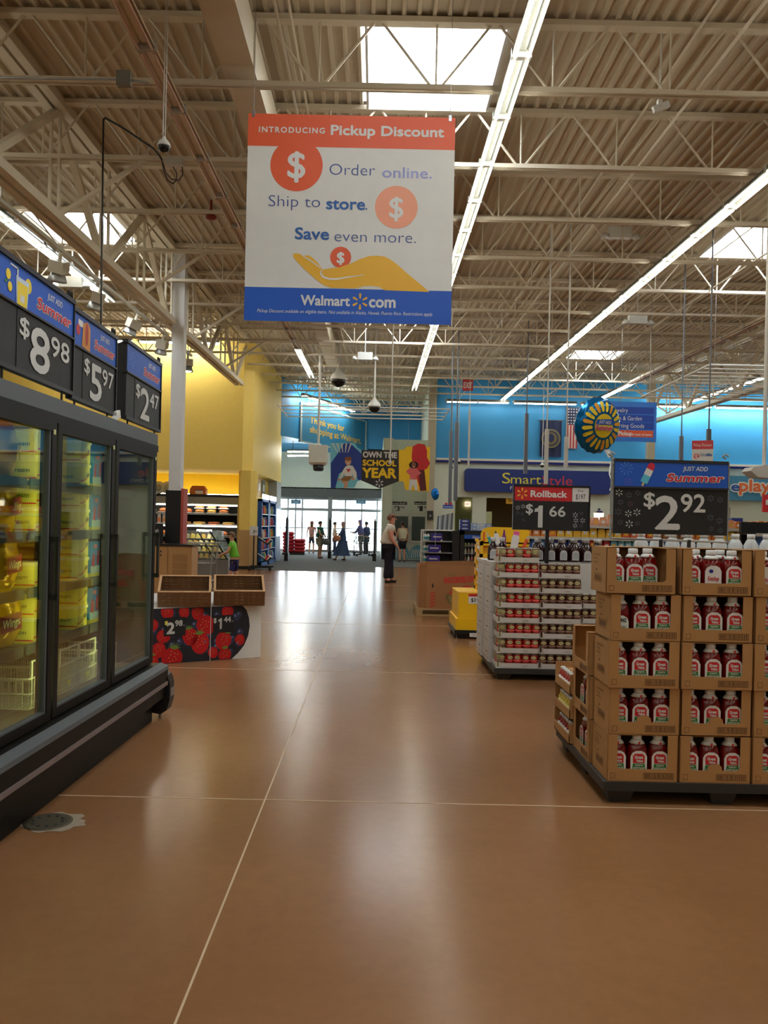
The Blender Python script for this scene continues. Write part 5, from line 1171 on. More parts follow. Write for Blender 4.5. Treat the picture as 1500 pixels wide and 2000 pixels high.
# rollback sign on the jar pallet
def hroll(S, W, H):
    S.rect(.003, H*.665, W*.77, H-.006, RED, .002); S.rect(W*.775, H*.665, W-.003, H-.006, PRINT_W, .002)
    S.spark(W*.105, H*.83, W*.072, SPARK, .004, .16); S.text('Rollback', W*.22, H*.755, H*.15, PRINT_W, .004, .035, width=W*.48)
    S.text('Was:', W*.885, H*.89, H*.05, BLACK, .004, align='c', width=W*.085); S.text('$197', W*.885, H*.72, H*.12, BLACK, .004, .0, align='c', width=W*.13)
RY = 8.2
t, mb, S, W, H, X0, X1, z0, z1 = tall_sign('black and red rollback price sign for 1.66 above the jar trays', 1003, 950, 1151, 1036, RY, hroll, '1', '66', TPH+7*TP)
S.text('$', W*.16, H*.38, H*.22, DIG, .004, .018, width=W*.09); S.one(W*.275, H*.06, H*.50, DIG, .004, .21); S.text('66', W*.475, H*.32, H*.24, DIG, .004, .018, width=W*.21); mb.build('price_digits', t)
mb = MB(); S.mb = mb
for x, y, r, m in ((.05,.50,.03,STARW),(.12,.53,.028,STARW),(.05,.38,.024,STARG),(.11,.36,.02,STARG),(.13,.22,.02,STARG),(.82,.36,.036,STARW),(.90,.40,.026,STARG),(.83,.24,.034,STARW),(.92,.24,.034,STARW),(.82,.12,.03,STARW),(.90,.12,.024,STARG)): S.spark(W*x, H*y, W*r, m, .004, .15)
mb.build('sparkles', t)
mb = MB(); xm = P(1070, 1040, RY).x; mb.box(xm-.018, xm+.018, RY+.02, RY+.05, TPH+7*TP-.9, z0+.05, BLACK); mb.build('post', t)
mb = MB(); mb.box(X0-.01, X1+.01, RY-.008, RY+.026, z1-.008, z1+.012, BLACK); mb.box(X0-.012, X0, RY-.01, RY+.025, z0, z1, BLACK); mb.box(X1, X1+.012, RY-.01, RY+.025, z0, z1, BLACK); mb.build('frame', t)

# ================================================================== YELLOW SCHOOL-SUPPLY DISPLAY
YD = mat('display yellow', (244, 190, 16), .5); YD2 = mat('display amber', (226, 166, 10), .5)
X0, X1, Y0, Y1 = 1.05, 2.05, 10.7, 11.7
make_pallet('black pallet under the yellow school supply display', X0, X1, Y0, Y1, .115, BLACK)
t = thing('school_supply_display', 'bright yellow cardboard display printed with crayons and markers', 'display', ((X0+X1)/2, (Y0+Y1)/2, .115))
mb = MB(); mb.prism([(X0+.02, Y0+.02, .115), (X1, Y0+.02, .115), (X1, Y0+.02, .26), (X0+.02, Y0+.02, .26)], (0, .96, 0), YD); mb.box(X0+.05, X1, Y0+.04, Y1-.05, .26, .60, YD)
mb.box(X0+.05, X1, Y0+.04, Y0+.25, .60, .605, YD2); mb.build('base_box', t)
mb = MB(); tx = P(937, 1100, 11.0).x
for z in (.6, .74, .90, 1.06, 1.22): mb.box(tx, X1, 10.95, 11.6, z, z+.05, YD); 
mb.box(tx+.03, X1, 11.0, 11.55, .6, 1.28, YD2); mb.box(tx, tx+.035, 11.45, 11.6, .6, 1.3, YD); mb.box(tx, tx+.035, 10.95, 11.06, .6, 1.28, YD); mb.build('tower', t)
mb = MB(); SIDE = mat('white product', (222, 222, 220), .5)
for z in (.68, .85, 1.0, 1.16): mb.prism([(tx-.006, 11.1, z), (tx-.006, 11.3, z+.02), (tx-.006, 11.34, z+.05), (tx-.006, 11.12, z+.045)], (.03, 0, 0), SIDE)
mb.build('stock', t)
hz0 = P(960, 1067, 11.0).z; 
mb = MB(); hp = [(tx, 1.25), (2.05, 1.25), (2.05, 1.43), (1.98, 1.47), (tx+.1, 1.47), (tx+.03, 1.44), (tx, 1.38)]
mb.prism([(x, 10.95, z) for x, z in hp], (0, .02, 0), YD); hd = mb.build('header_panel', t)
mb = MB(); S = Surf(mb, (tx, 10.95, 1.25), (1,0,0), (0,0,1))
def shape(cx, cy, a, parts):
    c, s = math.cos(a), math.sin(a)
    for pts, m, h in parts: S.poly([(cx+x*c-y*s, cy+x*s+y*c) for x, y in pts], m, h)
TEAL = mat('print teal', (70, 160, 166), .5); PUR = mat('print purple', (122, 46, 132), .5); PNK = mat('print pink', (232, 92, 170), .5)
shape(.13, .02, .38, [([(-.022,-.10),(.022,-.10),(.022,.07),(-.022,.07)], TEAL, .003), ([(-.022,.07),(.022,.07),(.0,.15)], mat('wood tone',(206,190,170),.5), .003)])
shape(.22, .05, .22, [([(-.035,-.12),(.035,-.12),(.035,.06),(.02,.09),(-.02,.09),(-.035,.06)], PRINT_W, .003), ([(-.018,.09),(.018,.09),(.0,.13)], mat('dark green print',(40,90,50),.5), .003)])
shape(.31, .02, 0.0, [([(-.026,-.12),(.026,-.12),(.026,.08),(-.026,.08)], PUR, .003), ([(-.02,.08),(.02,.08),(.007,.17),(-.007,.17)], PUR, .003)])
shape(.46, .04, -.15, [([(-.05,-.13),(.05,-.13),(.05,.05),(.035,.08),(-.035,.08),(-.05,.05)], PRINT_W, .003), ([(-.038,.08),(.038,.08),(.038,.13),(-.038,.13)], PNK, .003)])
shape(.60, .02, -.4, [([(-.022,-.10),(.022,-.10),(.022,.05),(-.022,.05)], ORANGE, .003), ([(-.022,.05),(.022,.05),(.0,.12)], MATS['wood tone'], .003)])
S.rect(.03, .03, .055, .15, ORANGE, .003); mb.build('stationery_picture', hd)
mb = MB(); S = Surf(mb, (X0+.05, Y0+.04, .26), (1,0,0), (0,0,1)); S.rect(.13, .20, .30, .33, PRINT_W, .003); S.rect(.13, .295, .30, .33, RED, .004); S.text('$3', .165, .225, .05, BLACK, .005, .02, width=.06); S.text('97', .235, .245, .025, BLACK, .005, .01, width=.03); mb.build('price_card', t)
mb = MB(); S = Surf(mb, (X0+.20, Y0-.001, .03), (1,0,0), (0,0,1)); S.rect(0, 0, .13, .05, PRINT_W, .002); S.text('1907', .065, .015, .02, BLACK, .003, align='c', width=.07); mb.build('pallet_tag', t)

# ================================================================== WATERMELON BIN
WOOD = mat('pale pallet wood', (176, 148, 104), .8, noise=.15)
X0, X1, Y0, Y1 = .72, 1.80, 13.3, 14.4
t = thing('wooden_pallet', 'pale wooden pallet under the watermelon bin', 'pallet', ((X0+X1)/2, (Y0+Y1)/2, 0))
for y in (Y0, (Y0+Y1)/2-.05, Y1-.1):
    mb = MB(); mb.box(X0-.04, X1, y, y+.1, 0, .018, WOOD); mb.build('bottom_board', t)
    for x in (X0-.04, (X0+X1)/2-.05, X1-.12): mb = MB(); mb.box(x, x+.1, y, y+.1, .018, .095, WOOD); mb.build('block', t)
for i in range(7): mb = MB(); y = Y0+(Y1-Y0-.1)*i/6; mb.box(X0-.04, X1, y, y+.1, .095, .115, WOOD); mb.build('top_board', t)
t = thing('watermelon_bin', 'big brown cardboard bin printed with watermelons', 'bin', ((X0+X1)/2, (Y0+Y1)/2, .115))
oc = [(X0+.0, Y0+.2), (X0+.12, Y0+.02), (X1-.12, Y0+.02), (X1, Y0+.2), (X1, Y1-.2), (X1-.15, Y1-.02), (X0+.15, Y1-.02), (X0, Y1-.2)]
ic = [((x-(X0+X1)/2)*.975+(X0+X1)/2, (y-(Y0+Y1)/2)*.975+(Y0+Y1)/2) for x, y in oc]; zt = [.80, .83, .82, .82, .84, .86, .83, .81]
for k in range(8):
    j = (k+1) % 8; mb = MB(); BINM = mat('melon bin cardboard', (160, 112, 72), .8, noise=.12, nscale=3)
    vs = [(*oc[k], .115), (*oc[j], .115), (*oc[j], zt[j]), (*oc[k], zt[k]), (*ic[k], .115), (*ic[j], .115), (*ic[j], zt[j]), (*ic[k], zt[k])]
    mb.add(vs, [(0,1,2,3), (5,4,7,6), (3,2,6,7), (0,4,5,1), (1,5,6,2), (0,3,7,4)], BINM); mb.build('panel', t)
mb = MB(); S = Surf(mb, (oc[1][0], oc[1][1], .115), (1,0,0), (0,0,1)); MR = mat('melon print red', (196, 62, 48), .7); MG = mat('melon print green', (104, 104, 56), .7)
S.text('Fresh', .34, .54, .045, MG, .003, .0, .3, width=.12); S.text('WATERMELONS', .28, .41, .10, MR, .003, .04, 0, width=.52, rot=.09)
S.disc(.58, .19, .27, MG, .002, .12); S.disc(.58, .19, .255, BINM, .0025, .105)
S.poly([(.36,.24),(.44,.37),(.50,.30),(.56,.36),(.60,.26)], MR, .004); S.disc(.66, .30, .11, MR, .0035, .09); S.poly([(.33,.22),(.83,.22),(.80,.10),(.7,.05),(.46,.05),(.36,.1)], MG, .0045); S.poly([(.35,.205),(.81,.205),(.78,.11),(.69,.065),(.47,.065),(.38,.11)], mat('basket print', (150, 122, 76), .7), .005)
for k in range(5): S.poly([(.06,.02+.05*k),(.14,.05+.05*k),(.14,.075+.05*k),(.06,.045+.05*k)], MR, .003)
S.poly([(.09,.34),(.11,.34),(.115,.38),(.095,.42),(.085,.38)], SIGNBLK, .003); mb.build('print', t)
# ================================================================== SHOP FRONTS
k = 30.8/1600
a = P(907, 957, 30.8); X0 = a.x; X1 = P(1192, 950, 30.8).x; Z0 = a.z-.05; Z1 = Z0+.86
t = thing('shop_sign', 'long dark blue hair salon sign on the grey front wall', 'sign', ((X0+X1)/2, 30.84, Z0))
SNAV = mat('salon sign blue', (34, 54, 128), .5)
mb = MB(); r = .12; pts = []
for cx, cz, a0 in ((X1-r, Z1-r, 0), (X0+r, Z1-r, PI/2), (X0+r, Z0+r, PI), (X1-r, Z0+r, 1.5*PI)):
    pts += [(cx+r*math.cos(a0+j*PI/8), 30.74, cz+r*math.sin(a0+j*PI/8)) for j in range(5)]
mb.prism(pts[::-1], (0, .24, 0), SNAV); mb.build('panel', t)
mb = MB(); S = Surf(mb, (P(980, 940, 30.8).x, 30.73, Z0), (1,0,0), (0,0,1)); YT = mat('salon yellow', (224, 214, 84), .5); RT = mat('salon red', (196, 60, 78), .5)
def u_(px): return P(px, 940, 30.8).x - S.o.x
S.text('S', 0, .33, .42, YT, .004, .0, width=u_(996)); S.text('mart', u_(997), .33, .36, YT, .004, .0, width=u_(1056)-u_(997)); S.text('Style', u_(1058), .30, .38, RT, .004, 0, width=u_(1117)-u_(1058)); S.text('FAMILY HAIR SALONS', u_(996), .10, .13, PRINT_W, .004, 0, width=2.6, space=1.2)
mb.build('lettering', t)
X0 = P(1285, 970, 30.8).x; X1 = X0+4.5; Z0 = 2.62
t = thing('shop_sign', 'light blue shop sign with orange play lettering at the right edge', 'sign', ((X0+X1)/2, 30.84, Z0))
mb = MB(); mb.box(X0-1.4, X1, 30.74, 30.98, Z0, Z0+.92, mat('teal blue sign', (72, 136, 176), .5)); mb.build('panel', t)
mb = MB(); S = Surf(mb, (P(1424, 960, 30.8).x, 30.73, Z0), (1,0,0), (0,0,1))
for b, m1, m2, h in ((.12, PRINT_W, PRINT_W, .003), (.035, mat('sign blue letter', (40, 90, 170), .5), mat('sign orange letter', (226, 110, 60), .5), .006)):
    S.text('e', .05, .36, .34, m1, h, b, width=.30); S.text('play', .36, .36, .44, m2, h, b, width=1.15)
mb.build('lettering', t)
# flags on the blue wall
def flag_px(label, x0, y0, x1, y1, star):
    a = P(x0, y1, 30.9); b = P(x1, y0, 30.9); t = thing('flag', label, 'flag', ((a.x+b.x)/2, 30.9, a.z)); mb = MB(); n = 9; W = b.x-a.x; H = b.z-a.z
    cols = [(a.x+W*i/n, 30.85+.03*math.sin(i*1.7)) for i in range(n+1)]
    if not star:
        m = mat('flag navy', (34, 46, 84), .7)
        for i in range(n): mb.quad((*cols[i], a.z), (*cols[i+1], a.z), (*cols[i+1], b.z), (*cols[i], b.z), m)
        mb.build('cloth', t); mb = MB(); S = Surf(mb, ((a.x+b.x)/2, 30.80, (a.z+b.z)/2), (1,0,0), (0,0,1)); S.disc(0,0,.36, mat('seal tan', (120, 112, 84), .6), .0); S.disc(0,0,.29, MATS['flag navy'], .002); S.disc(0,0,.24, mat('seal brown', (110, 100, 70), .6), .004); S.disc(0, .02, .12, MATS['flag navy'], .006, .16); mb.build('emblem', t)
    else:
        RW_ = mat('flag red', (176, 60, 60), .7)
        for i in range(7): x = a.x+W*i/7; 
        for i in range(7): mb.box(a.x+W*i/7, a.x+W*(i+1)/7, 30.84+.015*(i % 2), 30.86+.015*(i % 2), a.z, b.z-H*.4, RW_ if i % 2 == 0 else PRINT_W)
        mb.build('stripes', t); mb = MB(); mb.box(a.x, b.x, 30.84, 30.87, b.z-H*.42, b.z, MATS['flag navy'] if 'flag navy' in MATS else NAVY)
        S = Surf(mb, (a.x, 30.838, b.z-H*.42), (1,0,0), (0,0,1))
        for i in range(4):
            for j in range(6): S.poly([(W*(i+.5)/4+.035*(1 if q % 2 == 0 else .45)*math.cos(PI/2+q*PI/5), H*.42*(j+.5)/6+.035*(1 if q % 2 == 0 else .45)*math.sin(PI/2+q*PI/5)) for q in range(10)], PRINT_W, .002)
        mb.build('stars', t)
    mb = MB(); mb.tube((a.x-.05, 30.86, b.z), (b.x+.05, 30.86, b.z), .02, METAL, 6); mb.box(a.x, a.x+.03, 30.86, 30.975, b.z-.02, b.z+.02, METAL); mb.box(b.x-.03, b.x, 30.86, 30.975, b.z-.02, b.z+.02, METAL); mb.build('rod', t)
flag_px('dark blue flag with round emblem hanging on the blue wall', 1053, 822, 1097, 892, False)
flag_px('striped flag with stars hanging half behind the foil balloon', 1106, 797, 1128, 876, True)
# things seen inside the openings
for i in range(3):
    x = 4.75+i*.66; t = thing('salon_chair', 'dark salon chair inside the salon opening, %s from the left' % nth(i), 'chair', (x, 32.7, 0))
    mb = MB(); mb.box(x-.22, x+.22, 32.5, 32.9, .45, .6, BLACK); mb.build('seat', t); mb = MB(); mb.prism([(x-.22, 32.85, .6), (x+.22, 32.85, .6), (x+.17, 32.95, 1.25), (x-.17, 32.95, 1.25)], (0,.08,0), BLACK); mb.build('backrest', t); mb = MB(); mb.tube((x,32.7,0),(x,32.7,.45),.05,METAL,8); mb.lathe([(.24,0),(.24,.03)], METAL, 16, (x,32.7,0)); mb.build('pedestal', t)
t = thing('shop_poster', 'yellow sale poster reading 50 in the salon opening', 'poster', tuple(P(1000, 985, 31.15))); mb = MB(); a = P(988, 984, 31.1); b = P(1010, 971, 31.1); mb.box(a.x, b.x, 31.08, 31.1, a.z, b.z, GOLD); mb.build('sheet', t); mb = MB(); S = Surf(mb, (a.x, 31.08, a.z), (1,0,0), (0,0,1)); S.text('50', .08, .07, .14, SIGNBLK, .004, .0, width=.25); mb.build('lettering', t)
t = thing('exit_sign', 'pale lit exit sign inside the left shop opening', 'sign', tuple(P(913, 989, 32.9))); a = P(908, 989, 32.9); b = P(919, 980, 32.9); mb = MB(); mb.box(a.x, b.x, 32.9, 32.95, a.z, b.z, mat('lit sign', (255, 226, 200), .5, emit=1.2)); mb.build('panel', t); mb = MB(); S = Surf(mb, (a.x, 32.9, a.z), (1,0,0), (0,0,1)); S.text('EXIT', (b.x-a.x)/2, .05, .09, mat('exit red', (196,52,56),.5), .004, .02, align='c', width=.17); mb.build('lettering', t)

# ================================================================== ENTRANCE DOORS
Y = 39.6; ALU = mat('door aluminium', (150, 158, 164), .4, .3)
t = thing('entrance_doors', 'wide glazed entrance doors with daylight behind', 'door', (-2.2, Y, 0))
x0, x1 = -4.7, .22
for (a, b, c, d, nm) in ((x0, x1, 1.98, 2.12, 'header_rail'), (x0, x1, 2.52, 2.62, 'top_rail'), (x0, x1, 1.13, 1.18, 'push_rail'), (x0, x1, 0, .12, 'threshold')):
    mb = MB(); mb.box(a, b, Y, Y+.09, c, d, ALU); mb.build(nm, t)
for i, px in enumerate((562, 577, 590, 644, 674, 706, 736)):
    x = (px-735)*Y/1600; w = .11 if px == 644 else .035; mb = MB(); mb.box(x-w, x+w, Y-.01, Y+.1, 0, 2.55 if px != 644 else 3.05, ALU); mb.build('mullion', t)
mb = MB(); mb.box(x0, x1, Y+.04, Y+.05, .12, 1.98, DGLASS); mb.build('glass_pane', t)
mb = MB(); mb.box(x0, x1, Y+.04, Y+.05, 2.12, 2.52, DGLASS); mb.build('glass_transom', t)
mb = MB(); mb.box(x0, x1, Y+.1, Y+.2, 2.62, 3.1, mat('dark grey fascia', (92, 96, 98), .6)); mb.box(x0, x1, Y-.3, Y-.1, 2.66, 3.1, MATS['dark grey fascia']); mb.build('fascia', t)
for s, px, lab in (('Enter', 578, 'left'), ('Exit', 705, 'right')):
    a = P(px-9.5, 984, Y-.35); b = P(px+9.5, 976, Y-.35)
    q = thing('door_sign', 'blue %s sign over the %s half of the entrance' % (s.lower(), lab), 'sign', ((a.x+b.x)/2, Y-.35, a.z)); mb = MB(); mb.box(a.x, b.x, Y-.36, Y-.33, a.z, b.z, mat('door sign blue', (84, 126, 160), .5)); mb.build('panel', q)
    mb = MB(); S = Surf(mb, ((a.x+b.x)/2, Y-.36, a.z+.04), (1,0,0), (0,0,1)); S.text(s, 0, 0, .13, mat('door sign text', (170, 200, 216), .5), .004, .02, align='c', width=.28); mb.build('lettering', q)
    mb = MB(); mb.box(a.x+.05, a.x+.07, Y-.35, Y-.33, b.z, 2.7, METAL); mb.box(b.x-.07, b.x-.05, Y-.35, Y-.33, b.z, 2.7, METAL); mb.build('bracket', q)
# security gates
for i, (px, Y_) in enumerate(((560, 30.2), (644, 33.0), (731, 31.5))):
    a = P(px, 1090, Y_); t = thing('security_gate', 'dark upright security gate, %s of three at the entrance' % ['left', 'middle', 'right'][i], 'gate', (a.x, Y_, 0.01))
    mb = MB(); mb.box(a.x-.045, a.x+.045, Y_-.2, Y_+.2, .3, 1.55, DARKMETAL); mb.box(a.x-.03, a.x+.03, Y_-.2, Y_+.2, 1.55, 1.62, DARKMETAL); mb.build('panel', t); mb = MB(); mb.box(a.x-.07, a.x+.07, Y_-.26, Y_+.26, .012, .3, BLACK); mb.build('foot', t)
# red bags of charcoal piled on a pallet
RB = mat('red bag', (186, 30, 48), .5); random.seed(11)
c = P(578, 1082, 36.0); t = thing('low_pallet', 'low dark pallet under the red bags by the doors', 'pallet', (c.x, 36, .012)); mb = MB(); mb.box(c.x-.55, c.x+.42, 35.5, 36.5, .012, .1, BLACK); mb.build('deck', t)
i = 0
for r in range(6):
    n = 2 if r < 3 else (2 if r < 4 else 1)
    for q in range(n):
        x = c.x-.32+q*.48-(0 if r < 4 else .02); z = .1+r*.15; t = thing('red_bag', 'red bag in the pile left of the doors, %s layer%s' % (['bottom', 'second', 'third', 'fourth', 'fifth', 'top'][r], '' if n == 1 else [', left', ', right'][q]), 'bag', (x, 36, z), 0, 'red bags by the doors')
        mb = MB(); n_ = 12; vs = []
        for lv, (zz, sc) in enumerate(((0, .86), (.05, 1.0), (.11, .98), (.148, .8))):
            for kk in range(n_): aa = 2*PI*kk/n_; e = .55; vs.append((x+.26*sc*math.copysign(abs(math.cos(aa))**e, math.cos(aa)), 36+.38*sc*math.copysign(abs(math.sin(aa))**e, math.sin(aa)), z+zz+random.uniform(-.004, .004)))
        mb.add(vs, [(l*n_+kk, l*n_+(kk+1) % n_, (l+1)*n_+(kk+1) % n_, (l+1)*n_+kk) for l in range(3) for kk in range(n_)]+[tuple(range(n_))[::-1], tuple(3*n_+kk for kk in range(n_))], RB, True); mb.build('sack', t)
# ice merchandiser
Y = 32.6; X0 = P(765, 1000, Y).x+.04; X1 = X0+1.40
t = thing('ice_merchandiser', 'white two-door ice freezer against the grey wall', 'freezer', ((X0+X1)/2, Y, 0))
mb = MB(); mb.box(X0, X1, Y, 33.4, .03, 1.97, mat('ice cabinet white', (196, 198, 190), .5)); mb.build('cabinet', t)
ICEG = mat('frosted ice pane', (72, 82, 80), .2, noise=.35, nscale=5)
for q in (0, 1):
    a = X0+.04+q*.67; mb = MB(); mb.box(a, a+.64, Y-.04, Y, .72, 1.86, MATS['ice cabinet white']); d = mb.build('door', t); mb = MB(); mb.box(a+.06, a+.58, Y-.046, Y-.04, .8, 1.76, ICEG); mb.build('glass_pane', d); mb = MB(); mb.box(a+(.60 if q == 0 else .01), a+(.62 if q == 0 else .03), Y-.08, Y-.04, 1.1, 1.4, METAL); mb.build('handle', d)
mb = MB(); S = Surf(mb, (X0, Y-.001, .03), (1,0,0), (0,0,1)); IB = mat('ice print blue', (96, 160, 184), .5)
for q in (.36, 1.04):
    S.poly([(q-.33, .04)]+[(q+.33*math.cos(PI-PI*j/12), .22+.38*math.sin(PI*j/12)) for j in range(13)]+[(q+.33, .04)], IB, .003)
    for j in range(7): S.poly([(q-.28+j*.09, .08), (q-.25+j*.09, .08), (q-.2+j*.06, .42), (q-.23+j*.06, .42)], PRINT_W, .005)
mb.build('igloo_print', t)
for q, (px, pr) in enumerate(((762, ('3', '98')), (807, ('1', '48')))):
    a = P(px, 1000, 33.4); W = .72; H = .46
    t = thing('ice_price_sign', '%s white price sign on the wall over the ice freezer' % ['left', 'right'][q], 'sign', (a.x+W/2, 33.45, a.z)); mb = MB(); mb.box(a.x, a.x+W, 33.42, 33.48, a.z, a.z+H, PRINT_W); mb.build('board', t)
    mb = MB(); S = Surf(mb, (a.x, 33.42, a.z), (1,0,0), (0,0,1)); S.rect(.04, H*.66, W-.04, H-.03, SIGNBLK, .004); S.text('Remember', .07, H*.72, .06, PRINT_W, .006, .02, width=.3); S.text('Ice!', .40, H*.70, .10, PRINT_W, .006, .01, width=.22)
    S.text('$', .17, .17, .10, SIGNBLK, .004, .01, width=.07); S.text(pr[0], .26, .05, .21, SIGNBLK, .004, .03, width=.12); S.text(pr[1], .42, .15, .10, SIGNBLK, .004, .0, width=.16); mb.build('lettering', t)
a = P(840, 1006, 30.4); t = thing('wall_speaker', 'dark grey box mounted low on the entrance column', 'box', (a.x, 30.5, a.z)); mb = MB(); mb.box(a.x-.11, a.x+.11, 30.4, 30.6, a.z-.16, a.z+.16, DARKMETAL); mb.build('case', t); mb = MB(); mb.lathe([(.05, 0), (.05, .02)], METAL, 12, (a.x, 30.4, a.z-.04), axis='y'); mb.build('button', t)

# ================================================================== BLUE COOLERS IN THE ALCOVE
CB_ = mat('cooler blue', (40, 92, 170), .5); random.seed(21)
PROD = [mat('product %d' % i, c, .5) for i, c in enumerate(((198,60,48),(222,120,50),(232,190,70),(60,120,190),(220,222,220),(60,140,90),(150,60,110),(120,80,50),(236,150,150),(40,60,130)))]
for u, (ya, yb) in enumerate(((25.4, 27.2), (27.3, 29.1))):
    t = thing('drink_cooler', 'blue-framed drinks shelf beside the entrance, %s one' % ['near', 'far'][u], 'cooler', (-3.85, (ya+yb)/2, 0)); x1 = -3.55
    mb = MB(); mb.box(-4.08, -4.02, ya, yb, 0, 2.15, CB_); mb.box(-4.02, x1, ya, ya+.08, 0, 2.15, CB_); mb.box(-4.02, x1, yb-.25, yb, 0, 2.15, CB_); mb.box(-4.02, x1, ya, yb, 2.07, 2.15, CB_); mb.box(-4.02, x1, ya, yb, 0, .18, CB_); mb.build('frame', t)
    mb = MB(); mb.box(x1-.02, x1+.02, ya+.1, yb-.3, 2.15, 2.3, mat('lit cooler top', (255,255,250), .5, emit=3)); mb.build('lamp', t)
    for z in (.18, .55, .92, 1.3, 1.68):
        mb = MB(); mb.box(-4.0, x1, ya+.08, yb-.25, z-.02, z, GALV); mb.build('shelf', t)
        for q in range(6):
            y = ya+.2+q*.22; m = random.choice(PROD[:7]); o = thing('drink_bottle', '%s bottle from the near side, shelf at %s level of the %s blue cooler' % (nth(q), {.18:'floor', .55:'knee', .92:'waist', 1.3:'chest', 1.68:'head'}[z], ['near', 'far'][u]), 'bottle', (x1-.07, y, z), 0, 'bottles in the blue coolers')
            mb = MB(); mb.lathe([(.045,0),(.05,.02),(.05,.17),(.02,.23),(.018,.25)], m, 10, (x1-.07, y, z)); mb.build('body', o); mb = MB(); mb.lathe([(.02,.25),(.02,.275)], CAPW, 8, (x1-.07, y, z)); mb.build('cap', o)
t = thing('vending_panel', 'dark blue vending panel at the far end of the alcove', 'cabinet', (-3.85, 30.0, 0)); mb = MB(); mb.box(-4.08, -3.6, 29.2, 30.8, 0, 2.1, mat('deep blue cabinet', (38, 66, 130), .5)); mb.build('cabinet', t); mb = MB(); mb.box(-3.6, -3.59, 29.4, 30.6, .9, 1.9, mat('maroon glass', (90, 40, 52), .3)); mb.build('glass_front', t)
for i, (a, b) in enumerate(((25.5, 26.3), (26.6, 27.5), (27.8, 28.6), (28.9, 29.7))):
    t = thing('alcove_poster', '%s poster from the near end above the blue coolers' % nth(i), 'poster', (-3.79, (a+b)/2, 2.35)); mb = MB(); mb.box(-4.09, -4.05, a, b, 2.3, 2.9, [TAN, mat('olive poster', (110, 108, 76), .6)][i % 2]); mb.build('sheet', t); mb = MB(); mb.box(-4.05, -4.045, a+.2, b-.2, 2.5, 2.75, [WHITE, BANNERW][i % 2]); mb.build('print', t)
# wheeled rack with a price card at the corner
t = thing('wheeled_rack', 'black wheeled rack holding red boxes at the yellow corner', 'rack', (-3.45, 24.2, 0)); mb = MB()
for x in (-3.62, -3.50): mb.tube((x, 24.3, .1), (x, 24.3, 1.05), .02, BLACK, 8)
mb.box(-3.75, -3.05, 24.1, 24.14, .08, .13, BLACK); mb.box(-3.75, -3.05, 24.5, 24.54, .08, .13, BLACK); mb.build('frame', t)
for x in (-3.7, -3.1): mb = MB(); mb.lathe([(.05,-.02),(.05,.02)], BLACK, 12, (x, 24.12, .05), axis='y'); mb.build('wheel', t)
for z in (.25, .75): mb = MB(); mb.prism([(-3.5, 24.2, z+.2), (-3.2, 24.2, z), (-3.08, 24.2, z+.13), (-3.1, 24.2, z+.16), (-3.21, 24.2, z+.05), (-3.5, 24.2, z+.25)], (0,.3,0), BLACK); mb.build('arm', t)
for i, z in enumerate((.25, .75)):
    o = thing('red_product_box', 'small red and white box held in the %s arm of the wheeled rack' % ['lower', 'upper'][i], 'box', (-3.2, 24.3, z+.1)); mb = MB(); mb.prism([(-3.28, 24.22, z+.09), (-3.19, 24.22, z+.05), (-3.1, 24.22, z+.17), (-3.19, 24.22, z+.21)], (0,.25,0), RED); mb.build('box', o); mb = MB(); mb.prism([(-3.19, 24.215, z+.05), (-3.1, 24.215, z+.17), (-3.135, 24.215, z+.19), (-3.22, 24.215, z+.07)], (0,.26,0), PRINT_W); mb.build('print', o)
t = thing('price_card', 'white price card standing at the yellow corner', 'sign', (-3.58, 24.25, 1.05)); mb = MB(); mb.box(-3.74, -3.50, 24.24, 24.26, 1.03, 1.3, PRINT_W); mb.build('card', t); mb = MB(); S = Surf(mb, (-3.62, 24.24, 1.1), (1,0,0), (0,0,1)); S.text('3', -.02, 0, .09, SIGNBLK, .003, .02, width=.05); S.text('98', .035, .03, .05, SIGNBLK, .003, 0, width=.06); mb.build('lettering', t)

# ================================================================== BAKERY / DELI WALL CASE
DK = mat('case interior', (30, 28, 26), .6); Y = 25.6
X0, X1 = -9.5, -4.35; ZT = 2.17
t = thing('bakery_case', 'open bakery wall case with grey canopy under the yellow bulkhead', 'display case', ((X0+X1)/2, Y, 0))
mb = MB(); mb.box(X0, X1, 26.5, 27.1, 0, ZT, DK); mb.box(X0, X1, Y+.0, 27.1, 0, .55, DK); mb.build('back_and_base', t)
mb = MB(); mb.box(X0, X1, Y, Y+.5, ZT-.22, ZT, mat('case grey', (146, 148, 140), .5)); mb.box(X1, X1+.21, Y-.02, 27.1, 0, ZT, MATS['case grey']); mb.build('canopy', t)
mb = MB(); mb.box(X0+1, X1, Y+.12, Y+.16, ZT-.27, ZT-.235, mat('shelf lamp', (255,250,230), .5, emit=14)); mb.build('added_canopy_lamp', t)  # lamp added under the canopy to brighten the shelves
mb = MB(); mb.box(X0, X1+.21, Y+.05, 27.0, ZT, ZT+.08, BLACK); mb.build('top_trim', t)
mb = MB(); mb.box(X0, X1, 26.75, 26.8, ZT+.09, ZT+.13, mat('cove lamp', (255,246,214), .5, emit=14)); mb.build('cove_lamp', t)
BREAD = [mat('bread %d' % i, c, .7) for i, c in enumerate(((196,132,70),(222,176,96),(176,104,60),(230,200,120),(206,110,64)))]
def make_pack():
    t = thing('bakery_pack', 'x', 'package'); mb = MB(); mb.box(-.15,.15,-.12,.12,0,.03, mat('tray clear', (206,200,190), .3)); mb.build('tray', t)
    return t
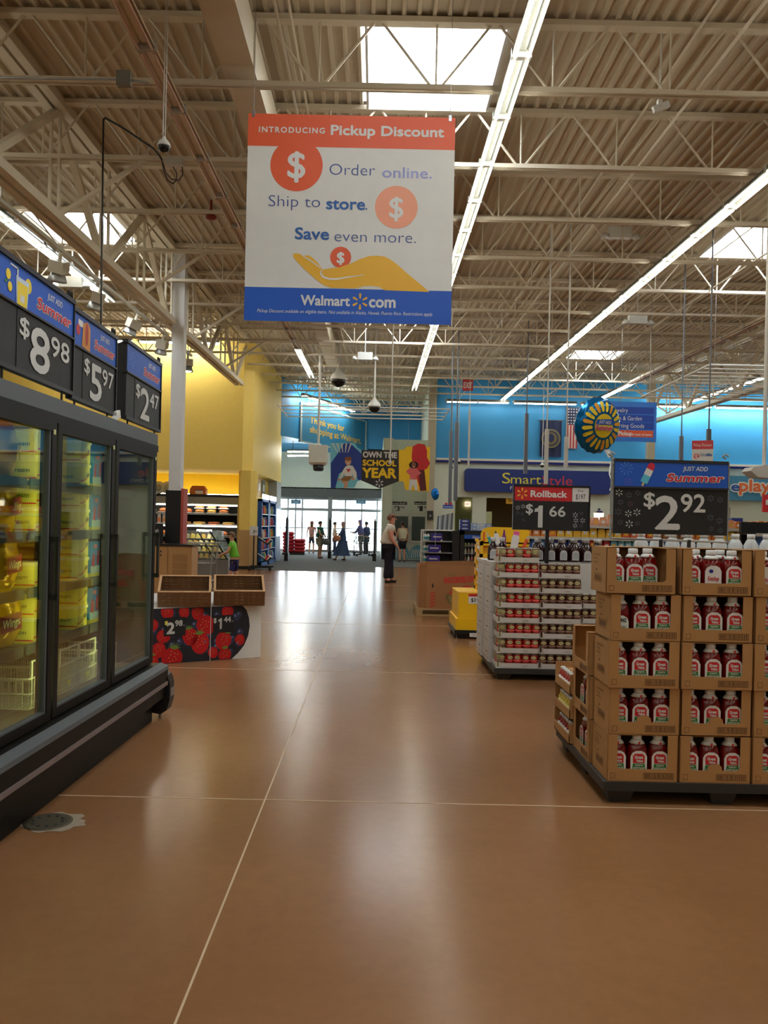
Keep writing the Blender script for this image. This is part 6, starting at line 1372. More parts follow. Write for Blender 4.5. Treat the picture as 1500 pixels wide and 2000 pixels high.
def pack(x, y, z, r, label, kind, sc=1.0):
    t = thing('bakery_pack', label, 'package', (x, y, z), 0, 'bakery packs in the wall case'); mb = MB()
    if kind == 0: mb.ell((x, y, z+.08*sc), .15*sc, .12*sc, .075*sc, BREAD[r % 5], 10, 5); mb.build('loaf', t); mb = MB(); mb.box(x-.15*sc, x+.15*sc, y-.12, y+.12, z, z+.03, MATS.get('tray clear') or mat('tray clear', (206,200,190), .3)); mb.build('tray', t)
    elif kind == 1: mb.lathe([(.19*sc,0),(.2*sc,.03),(.17*sc,.05),(.02,.06)], BREAD[(r+1) % 5], 16, (x, y, z+.02)); mb.build('pie', t); mb = MB(); mb.lathe([(.2*sc,0),(.21*sc,.02)], BREAD[(r+3) % 5], 16, (x, y, z)); mb.build('base', t)
    else: mb.box(x-.05, x+.05, y-.08, y+.08, z, z+.3, mat('paper bag', (196,190,184), .5)); mb.prism([(x-.05,y-.08,z+.3),(x+.05,y-.08,z+.3),(x+.05,y+.08,z+.3),(x-.05,y+.08,z+.3)][::-1], (0,0,.03), PRINT_W); mb.build('bag', t); mb = MB(); mb.box(x-.04, x+.04, y-.083, y-.08, z+.05, z+.18, BREAD[r % 5]); mb.build('label', t)
random.seed(9)
for si, z in enumerate((.60, .95, 1.32, 1.66)):
    mb = MB(); mb.box(X0, X1, Y+.1+.05*si, 26.5, z-.03, z, DK); mb.box(X0, X1, Y+.08+.05*si, Y+.1+.05*si, z-.045, z+.01, METAL); sh = mb.build('shelf', t)
    if si == 2: mb = MB(); mb.box(X0+2.6, X1, Y+.14, Y+.18, z-.08, z-.05, mat('shelf lamp', (255,250,230), .5, emit=14)); mb.build('shelf_lamp', t)
    x = -7.5; i = 0
    while x < X1-.15:
        kind = 1 if (si == 2 and x > -6.2) else (2 if si == 2 else 0)
        n = 2 if (si == 3 and x > -5.9) else 1
        for q in range(n): pack(x, Y+.35, z+q*.15, i, '%s bakery item from the left, %s shelf of wall case%s' % (nth(i), ['bottom', 'second', 'third', 'top'][si], ' (upper of two)' if q else ''), kind)
        x += {0: .38, 1: .46, 2: .16}[kind]; i += 1
# items standing on the case
a = P(387, 973, Y+.2); t = thing('gable_box', 'orange gable box on top of the bakery case', 'box', (a.x, Y+.25, ZT+.08)); mb = MB(); OB = mat('orange box', (196, 104, 36), .6); w = .25; z = ZT+.08
mb.prism([(a.x-w, Y+.1, z), (a.x+w, Y+.1, z), (a.x+w, Y+.1, z+.17), (a.x+w*.7, Y+.1, z+.27), (a.x-w*.7, Y+.1, z+.27), (a.x-w*.95, Y+.1, z+.17)], (0,.3,0), OB); mb.build('box', t); mb = MB(); mb.box(a.x-.07, a.x+.17, Y+.095, Y+.1, z+.02, z+.12, PRINT_W); mb.box(a.x-.07, a.x+.17, Y+.093, Y+.1, z+.12, z+.14, NAVY); mb.build('label', t)
for i, px in enumerate((308, 326)):
    a = P(px, 962, Y+.2); t = thing('display_plate', 'round white decorated cake plate on the bakery case, %s one' % ['left', 'right'][i], 'plate', (a.x, Y+.3, ZT+.08)); mb = MB(); mb.lathe([(.02,.03),(.14,.02),(.2,0),(.2,-.02)], mat('plate cream', (222, 218, 200), .4), 20, (a.x, Y+.3, ZT+.08+.2), axis='y'); mb.build('plate', t); mb = MB(); mb.lathe([(.06,.035),(.10,.03)], mat('plate ring', (180,180,150), .4), 16, (a.x, Y+.295, ZT+.28), axis='y'); mb.build('ring', t)
# wooden cabinet by the column
MAP = mat('maple laminate', (186, 142, 92), .5, noise=.08, nscale=3)
X0, X1, Y0 = P(296, 1100, 15.0).x-.3, P(374, 1100, 15.0).x, 15.0
t = thing('service_cabinet', 'light wooden service cabinet with black top under the column', 'cabinet', ((X0+X1)/2, Y0+.5, 0)); zt = P(335, 1063, 15.0).z; xm = P(328, 1100, 15).x
mb = MB(); mb.box(X0, X1, Y0, Y0+.52, 0, zt-.03, MAP); mb.build('carcass', t); mb = MB(); mb.box(X0, X1+.03, Y0-.03, Y0+.55, zt-.03, zt, BLACK); mb.build('top', t)
for a, b in ((X0+.02, xm-.01), (xm+.01, X1-.02)):
    mb = MB(); mb.box(a, b, Y0-.02, Y0, .05, zt-.05, MAP); d = mb.build('door', t)
    if a > xm: mb = MB(); mb.box(a+.08, b-.05, Y0-.024, Y0-.02, .1, zt-.18, mat('maple recess', (164, 122, 76), .55)); mb.box(a+.08, b-.05, Y0-.03, Y0-.02, zt-.33, zt-.32, MAP); mb.box(a+.08, b-.05, Y0-.03, Y0-.02, zt-.46, zt-.45, MAP); mb.build('recess_panel', d)
    else:
        mb = MB()
        for z in (zt-.13, zt-.2): mb.lathe([(.015,.012),(.015,0)], BLACK, 10, (b-.12, Y0-.02, z), axis='y')
        mb.build('lock', d)
t = thing('checkout_board', 'black price board with white digits left of the column', 'sign', (P(314,1060,15.2).x, 15.2, zt)); a = P(300, 1060, 15.2); mb = MB(); mb.box(a.x-.1, a.x+.17, 15.2, 15.22, zt, zt+.37, SIGNBLK); mb.build('board', t); mb = MB(); S = Surf(mb, (a.x-.06, 15.2, zt+.1), (1,0,0), (0,0,1)); S.text('1', 0, 0, .17, DIG, .003, .03, width=.03); S.text('00', .06, .09, .08, DIG, .003, .02, width=.09); mb.build('lettering', t)
# slanted-glass deli counter
Y0 = 19.0; X0, X1 = P(374, 1100, 19).x, P(446, 1100, 19).x
t = thing('deli_counter', 'glass-fronted deli counter full of salads and cheese', 'display case', ((X0+X1)/2, 20, 0)); mb = MB(); mb.box(X0-.8, X1, Y0, Y0+1.2, 0, .55, METAL); mb.box(X0-.8, X1-.35, Y0+1.0, Y0+1.2, .55, 1.2, METAL); mb.build('base', t)
mb = MB(); mb.prism([(X1, Y0-.01, .55), (X1-.43, Y0-.01, 1.22), (X1-.47, Y0-.01, 1.22), (X1-.04, Y0-.01, .55)], (0, .02, 0), BLACK); mb.prism([(X1-.3, Y0-.01, .55), (X1-.72, Y0-.01, 1.22), (X1-.75, Y0-.01, 1.22), (X1-.33, Y0-.01, .55)], (0, .02, 0), BLACK)
mb.build('glass_frame', t)
mb = MB(); mb.prism([(X1, Y0, .56), (X1-.43, Y0, 1.22), (X1-.44, Y0, 1.22), (X1-.01, Y0, .56)], (0, 1.1, 0), CLEAR); mb.build('glass_pane', t)
mb = MB(); mb.box(X1-.75, X1-.42, Y0+.0, Y0+.1, 1.20, 1.24, mat('shelf lamp', (255,250,230), .5, emit=14)); mb.build('counter_lamp', t)
CH = [mat('cheese %d' % i, c, .6) for i, c in enumerate(((232,214,110),(238,232,170),(210,200,120),(190,186,150),(214,180,90)))]
random.seed(4)
for r in range(4):
    for q in range(6):
        x = X1-.14-.09*r-q*.13; z = .58+.15*r; w = random.uniform(.045,.06); o = thing('cheese_piece', '%s wrapped food piece from the right, %s tier of the deli counter' % (nth(q), ['bottom','second','third','top'][r]), 'food', (x, Y0+.2, z), 0, 'food in the deli counter'); mb = MB()
        mb.prism([(x-w, Y0+.08+r*.1, z), (x+w, Y0+.08+r*.1, z), (x+w*.8, Y0+.08+r*.1, z+.08), (x-w*.5, Y0+.08+r*.1, z+.11)], (0,.14,0), CH[(q*3+r) % 5]); mb.build('wedge', o)
    mb = MB(); mb.box(X0-.4, X1-.08-.09*r, Y0+.05+r*.1, Y0+.9, .565+.15*r, .578+.15*r, METAL); mb.build('tier', t)
for i, (px, py, c) in enumerate(((383, 1075, (240,200,40)), (385, 1086, (232,90,60)))):
    a = P(px, py, 17.5); o = thing('fruit_bag', '%s hanging fruit bag beside the wooden cabinet' % ['yellow', 'orange red'][i], 'bag', tuple(a)); mb = MB(); mb.ell(a, .045, .04, .06, mat('fruit %d' % i, c, .4)); mb.build('bag', o); mb = MB(); mb.tube((a.x, a.y, a.z+.05), (a.x-.04, a.y, a.z+.15), .006, PRINT_W, 5); mb.build('tie', o)

# ================================================================== SHOPPING CARTS
def cart(name, label, x, y, rot, m, s=1.0):
    t = thing('shopping_cart', label, 'cart', (x, y, .012 if y > 24.5 else 0), rot); L = .85; W = .5
    mb = local(t); 
    for z, g in ((.55, .06), (.98, 0)): mb.path([(g, -W/2+g, z), (L-g*2, -W/2+g, z), (L-g*2, W/2-g, z), (g, W/2-g, z), (g, -W/2+g, z)], .012, m, 5)
    for i in range(9):
        u = i/8; mb.tube((u*L, -W/2, .98), (.06+u*(L-.18), -W/2+.06, .55), .005, m, 4); mb.tube((u*L, W/2, .98), (.06+u*(L-.18), W/2-.06, .55), .005, m, 4)
    for i in range(6): v = -W/2+W*i/5; mb.path([(L, v, .98), (L-.12, v*.8, .55), (.06, v*.8, .55), (0, v, .98)], .005, m, 4)
    mb.build('basket', t)
    mb = local(t); mb.path([(0, -.22, .98), (-.12, -.22, 1.04)], .014, m); mb.path([(0, .22, .98), (-.12, .22, 1.04)], .014, m); mb.tube((-.12, -.27, 1.04), (-.12, .27, 1.04), .022, mat('cart handle', (50, 60, 80), .4), 8); mb.build('handle', t)
    mb = local(t)
    for s_ in (-1, 1): mb.path([(.02, s_*.2, .95), (.05, s_*.22, .16), (.75, s_*.2, .14), (.78, s_*.18, .55)], .013, m, 6)
    mb.tube((.05, -.22, .2), (.05, .22, .2), .01, m, 5); mb.build('undercarriage', t)
    for xx in (.06, .74):
        for s_ in (-1, 1): mb = local(t); mb.lathe([(.055,-.015),(.055,.015)], BLACK, 12, (xx, s_*.2, .055), axis='y'); mb.build('wheel', t)
    return t
c = P(450, 1040, 17.4); cart('c', 'chrome shopping cart pushed by the child in green', c.x-.30, 17.4, PI-.1, GALV)
c = P(712, 1080, 35.5); cart('c', 'loaded dark shopping cart standing by the entrance doors, left one', c.x-.45, 35.6, .3, DARKMETAL); cart('c', 'dark shopping cart standing behind the loaded one by the doors', c.x-1.25, 38.3, -.1, DARKMETAL)

# ================================================================== END SHELF, DAIRY COOLER AND THEIR STOCK
Y = 18.6; X0 = P(823, 1060, Y).x; X1 = P(897, 1060, Y).x; zt = P(860, 1036, Y).z
t = thing('end_shelf', 'black end-of-aisle shelf with curved wire left side', 'shelf', ((X0+X1)/2, Y, 0)); mb = MB(); mb.box(X0+.12, X1, Y+.45, Y+.5, 0, zt, BLACK); mb.box(X1-.16, X1, Y-.02, Y+.5, 0, zt, BLACK); mb.build('back_panel', t)
SZ = [P(860, 1057, Y).z, P(860, 1079, Y).z, P(860, 1100, Y).z, .25]
for z in SZ:
    mb = MB(); mb.prism([(X0+.02, Y+.4, z-.02), (X0+.02, Y+.05, z-.02), (X0+.2, Y-.05, z-.02), (X1-.16, Y, z-.02), (X1-.16, Y+.45, z-.02)], (0,0,.02), GALV); mb.build('shelf_board', t)
mb = MB(); mb.tube((X0, Y+.1, 0), (X0, Y+.1, zt), .015, WHITE, 6); mb.tube((X0+.06, Y+.4, 0), (X0+.06, Y+.4, zt), .015, WHITE, 6); mb.path([(X0, Y+.1, zt), (X0+.06, Y-.02, zt), (X0+.25, Y-.05, zt), (X1-.16, Y-.02, zt)], .015, WHITE, 6); mb.build('wire_side', t)
PURP = mat('diaper pack purple', (50, 36, 134), .5)
for i, (x0, x1, y0, y1) in enumerate(((843, 864, 1042, 1056), (837, 861, 1063, 1078), (835, 859, 1082, 1098))):
    a = P(x0, y1, Y); b = P(x1, y0, Y); o = thing('purple_pack', 'purple boxed pack on the %s shelf of the end display' % ['top', 'middle', 'lower'][i], 'box', ((a.x+b.x)/2, Y+.15, SZ[i]), 0, 'purple packs'); mb = MB(); mb.box(a.x, b.x, Y-.03, Y+.35, SZ[i], SZ[i]+.17, PURP); mb.build('box', o)
    mb = MB(); S = Surf(mb, (a.x, Y-.03, SZ[i]), (1,0,0), (0,0,1)); S.text('Assurance', .03, .085, .04, PRINT_W, .003, .04, width=.19); S.poly([(b.x-a.x-.06, 0), (b.x-a.x, 0), (b.x-a.x, .05)], PRINT_W, .002); mb.build('print', o)
for i in range(3):
    for q in range(2): x = X0+.09+q*.07; o = thing('white_bottle', 'white bottle on the %s shelf left of the purple pack, %s one' % (['top', 'middle', 'lower'][i], ['left', 'right'][q]), 'bottle', (x, Y+.15, SZ[i])); mb = MB(); mb.lathe([(.03,0),(.034,.01),(.034,.13),(.015,.16)], PRINT_W, 10, (x, Y+.1+.05*q, SZ[i])); mb.build('body', o); mb = MB(); mb.lathe([(.0345,.04),(.0345,.10)], TEAL, 10, (x, Y+.1+.05*q, SZ[i])); mb.build('label', o)
random.seed(2)
for i in range(7):
    px = 851+i*4.4; a = P(px, 1036, Y+.3); o = thing('card_rack_panel', '%s silvery sheet from the left in the card rack on the end shelf' % nth(i), 'card', (a.x, Y+.3, zt)); mb = MB(); h = .34+.012*i; mb.prism([(a.x, Y+.1, zt), (a.x+.05, Y+.1, zt), (a.x+.07, Y+.1, zt+h), (a.x+.02, Y+.1, zt+h-.02)], (0,.01+.02*i % .03,0), mat('silver card', (176, 186, 192), .35, .2) if i % 2 else mat('slate card', (96, 106, 116), .5)); mb.build('sheet', o)
for i, (px, s) in enumerate(((870, 'red-topped blue flag sign left'), (879, 'red-topped blue flag sign right'))):
    a = P(px, 993, 21.9); o = thing('aisle_flag', '%s at the bottom of the dark poles' % s, 'sign', tuple(a)); k = 22/1600; mb = MB(); mb.box(a.x-5*k, a.x+6*k, 21.93, 21.95, a.z, a.z+7*k, BLUE); mb.box(a.x-1*k, a.x+4*k, 21.93, 21.95, a.z+7*k, a.z+11*k, RED); mb.build('card', o); mb = MB(); mb.box(a.x-4*k, a.x+5*k, 21.925, 21.93, a.z+2.5*k, a.z+3.6*k, PRINT_W); mb.build('print', o)
Y = 18.6; X0 = P(899, 1060, Y).x; X1 = P(940, 1060, Y).x+.25
t = thing('dairy_cooler', 'black dairy cooler with blue header between the end shelf and yellow display', 'cooler', ((X0+X1)/2, Y+.3, 0)); z1 = P(915, 1036, Y).z
mb = MB(); mb.box(X0, X0+.09, Y, Y+.7, 0, z1, BLACK); mb.box(X1-.09, X1, Y, Y+.7, 0, z1, BLACK); mb.box(X0, X1, Y+.65, Y+.7, 0, z1, BLACK); mb.box(X0, X1, Y, Y+.7, z1-.1, z1, BLACK); mb.box(X0, X1, Y, Y+.7, 0, .12, BLACK); mb.build('cabinet', t)
mb = MB(); mb.box(X0+.09, X1-.09, Y-.01, Y+.02, z1-.19, z1-.1, BLUE); h = mb.build('header', t); mb = MB(); S = Surf(mb, ((X0+X1)/2, Y-.01, z1-.175), (1,0,0), (0,0,1)); S.text('Dairy', 0, 0, .055, PRINT_W, .003, .02, align='c', width=.17); mb.build('lettering', h)
DC = [(150,170,90),(170,170,150),(150,120,110),(196,196,180),(170,90,90),(200,180,60)]
for si, py in enumerate((1066, 1081, 1096)):
    z = P(915, py, Y).z; mb = MB(); mb.box(X0+.09, X1-.09, Y+.02, Y+.6, z-.015, z, GALV); mb.build('shelf', t)
    for q in range(6): x = X0+.13+q*.075; o = thing('dairy_item', '%s tub or bottle from the left on the %s dairy cooler shelf' % (nth(q), ['top','middle','lower'][si]), 'bottle', (x, Y+.1, z), 0, 'dairy cooler stock'); mb = MB(); mb.lathe([(.026,0),(.03,.02),(.028,.08 if si else .05),(.013,.12 if si else .06)], mat('dairy %d' % ((q+si) % 6), DC[(q+si) % 6], .5), 9, (x, Y+.1, z)); mb.build('body', o); mb = MB(); mb.lathe([(.014,.12 if si else .06),(.014,.135 if si else .07)], CAPW, 8, (x, Y+.1, z)); mb.build('cap', o)
TB = [mat('tissue navy', (40, 50, 140), .5), mat('tissue sky', (130, 160, 214), .5), mat('tissue pale', (186, 200, 222), .5)]
n = 0
for (px, py, cnt, m) in ((898, 1035, 3, 0), (921, 1036, 2, 1), (935, 1037, 2, 2), (948, 1037, 2, 1), (960, 1037, 1, 2)):
    a = P(px, py, Y+.2)
    for q in range(cnt):
        o = thing('tissue_box', 'blue tissue box, %s from the bottom of the %s pile on the dairy cooler' % (nth(q), nth(n)), 'box', (a.x+.09, Y+.3, z1+q*.085), 0, 'tissue boxes on the cooler'); mb = MB(); w = .22 if m == 0 else .13; mb.box(a.x, a.x+w, Y+.15, Y+.35, z1+q*.085, z1+q*.085+.08, TB[m]); mb.build('box', o); mb = MB(); S = Surf(mb, (a.x+w/2, Y+.15, z1+q*.085+.04), (1,0,0), (0,0,1)); S.disc(0,0,w*.36, TB[2] if m == 0 else PRINT_W, .002, .018, 14); mb.build('print', o)
    n += 1

# ================================================================== GONDOLA SHELVES BEHIND THE SIGNS
def gondola(label, X0, X1, Y, zs, ztop, back=True):
    t = thing('gondola_shelf', label, 'shelf', ((X0+X1)/2, Y+.25, 0)); mb = MB()
    mb.box(X0, X1, Y+.5, Y+.54, 0, ztop, DK); mb.box(X0, X1, Y, Y+.5, 0, .12, DK); mb.build('back_panel', t)
    x = X0
    while x <= X1+.01: mb = MB(); mb.box(x-.015, x+.015, Y+.44, Y+.5, 0, ztop, BLACK); mb.build('upright', t); x += 1.22
    for z in zs: mb = MB(); mb.box(X0, X1, Y+.02, Y+.5, z-.02, z, DK); mb.box(X0, X1, Y, Y+.02, z-.04, z+.005, mat('price rail', (186,184,176), .5)); mb.build('shelf_board', t)
    return t
GY = 13.0
gondola('long black gondola of snacks behind the price signs', 2.3, 7.6, GY, (1.15, 1.33, 1.52), 1.56)
random.seed(31); SN = [mat('snack %d' % i, c, .4) for i, c in enumerate(((226,130,60),(220,100,60),(236,186,60),(60,110,190),(40,60,130),(196,50,60),(120,190,220),(150,100,60),(230,160,120)))]
for si, (z, w, h) in enumerate(((1.15, .115, .15), (1.33, .13, .15), (1.52, .12, .13))):
    i = 0; x = 2.36
    while x < 7.5:
        base = {0: (3, 4, 5, 6), 1: (0, 2, 2, 1, 7), 2: (0, 1, 8, 0)}[si]; c = base[(i//4) % len(base)]
        hh = h*random.uniform(.85, 1.1) + (.05 if (si == 2 and 3.6 < x < 4.5) else 0)
        o = thing('snack_pack', '%s package, %s from the left on the %s snack shelf' % (['orange','red orange','yellow','blue','navy','red','sky blue','brown','peach'][c], nth(i), ['lower', 'middle', 'top'][si]), 'package', (x+w/2, GY+.1, z), 0, 'snack packages on the gondola')
        mb = MB(); mb.prism([(x+.004, GY+.06, z), (x+w-.006, GY+.06, z), (x+w-.014, GY+.06, z+hh*.9), (x+w*.8, GY+.06, z+hh), (x+w*.2, GY+.06, z+hh), (x+.012, GY+.06, z+hh*.92)], (0,.07,0), SN[c]); mb.build('bag', o)
        mb = MB(); mb.box(x+w*.25, x+w*.7, GY+.057, GY+.06, z+hh*.3, z+hh*.6, PRINT_W if i % 3 else GOLD); mb.build('label', o)
        x += w; i += 1
# lit sampler lamps: glowing white box lamps standing among the shelves
for i, (px, Y) in enumerate(((1171, 14.0), (1292, 15.0))):
    a = P(px, 1016, Y); b = P(px, 1002, Y); t = thing('lit_box_lamp', 'small glowing box lamp with blue top, %s' % ['between the two price signs', 'right of the large price sign'][i], 'lamp', (a.x, Y, a.z-.35)); k = Y/1600
    mb = MB(); mb.prism([(a.x-7*k, Y, a.z), (a.x+7*k, Y, a.z), (a.x+8*k, Y, b.z), (a.x-8*k, Y, b.z)], (0,.12,0), mat('lamp glow', (255, 244, 214), .5, emit=2.5)); mb.build('shade', t); mb = MB(); mb.box(a.x-8*k, a.x+8*k, Y-.005, Y+.125, b.z, b.z+5*k, PRINT_W); mb.box(a.x-6*k, a.x+5*k, Y-.01, Y, b.z+1*k, b.z+4*k, NAVY); mb.box(a.x-2*k, a.x+2*k, Y+.03, Y+.06, b.z+5*k, b.z+9*k, DARKMETAL); mb.build('top', t)
    mb = MB(); mb.tube((a.x, Y+.05, 0), (a.x, Y+.05, a.z), .015, DARKMETAL, 6); mb.build('stand', t)
# things beyond the large sign at the right edge
gondola('black gondola of toys and boxes at the right edge', 5.2, 8.4, 11.2, (1.28, 1.46), 1.62)
random.seed(8)
for i in range(16):
    x = 5.3+i*.19; z = 1.46 if i % 3 else 1.28; c = [3, 3, 4, 3, 8, 0, 7, 7, 3, 5, 6, 7, 4, 2, 1, 3][i]; h = .16+.02*(i % 3)
    o = thing('boxed_toy', '%s boxed item from the left on the right-edge gondola' % nth(i), 'box', (x+.08, 11.3, z)); mb = MB(); mb.box(x, x+.16, 11.25, 11.45, z, z+h, SN[c]); mb.build('box', o); mb = MB(); mb.box(x+.03, x+.12, 11.247, 11.25, z+.05, z+h-.05, PRINT_W if i % 2 else GOLD); mb.build('label', o)
for i, (px, m) in enumerate(((1306, 3), (1330, 3), (1352, 3), (1440, 4))):
    Y = 16; a = P(px-11, 1034, Y); b = P(px+11, 1012, Y); o = thing('blue_tote', 'blue box at the back of the right side, %s from the left' % nth(i), 'box', ((a.x+b.x)/2, Y, a.z-.7)); mb = MB(); mb.box(a.x, b.x, Y, Y+.3, a.z, b.z, SN[m]); mb.build('box', o); mb = MB(); mb.box(a.x, b.x, Y, Y+.3, 0, a.z, DK); mb.build('stand', o)
a = P(1381, 1050, 9.5); t = thing('price_post', 'grey upright price holder with black head at the right', 'sign', (a.x, 9.5, 0)); k = 9.5/1600; mb = MB(); mb.box(a.x-11*k, a.x+4*k, 9.5, 9.53, a.z, a.z+30*k, mat('post grey', (168, 168, 154), .5)); mb.build('card', t); mb = MB(); mb.box(a.x-12*k, a.x+5*k, 9.49, 9.53, a.z+31*k, a.z+44*k, SIGNBLK); mb.box(a.x-13*k, a.x+6*k, 9.48, 9.54, a.z+44*k, a.z+46*k, METAL); mb.build('head', t); mb = MB(); mb.tube((a.x-3*k, 9.52, 0), (a.x-3*k, 9.52, a.z), .02, DARKMETAL, 8); mb.build('post', t); mb = MB(); S = Surf(mb, (a.x-9*k, 9.5, a.z+8*k), (1,0,0), (0,0,1)); S.text('5', 0, 0, 14*k, SIGNBLK, .003, .0, width=6*k); mb.build('lettering', t)
# scanner unit at the right edge
a = P(1492, 930, 12.0); k = 12/1600; t = thing('ceiling_device', 'grey wedge-shaped unit hanging at the right edge of the view', 'device', tuple(a)); mb = MB(); mb.prism([(a.x-20*k, 12, a.z+18*k), (a.x+14*k, 12, a.z+24*k), (a.x+16*k, 12, a.z-4*k), (a.x-12*k, 12, a.z-2*k), (a.x-26*k, 12, a.z+10*k)], (0,.3,0), LGREY); mb.build('case', t); mb = MB(); mb.tube((a.x+6*k, 12.1, a.z+20*k), (a.x+6*k, 12.1, roof(12)-0.005), .03, WHITE, 8); mb.build('pole', t)
a = P(1490, 1000, 10.0); t = thing('red_sign', 'red sign with white print at the right edge', 'sign', tuple(a)); k = 10/1600; mb = MB(); mb.box(a.x, a.x+40*k, 10, 10.03, a.z, a.z+34*k, RED); mb.build('panel', t); mb = MB(); mb.box(a.x+5*k, a.x+30*k, 9.995, 10, a.z+14*k, a.z+24*k, PRINT_W); mb.build('print', t); mb = MB(); mb.tube((a.x+20*k, 10.02, 0), (a.x+20*k, 10.02, a.z), .015, DARKMETAL, 6); mb.build('post', t)
# ================================================================== PEOPLE
def skin_obj(name, verts, edges, radii, m, parent, sub=1, flat=None):
    me = bpy.data.meshes.new(name); me.from_pydata(verts, edges, []); me.materials.append(m)
    o = bpy.data.objects.new(name, me); C.objects.link(o); o.parent = parent
    md = o.modifiers.new('skin', 'SKIN'); md.use_smooth_shade = True
    if not me.skin_vertices: return o
    for i, r in enumerate(radii):
        me.skin_vertices[0].data[i].radius = (r, r) if not isinstance(r, tuple) else r
    me.skin_vertices[0].data[0].use_root = True
    sb = o.modifiers.new('sub', 'SUBSURF'); sb.levels = sub; sb.render_levels = sub
    return o
def person(label, x, y, face, H, pose, top, bottom, hair, skin=SKIN, shoe=BLACK, girth=1.0, fingers=False, shorts=False, dress=None, z0=0.0, sleeve=.55, cat='person', long_hair=False, lean=0.0, sleeveless=False):
    """local frame: +X is the way the person faces, +Y its left. pose gives limb points as fractions of height"""
    t = thing('person', label, cat, (x, y, z0), face); s = H
    g = girth
    def V(p): return (p[0]*s, p[1]*s, p[2]*s)
    pel = (0, 0, .52); wai = (lean*.3, 0, .62); che = (lean*.7, 0, .74); nek = (lean*.9, 0, .825); hb = (lean+.005, 0, .865); hc = (lean+.012, 0, .925); ht = (lean+.008, 0, .972)
    v = [pel, wai, che, nek, hb, hc, ht]; e = [(0,1),(1,2),(2,3),(3,4),(4,5),(5,6)]
    r = [(.075*g,.09*g), (.07*g,.085*g), (.07*g,.095*g), .032*(1+.2*(g-1)), .036, .056, .030]
    L = {}
    for sd, nm in ((1, 'l'), (-1, 'r')):
        sh = (lean*.8, sd*.105*(.7+.3*g), .80); el = pose[nm+'el']; ha = pose[nm+'ha']
        n = len(v); v += [sh, el, ha]; e += [(2, n), (n, n+1), (n+1, n+2)]; r += [.034*g, .024*g, .018]
        wr = Vector(ha); d = (Vector(ha)-Vector(el)).normalized(); side = Vector((0, 0, 1)).cross(d); side = (side if side.length > .1 else Vector((1,0,0))).normalized()
        palm = wr+d*.03; v.append(tuple(palm)); e.append((n+2, n+3)); r.append(.018); pi = n+3
        if fingers:
            for q in range(4):
                b = palm+d*.018+side*(.009*(q-1.5)); c = b+d*(.018+.004*(q in (1,2)))+Vector((0,0,-.006)); c2 = c+d*.012+Vector((0,0,-.012))
                m0 = len(v); v += [tuple(b), tuple(c), tuple(c2)]; e += [(pi, m0), (m0, m0+1), (m0+1, m0+2)]; r += [.0052, .005, .0042]
            b = wr+d*.012+side*.022; c = b+d*.02+side*.004; m0 = len(v); v += [tuple(b), tuple(c)]; e += [(n+2, m0), (m0, m0+1)]; r += [.0065, .0052]
        L[nm] = (sh, el, ha)
        hp = (0, sd*.045*g, .455); kn = pose[nm+'kn']; an = pose[nm+'an']; n = len(v)
        to = (an[0]+.075, an[1], .018); v += [hp, kn, an, to]; e += [(0, n), (n, n+1), (n+1, n+2), (n+2, n+3)]; r += [.046*g, .036*(.6+.4*g), .024, .018]
        L[nm+'leg'] = (hp, kn, an, to)
    sc = lambda rr: tuple(q*s for q in rr) if isinstance(rr, tuple) else rr*s
    body = skin_obj('body', [V(p) for p in v], e, [sc(q) for q in r], skin, t, 2 if fingers else 1)
    # clothing: top
    hem = .47 if not dress else .10
    v = [(0,0,hem+.075), (0,0,.585), wai, che, (lean*.88, 0, .812)]; e = [(0,1),(1,2),(2,3),(3,4)]; r = [(.098*g,.108*g), (.096*g,.106*g), (.088*g,.10*g), (.08*g,.102*g), (.042,.05)]
    if dress: v[0] = (0,0,.40); r[0] = (.10,.11)
    for nm in ('l', 'r'):
        sh, el, ha = L[nm]; q = Vector(sh).lerp(Vector(el), sleeve if sleeve <= 1 else 1.0); n = len(v)
        if sleeveless: v += [sh]; e += [(3, n)]; r += [.036*g]; continue
        v += [sh, tuple(q)]; e += [(3, n), (n, n+1)]; r += [.043*g, .036*g if sleeve <= 1 else .03*g]
        if sleeve > 1: v.append(tuple(Vector(el).lerp(Vector(ha), sleeve-1))); e.append((n+1, n+2)); r.append(.027)
    skin_obj('shirt' if not dress else 'dress_top', [V(p) for p in v], e, [sc(q) for q in r], top, t)
    # lower garment
    if dress:
        m_ = local(t); prof = [(.115,.50),(.12,.42),(.135,.30),(.15,.18),(.165,dress)]; n = 20; vs = []
        dx = (L['lleg'][2][0]+L['rleg'][2][0])/2
        for i, (rr, z) in enumerate(prof):
            kx = 1+.35*i*abs(L['lleg'][2][0]-L['rleg'][2][0])
            for k2 in range(n): a = 2*PI*k2/n; w = 1+.05*i*math.sin(5*a); vs.append((s*(dx*i/5+rr*kx*w*math.cos(a)), s*rr*.8*w*math.sin(a), s*z))
        m_.add(vs, [(i*n+k2, i*n+(k2+1) % n, (i+1)*n+(k2+1) % n, (i+1)*n+k2) for i in range(4) for k2 in range(n)], bottom, True); m_.build('skirt', t)
    else:
        v = [(0,0,.465)]; e = []; r = [(.070*g,.080*g)]
        for nm in ('lleg', 'rleg'):
            hp, kn, an, to = L[nm]; n = len(v)
            if shorts: q = Vector(hp).lerp(Vector(kn), .85); v += [hp, tuple(q)]; e += [(0, n), (n, n+1)]; r += [.056*g, .052*g]
            else: v += [hp, kn, (an[0], an[1], an[2]-.005)]; e += [(0, n), (n, n+1), (n+1, n+2)]; r += [.054*g, .046*(.55+.45*g), .038*(.6+.4*g)]
        skin_obj('shorts' if shorts else 'trousers', [V(p) for p in v], e, [sc(q) for q in r], bottom, t)
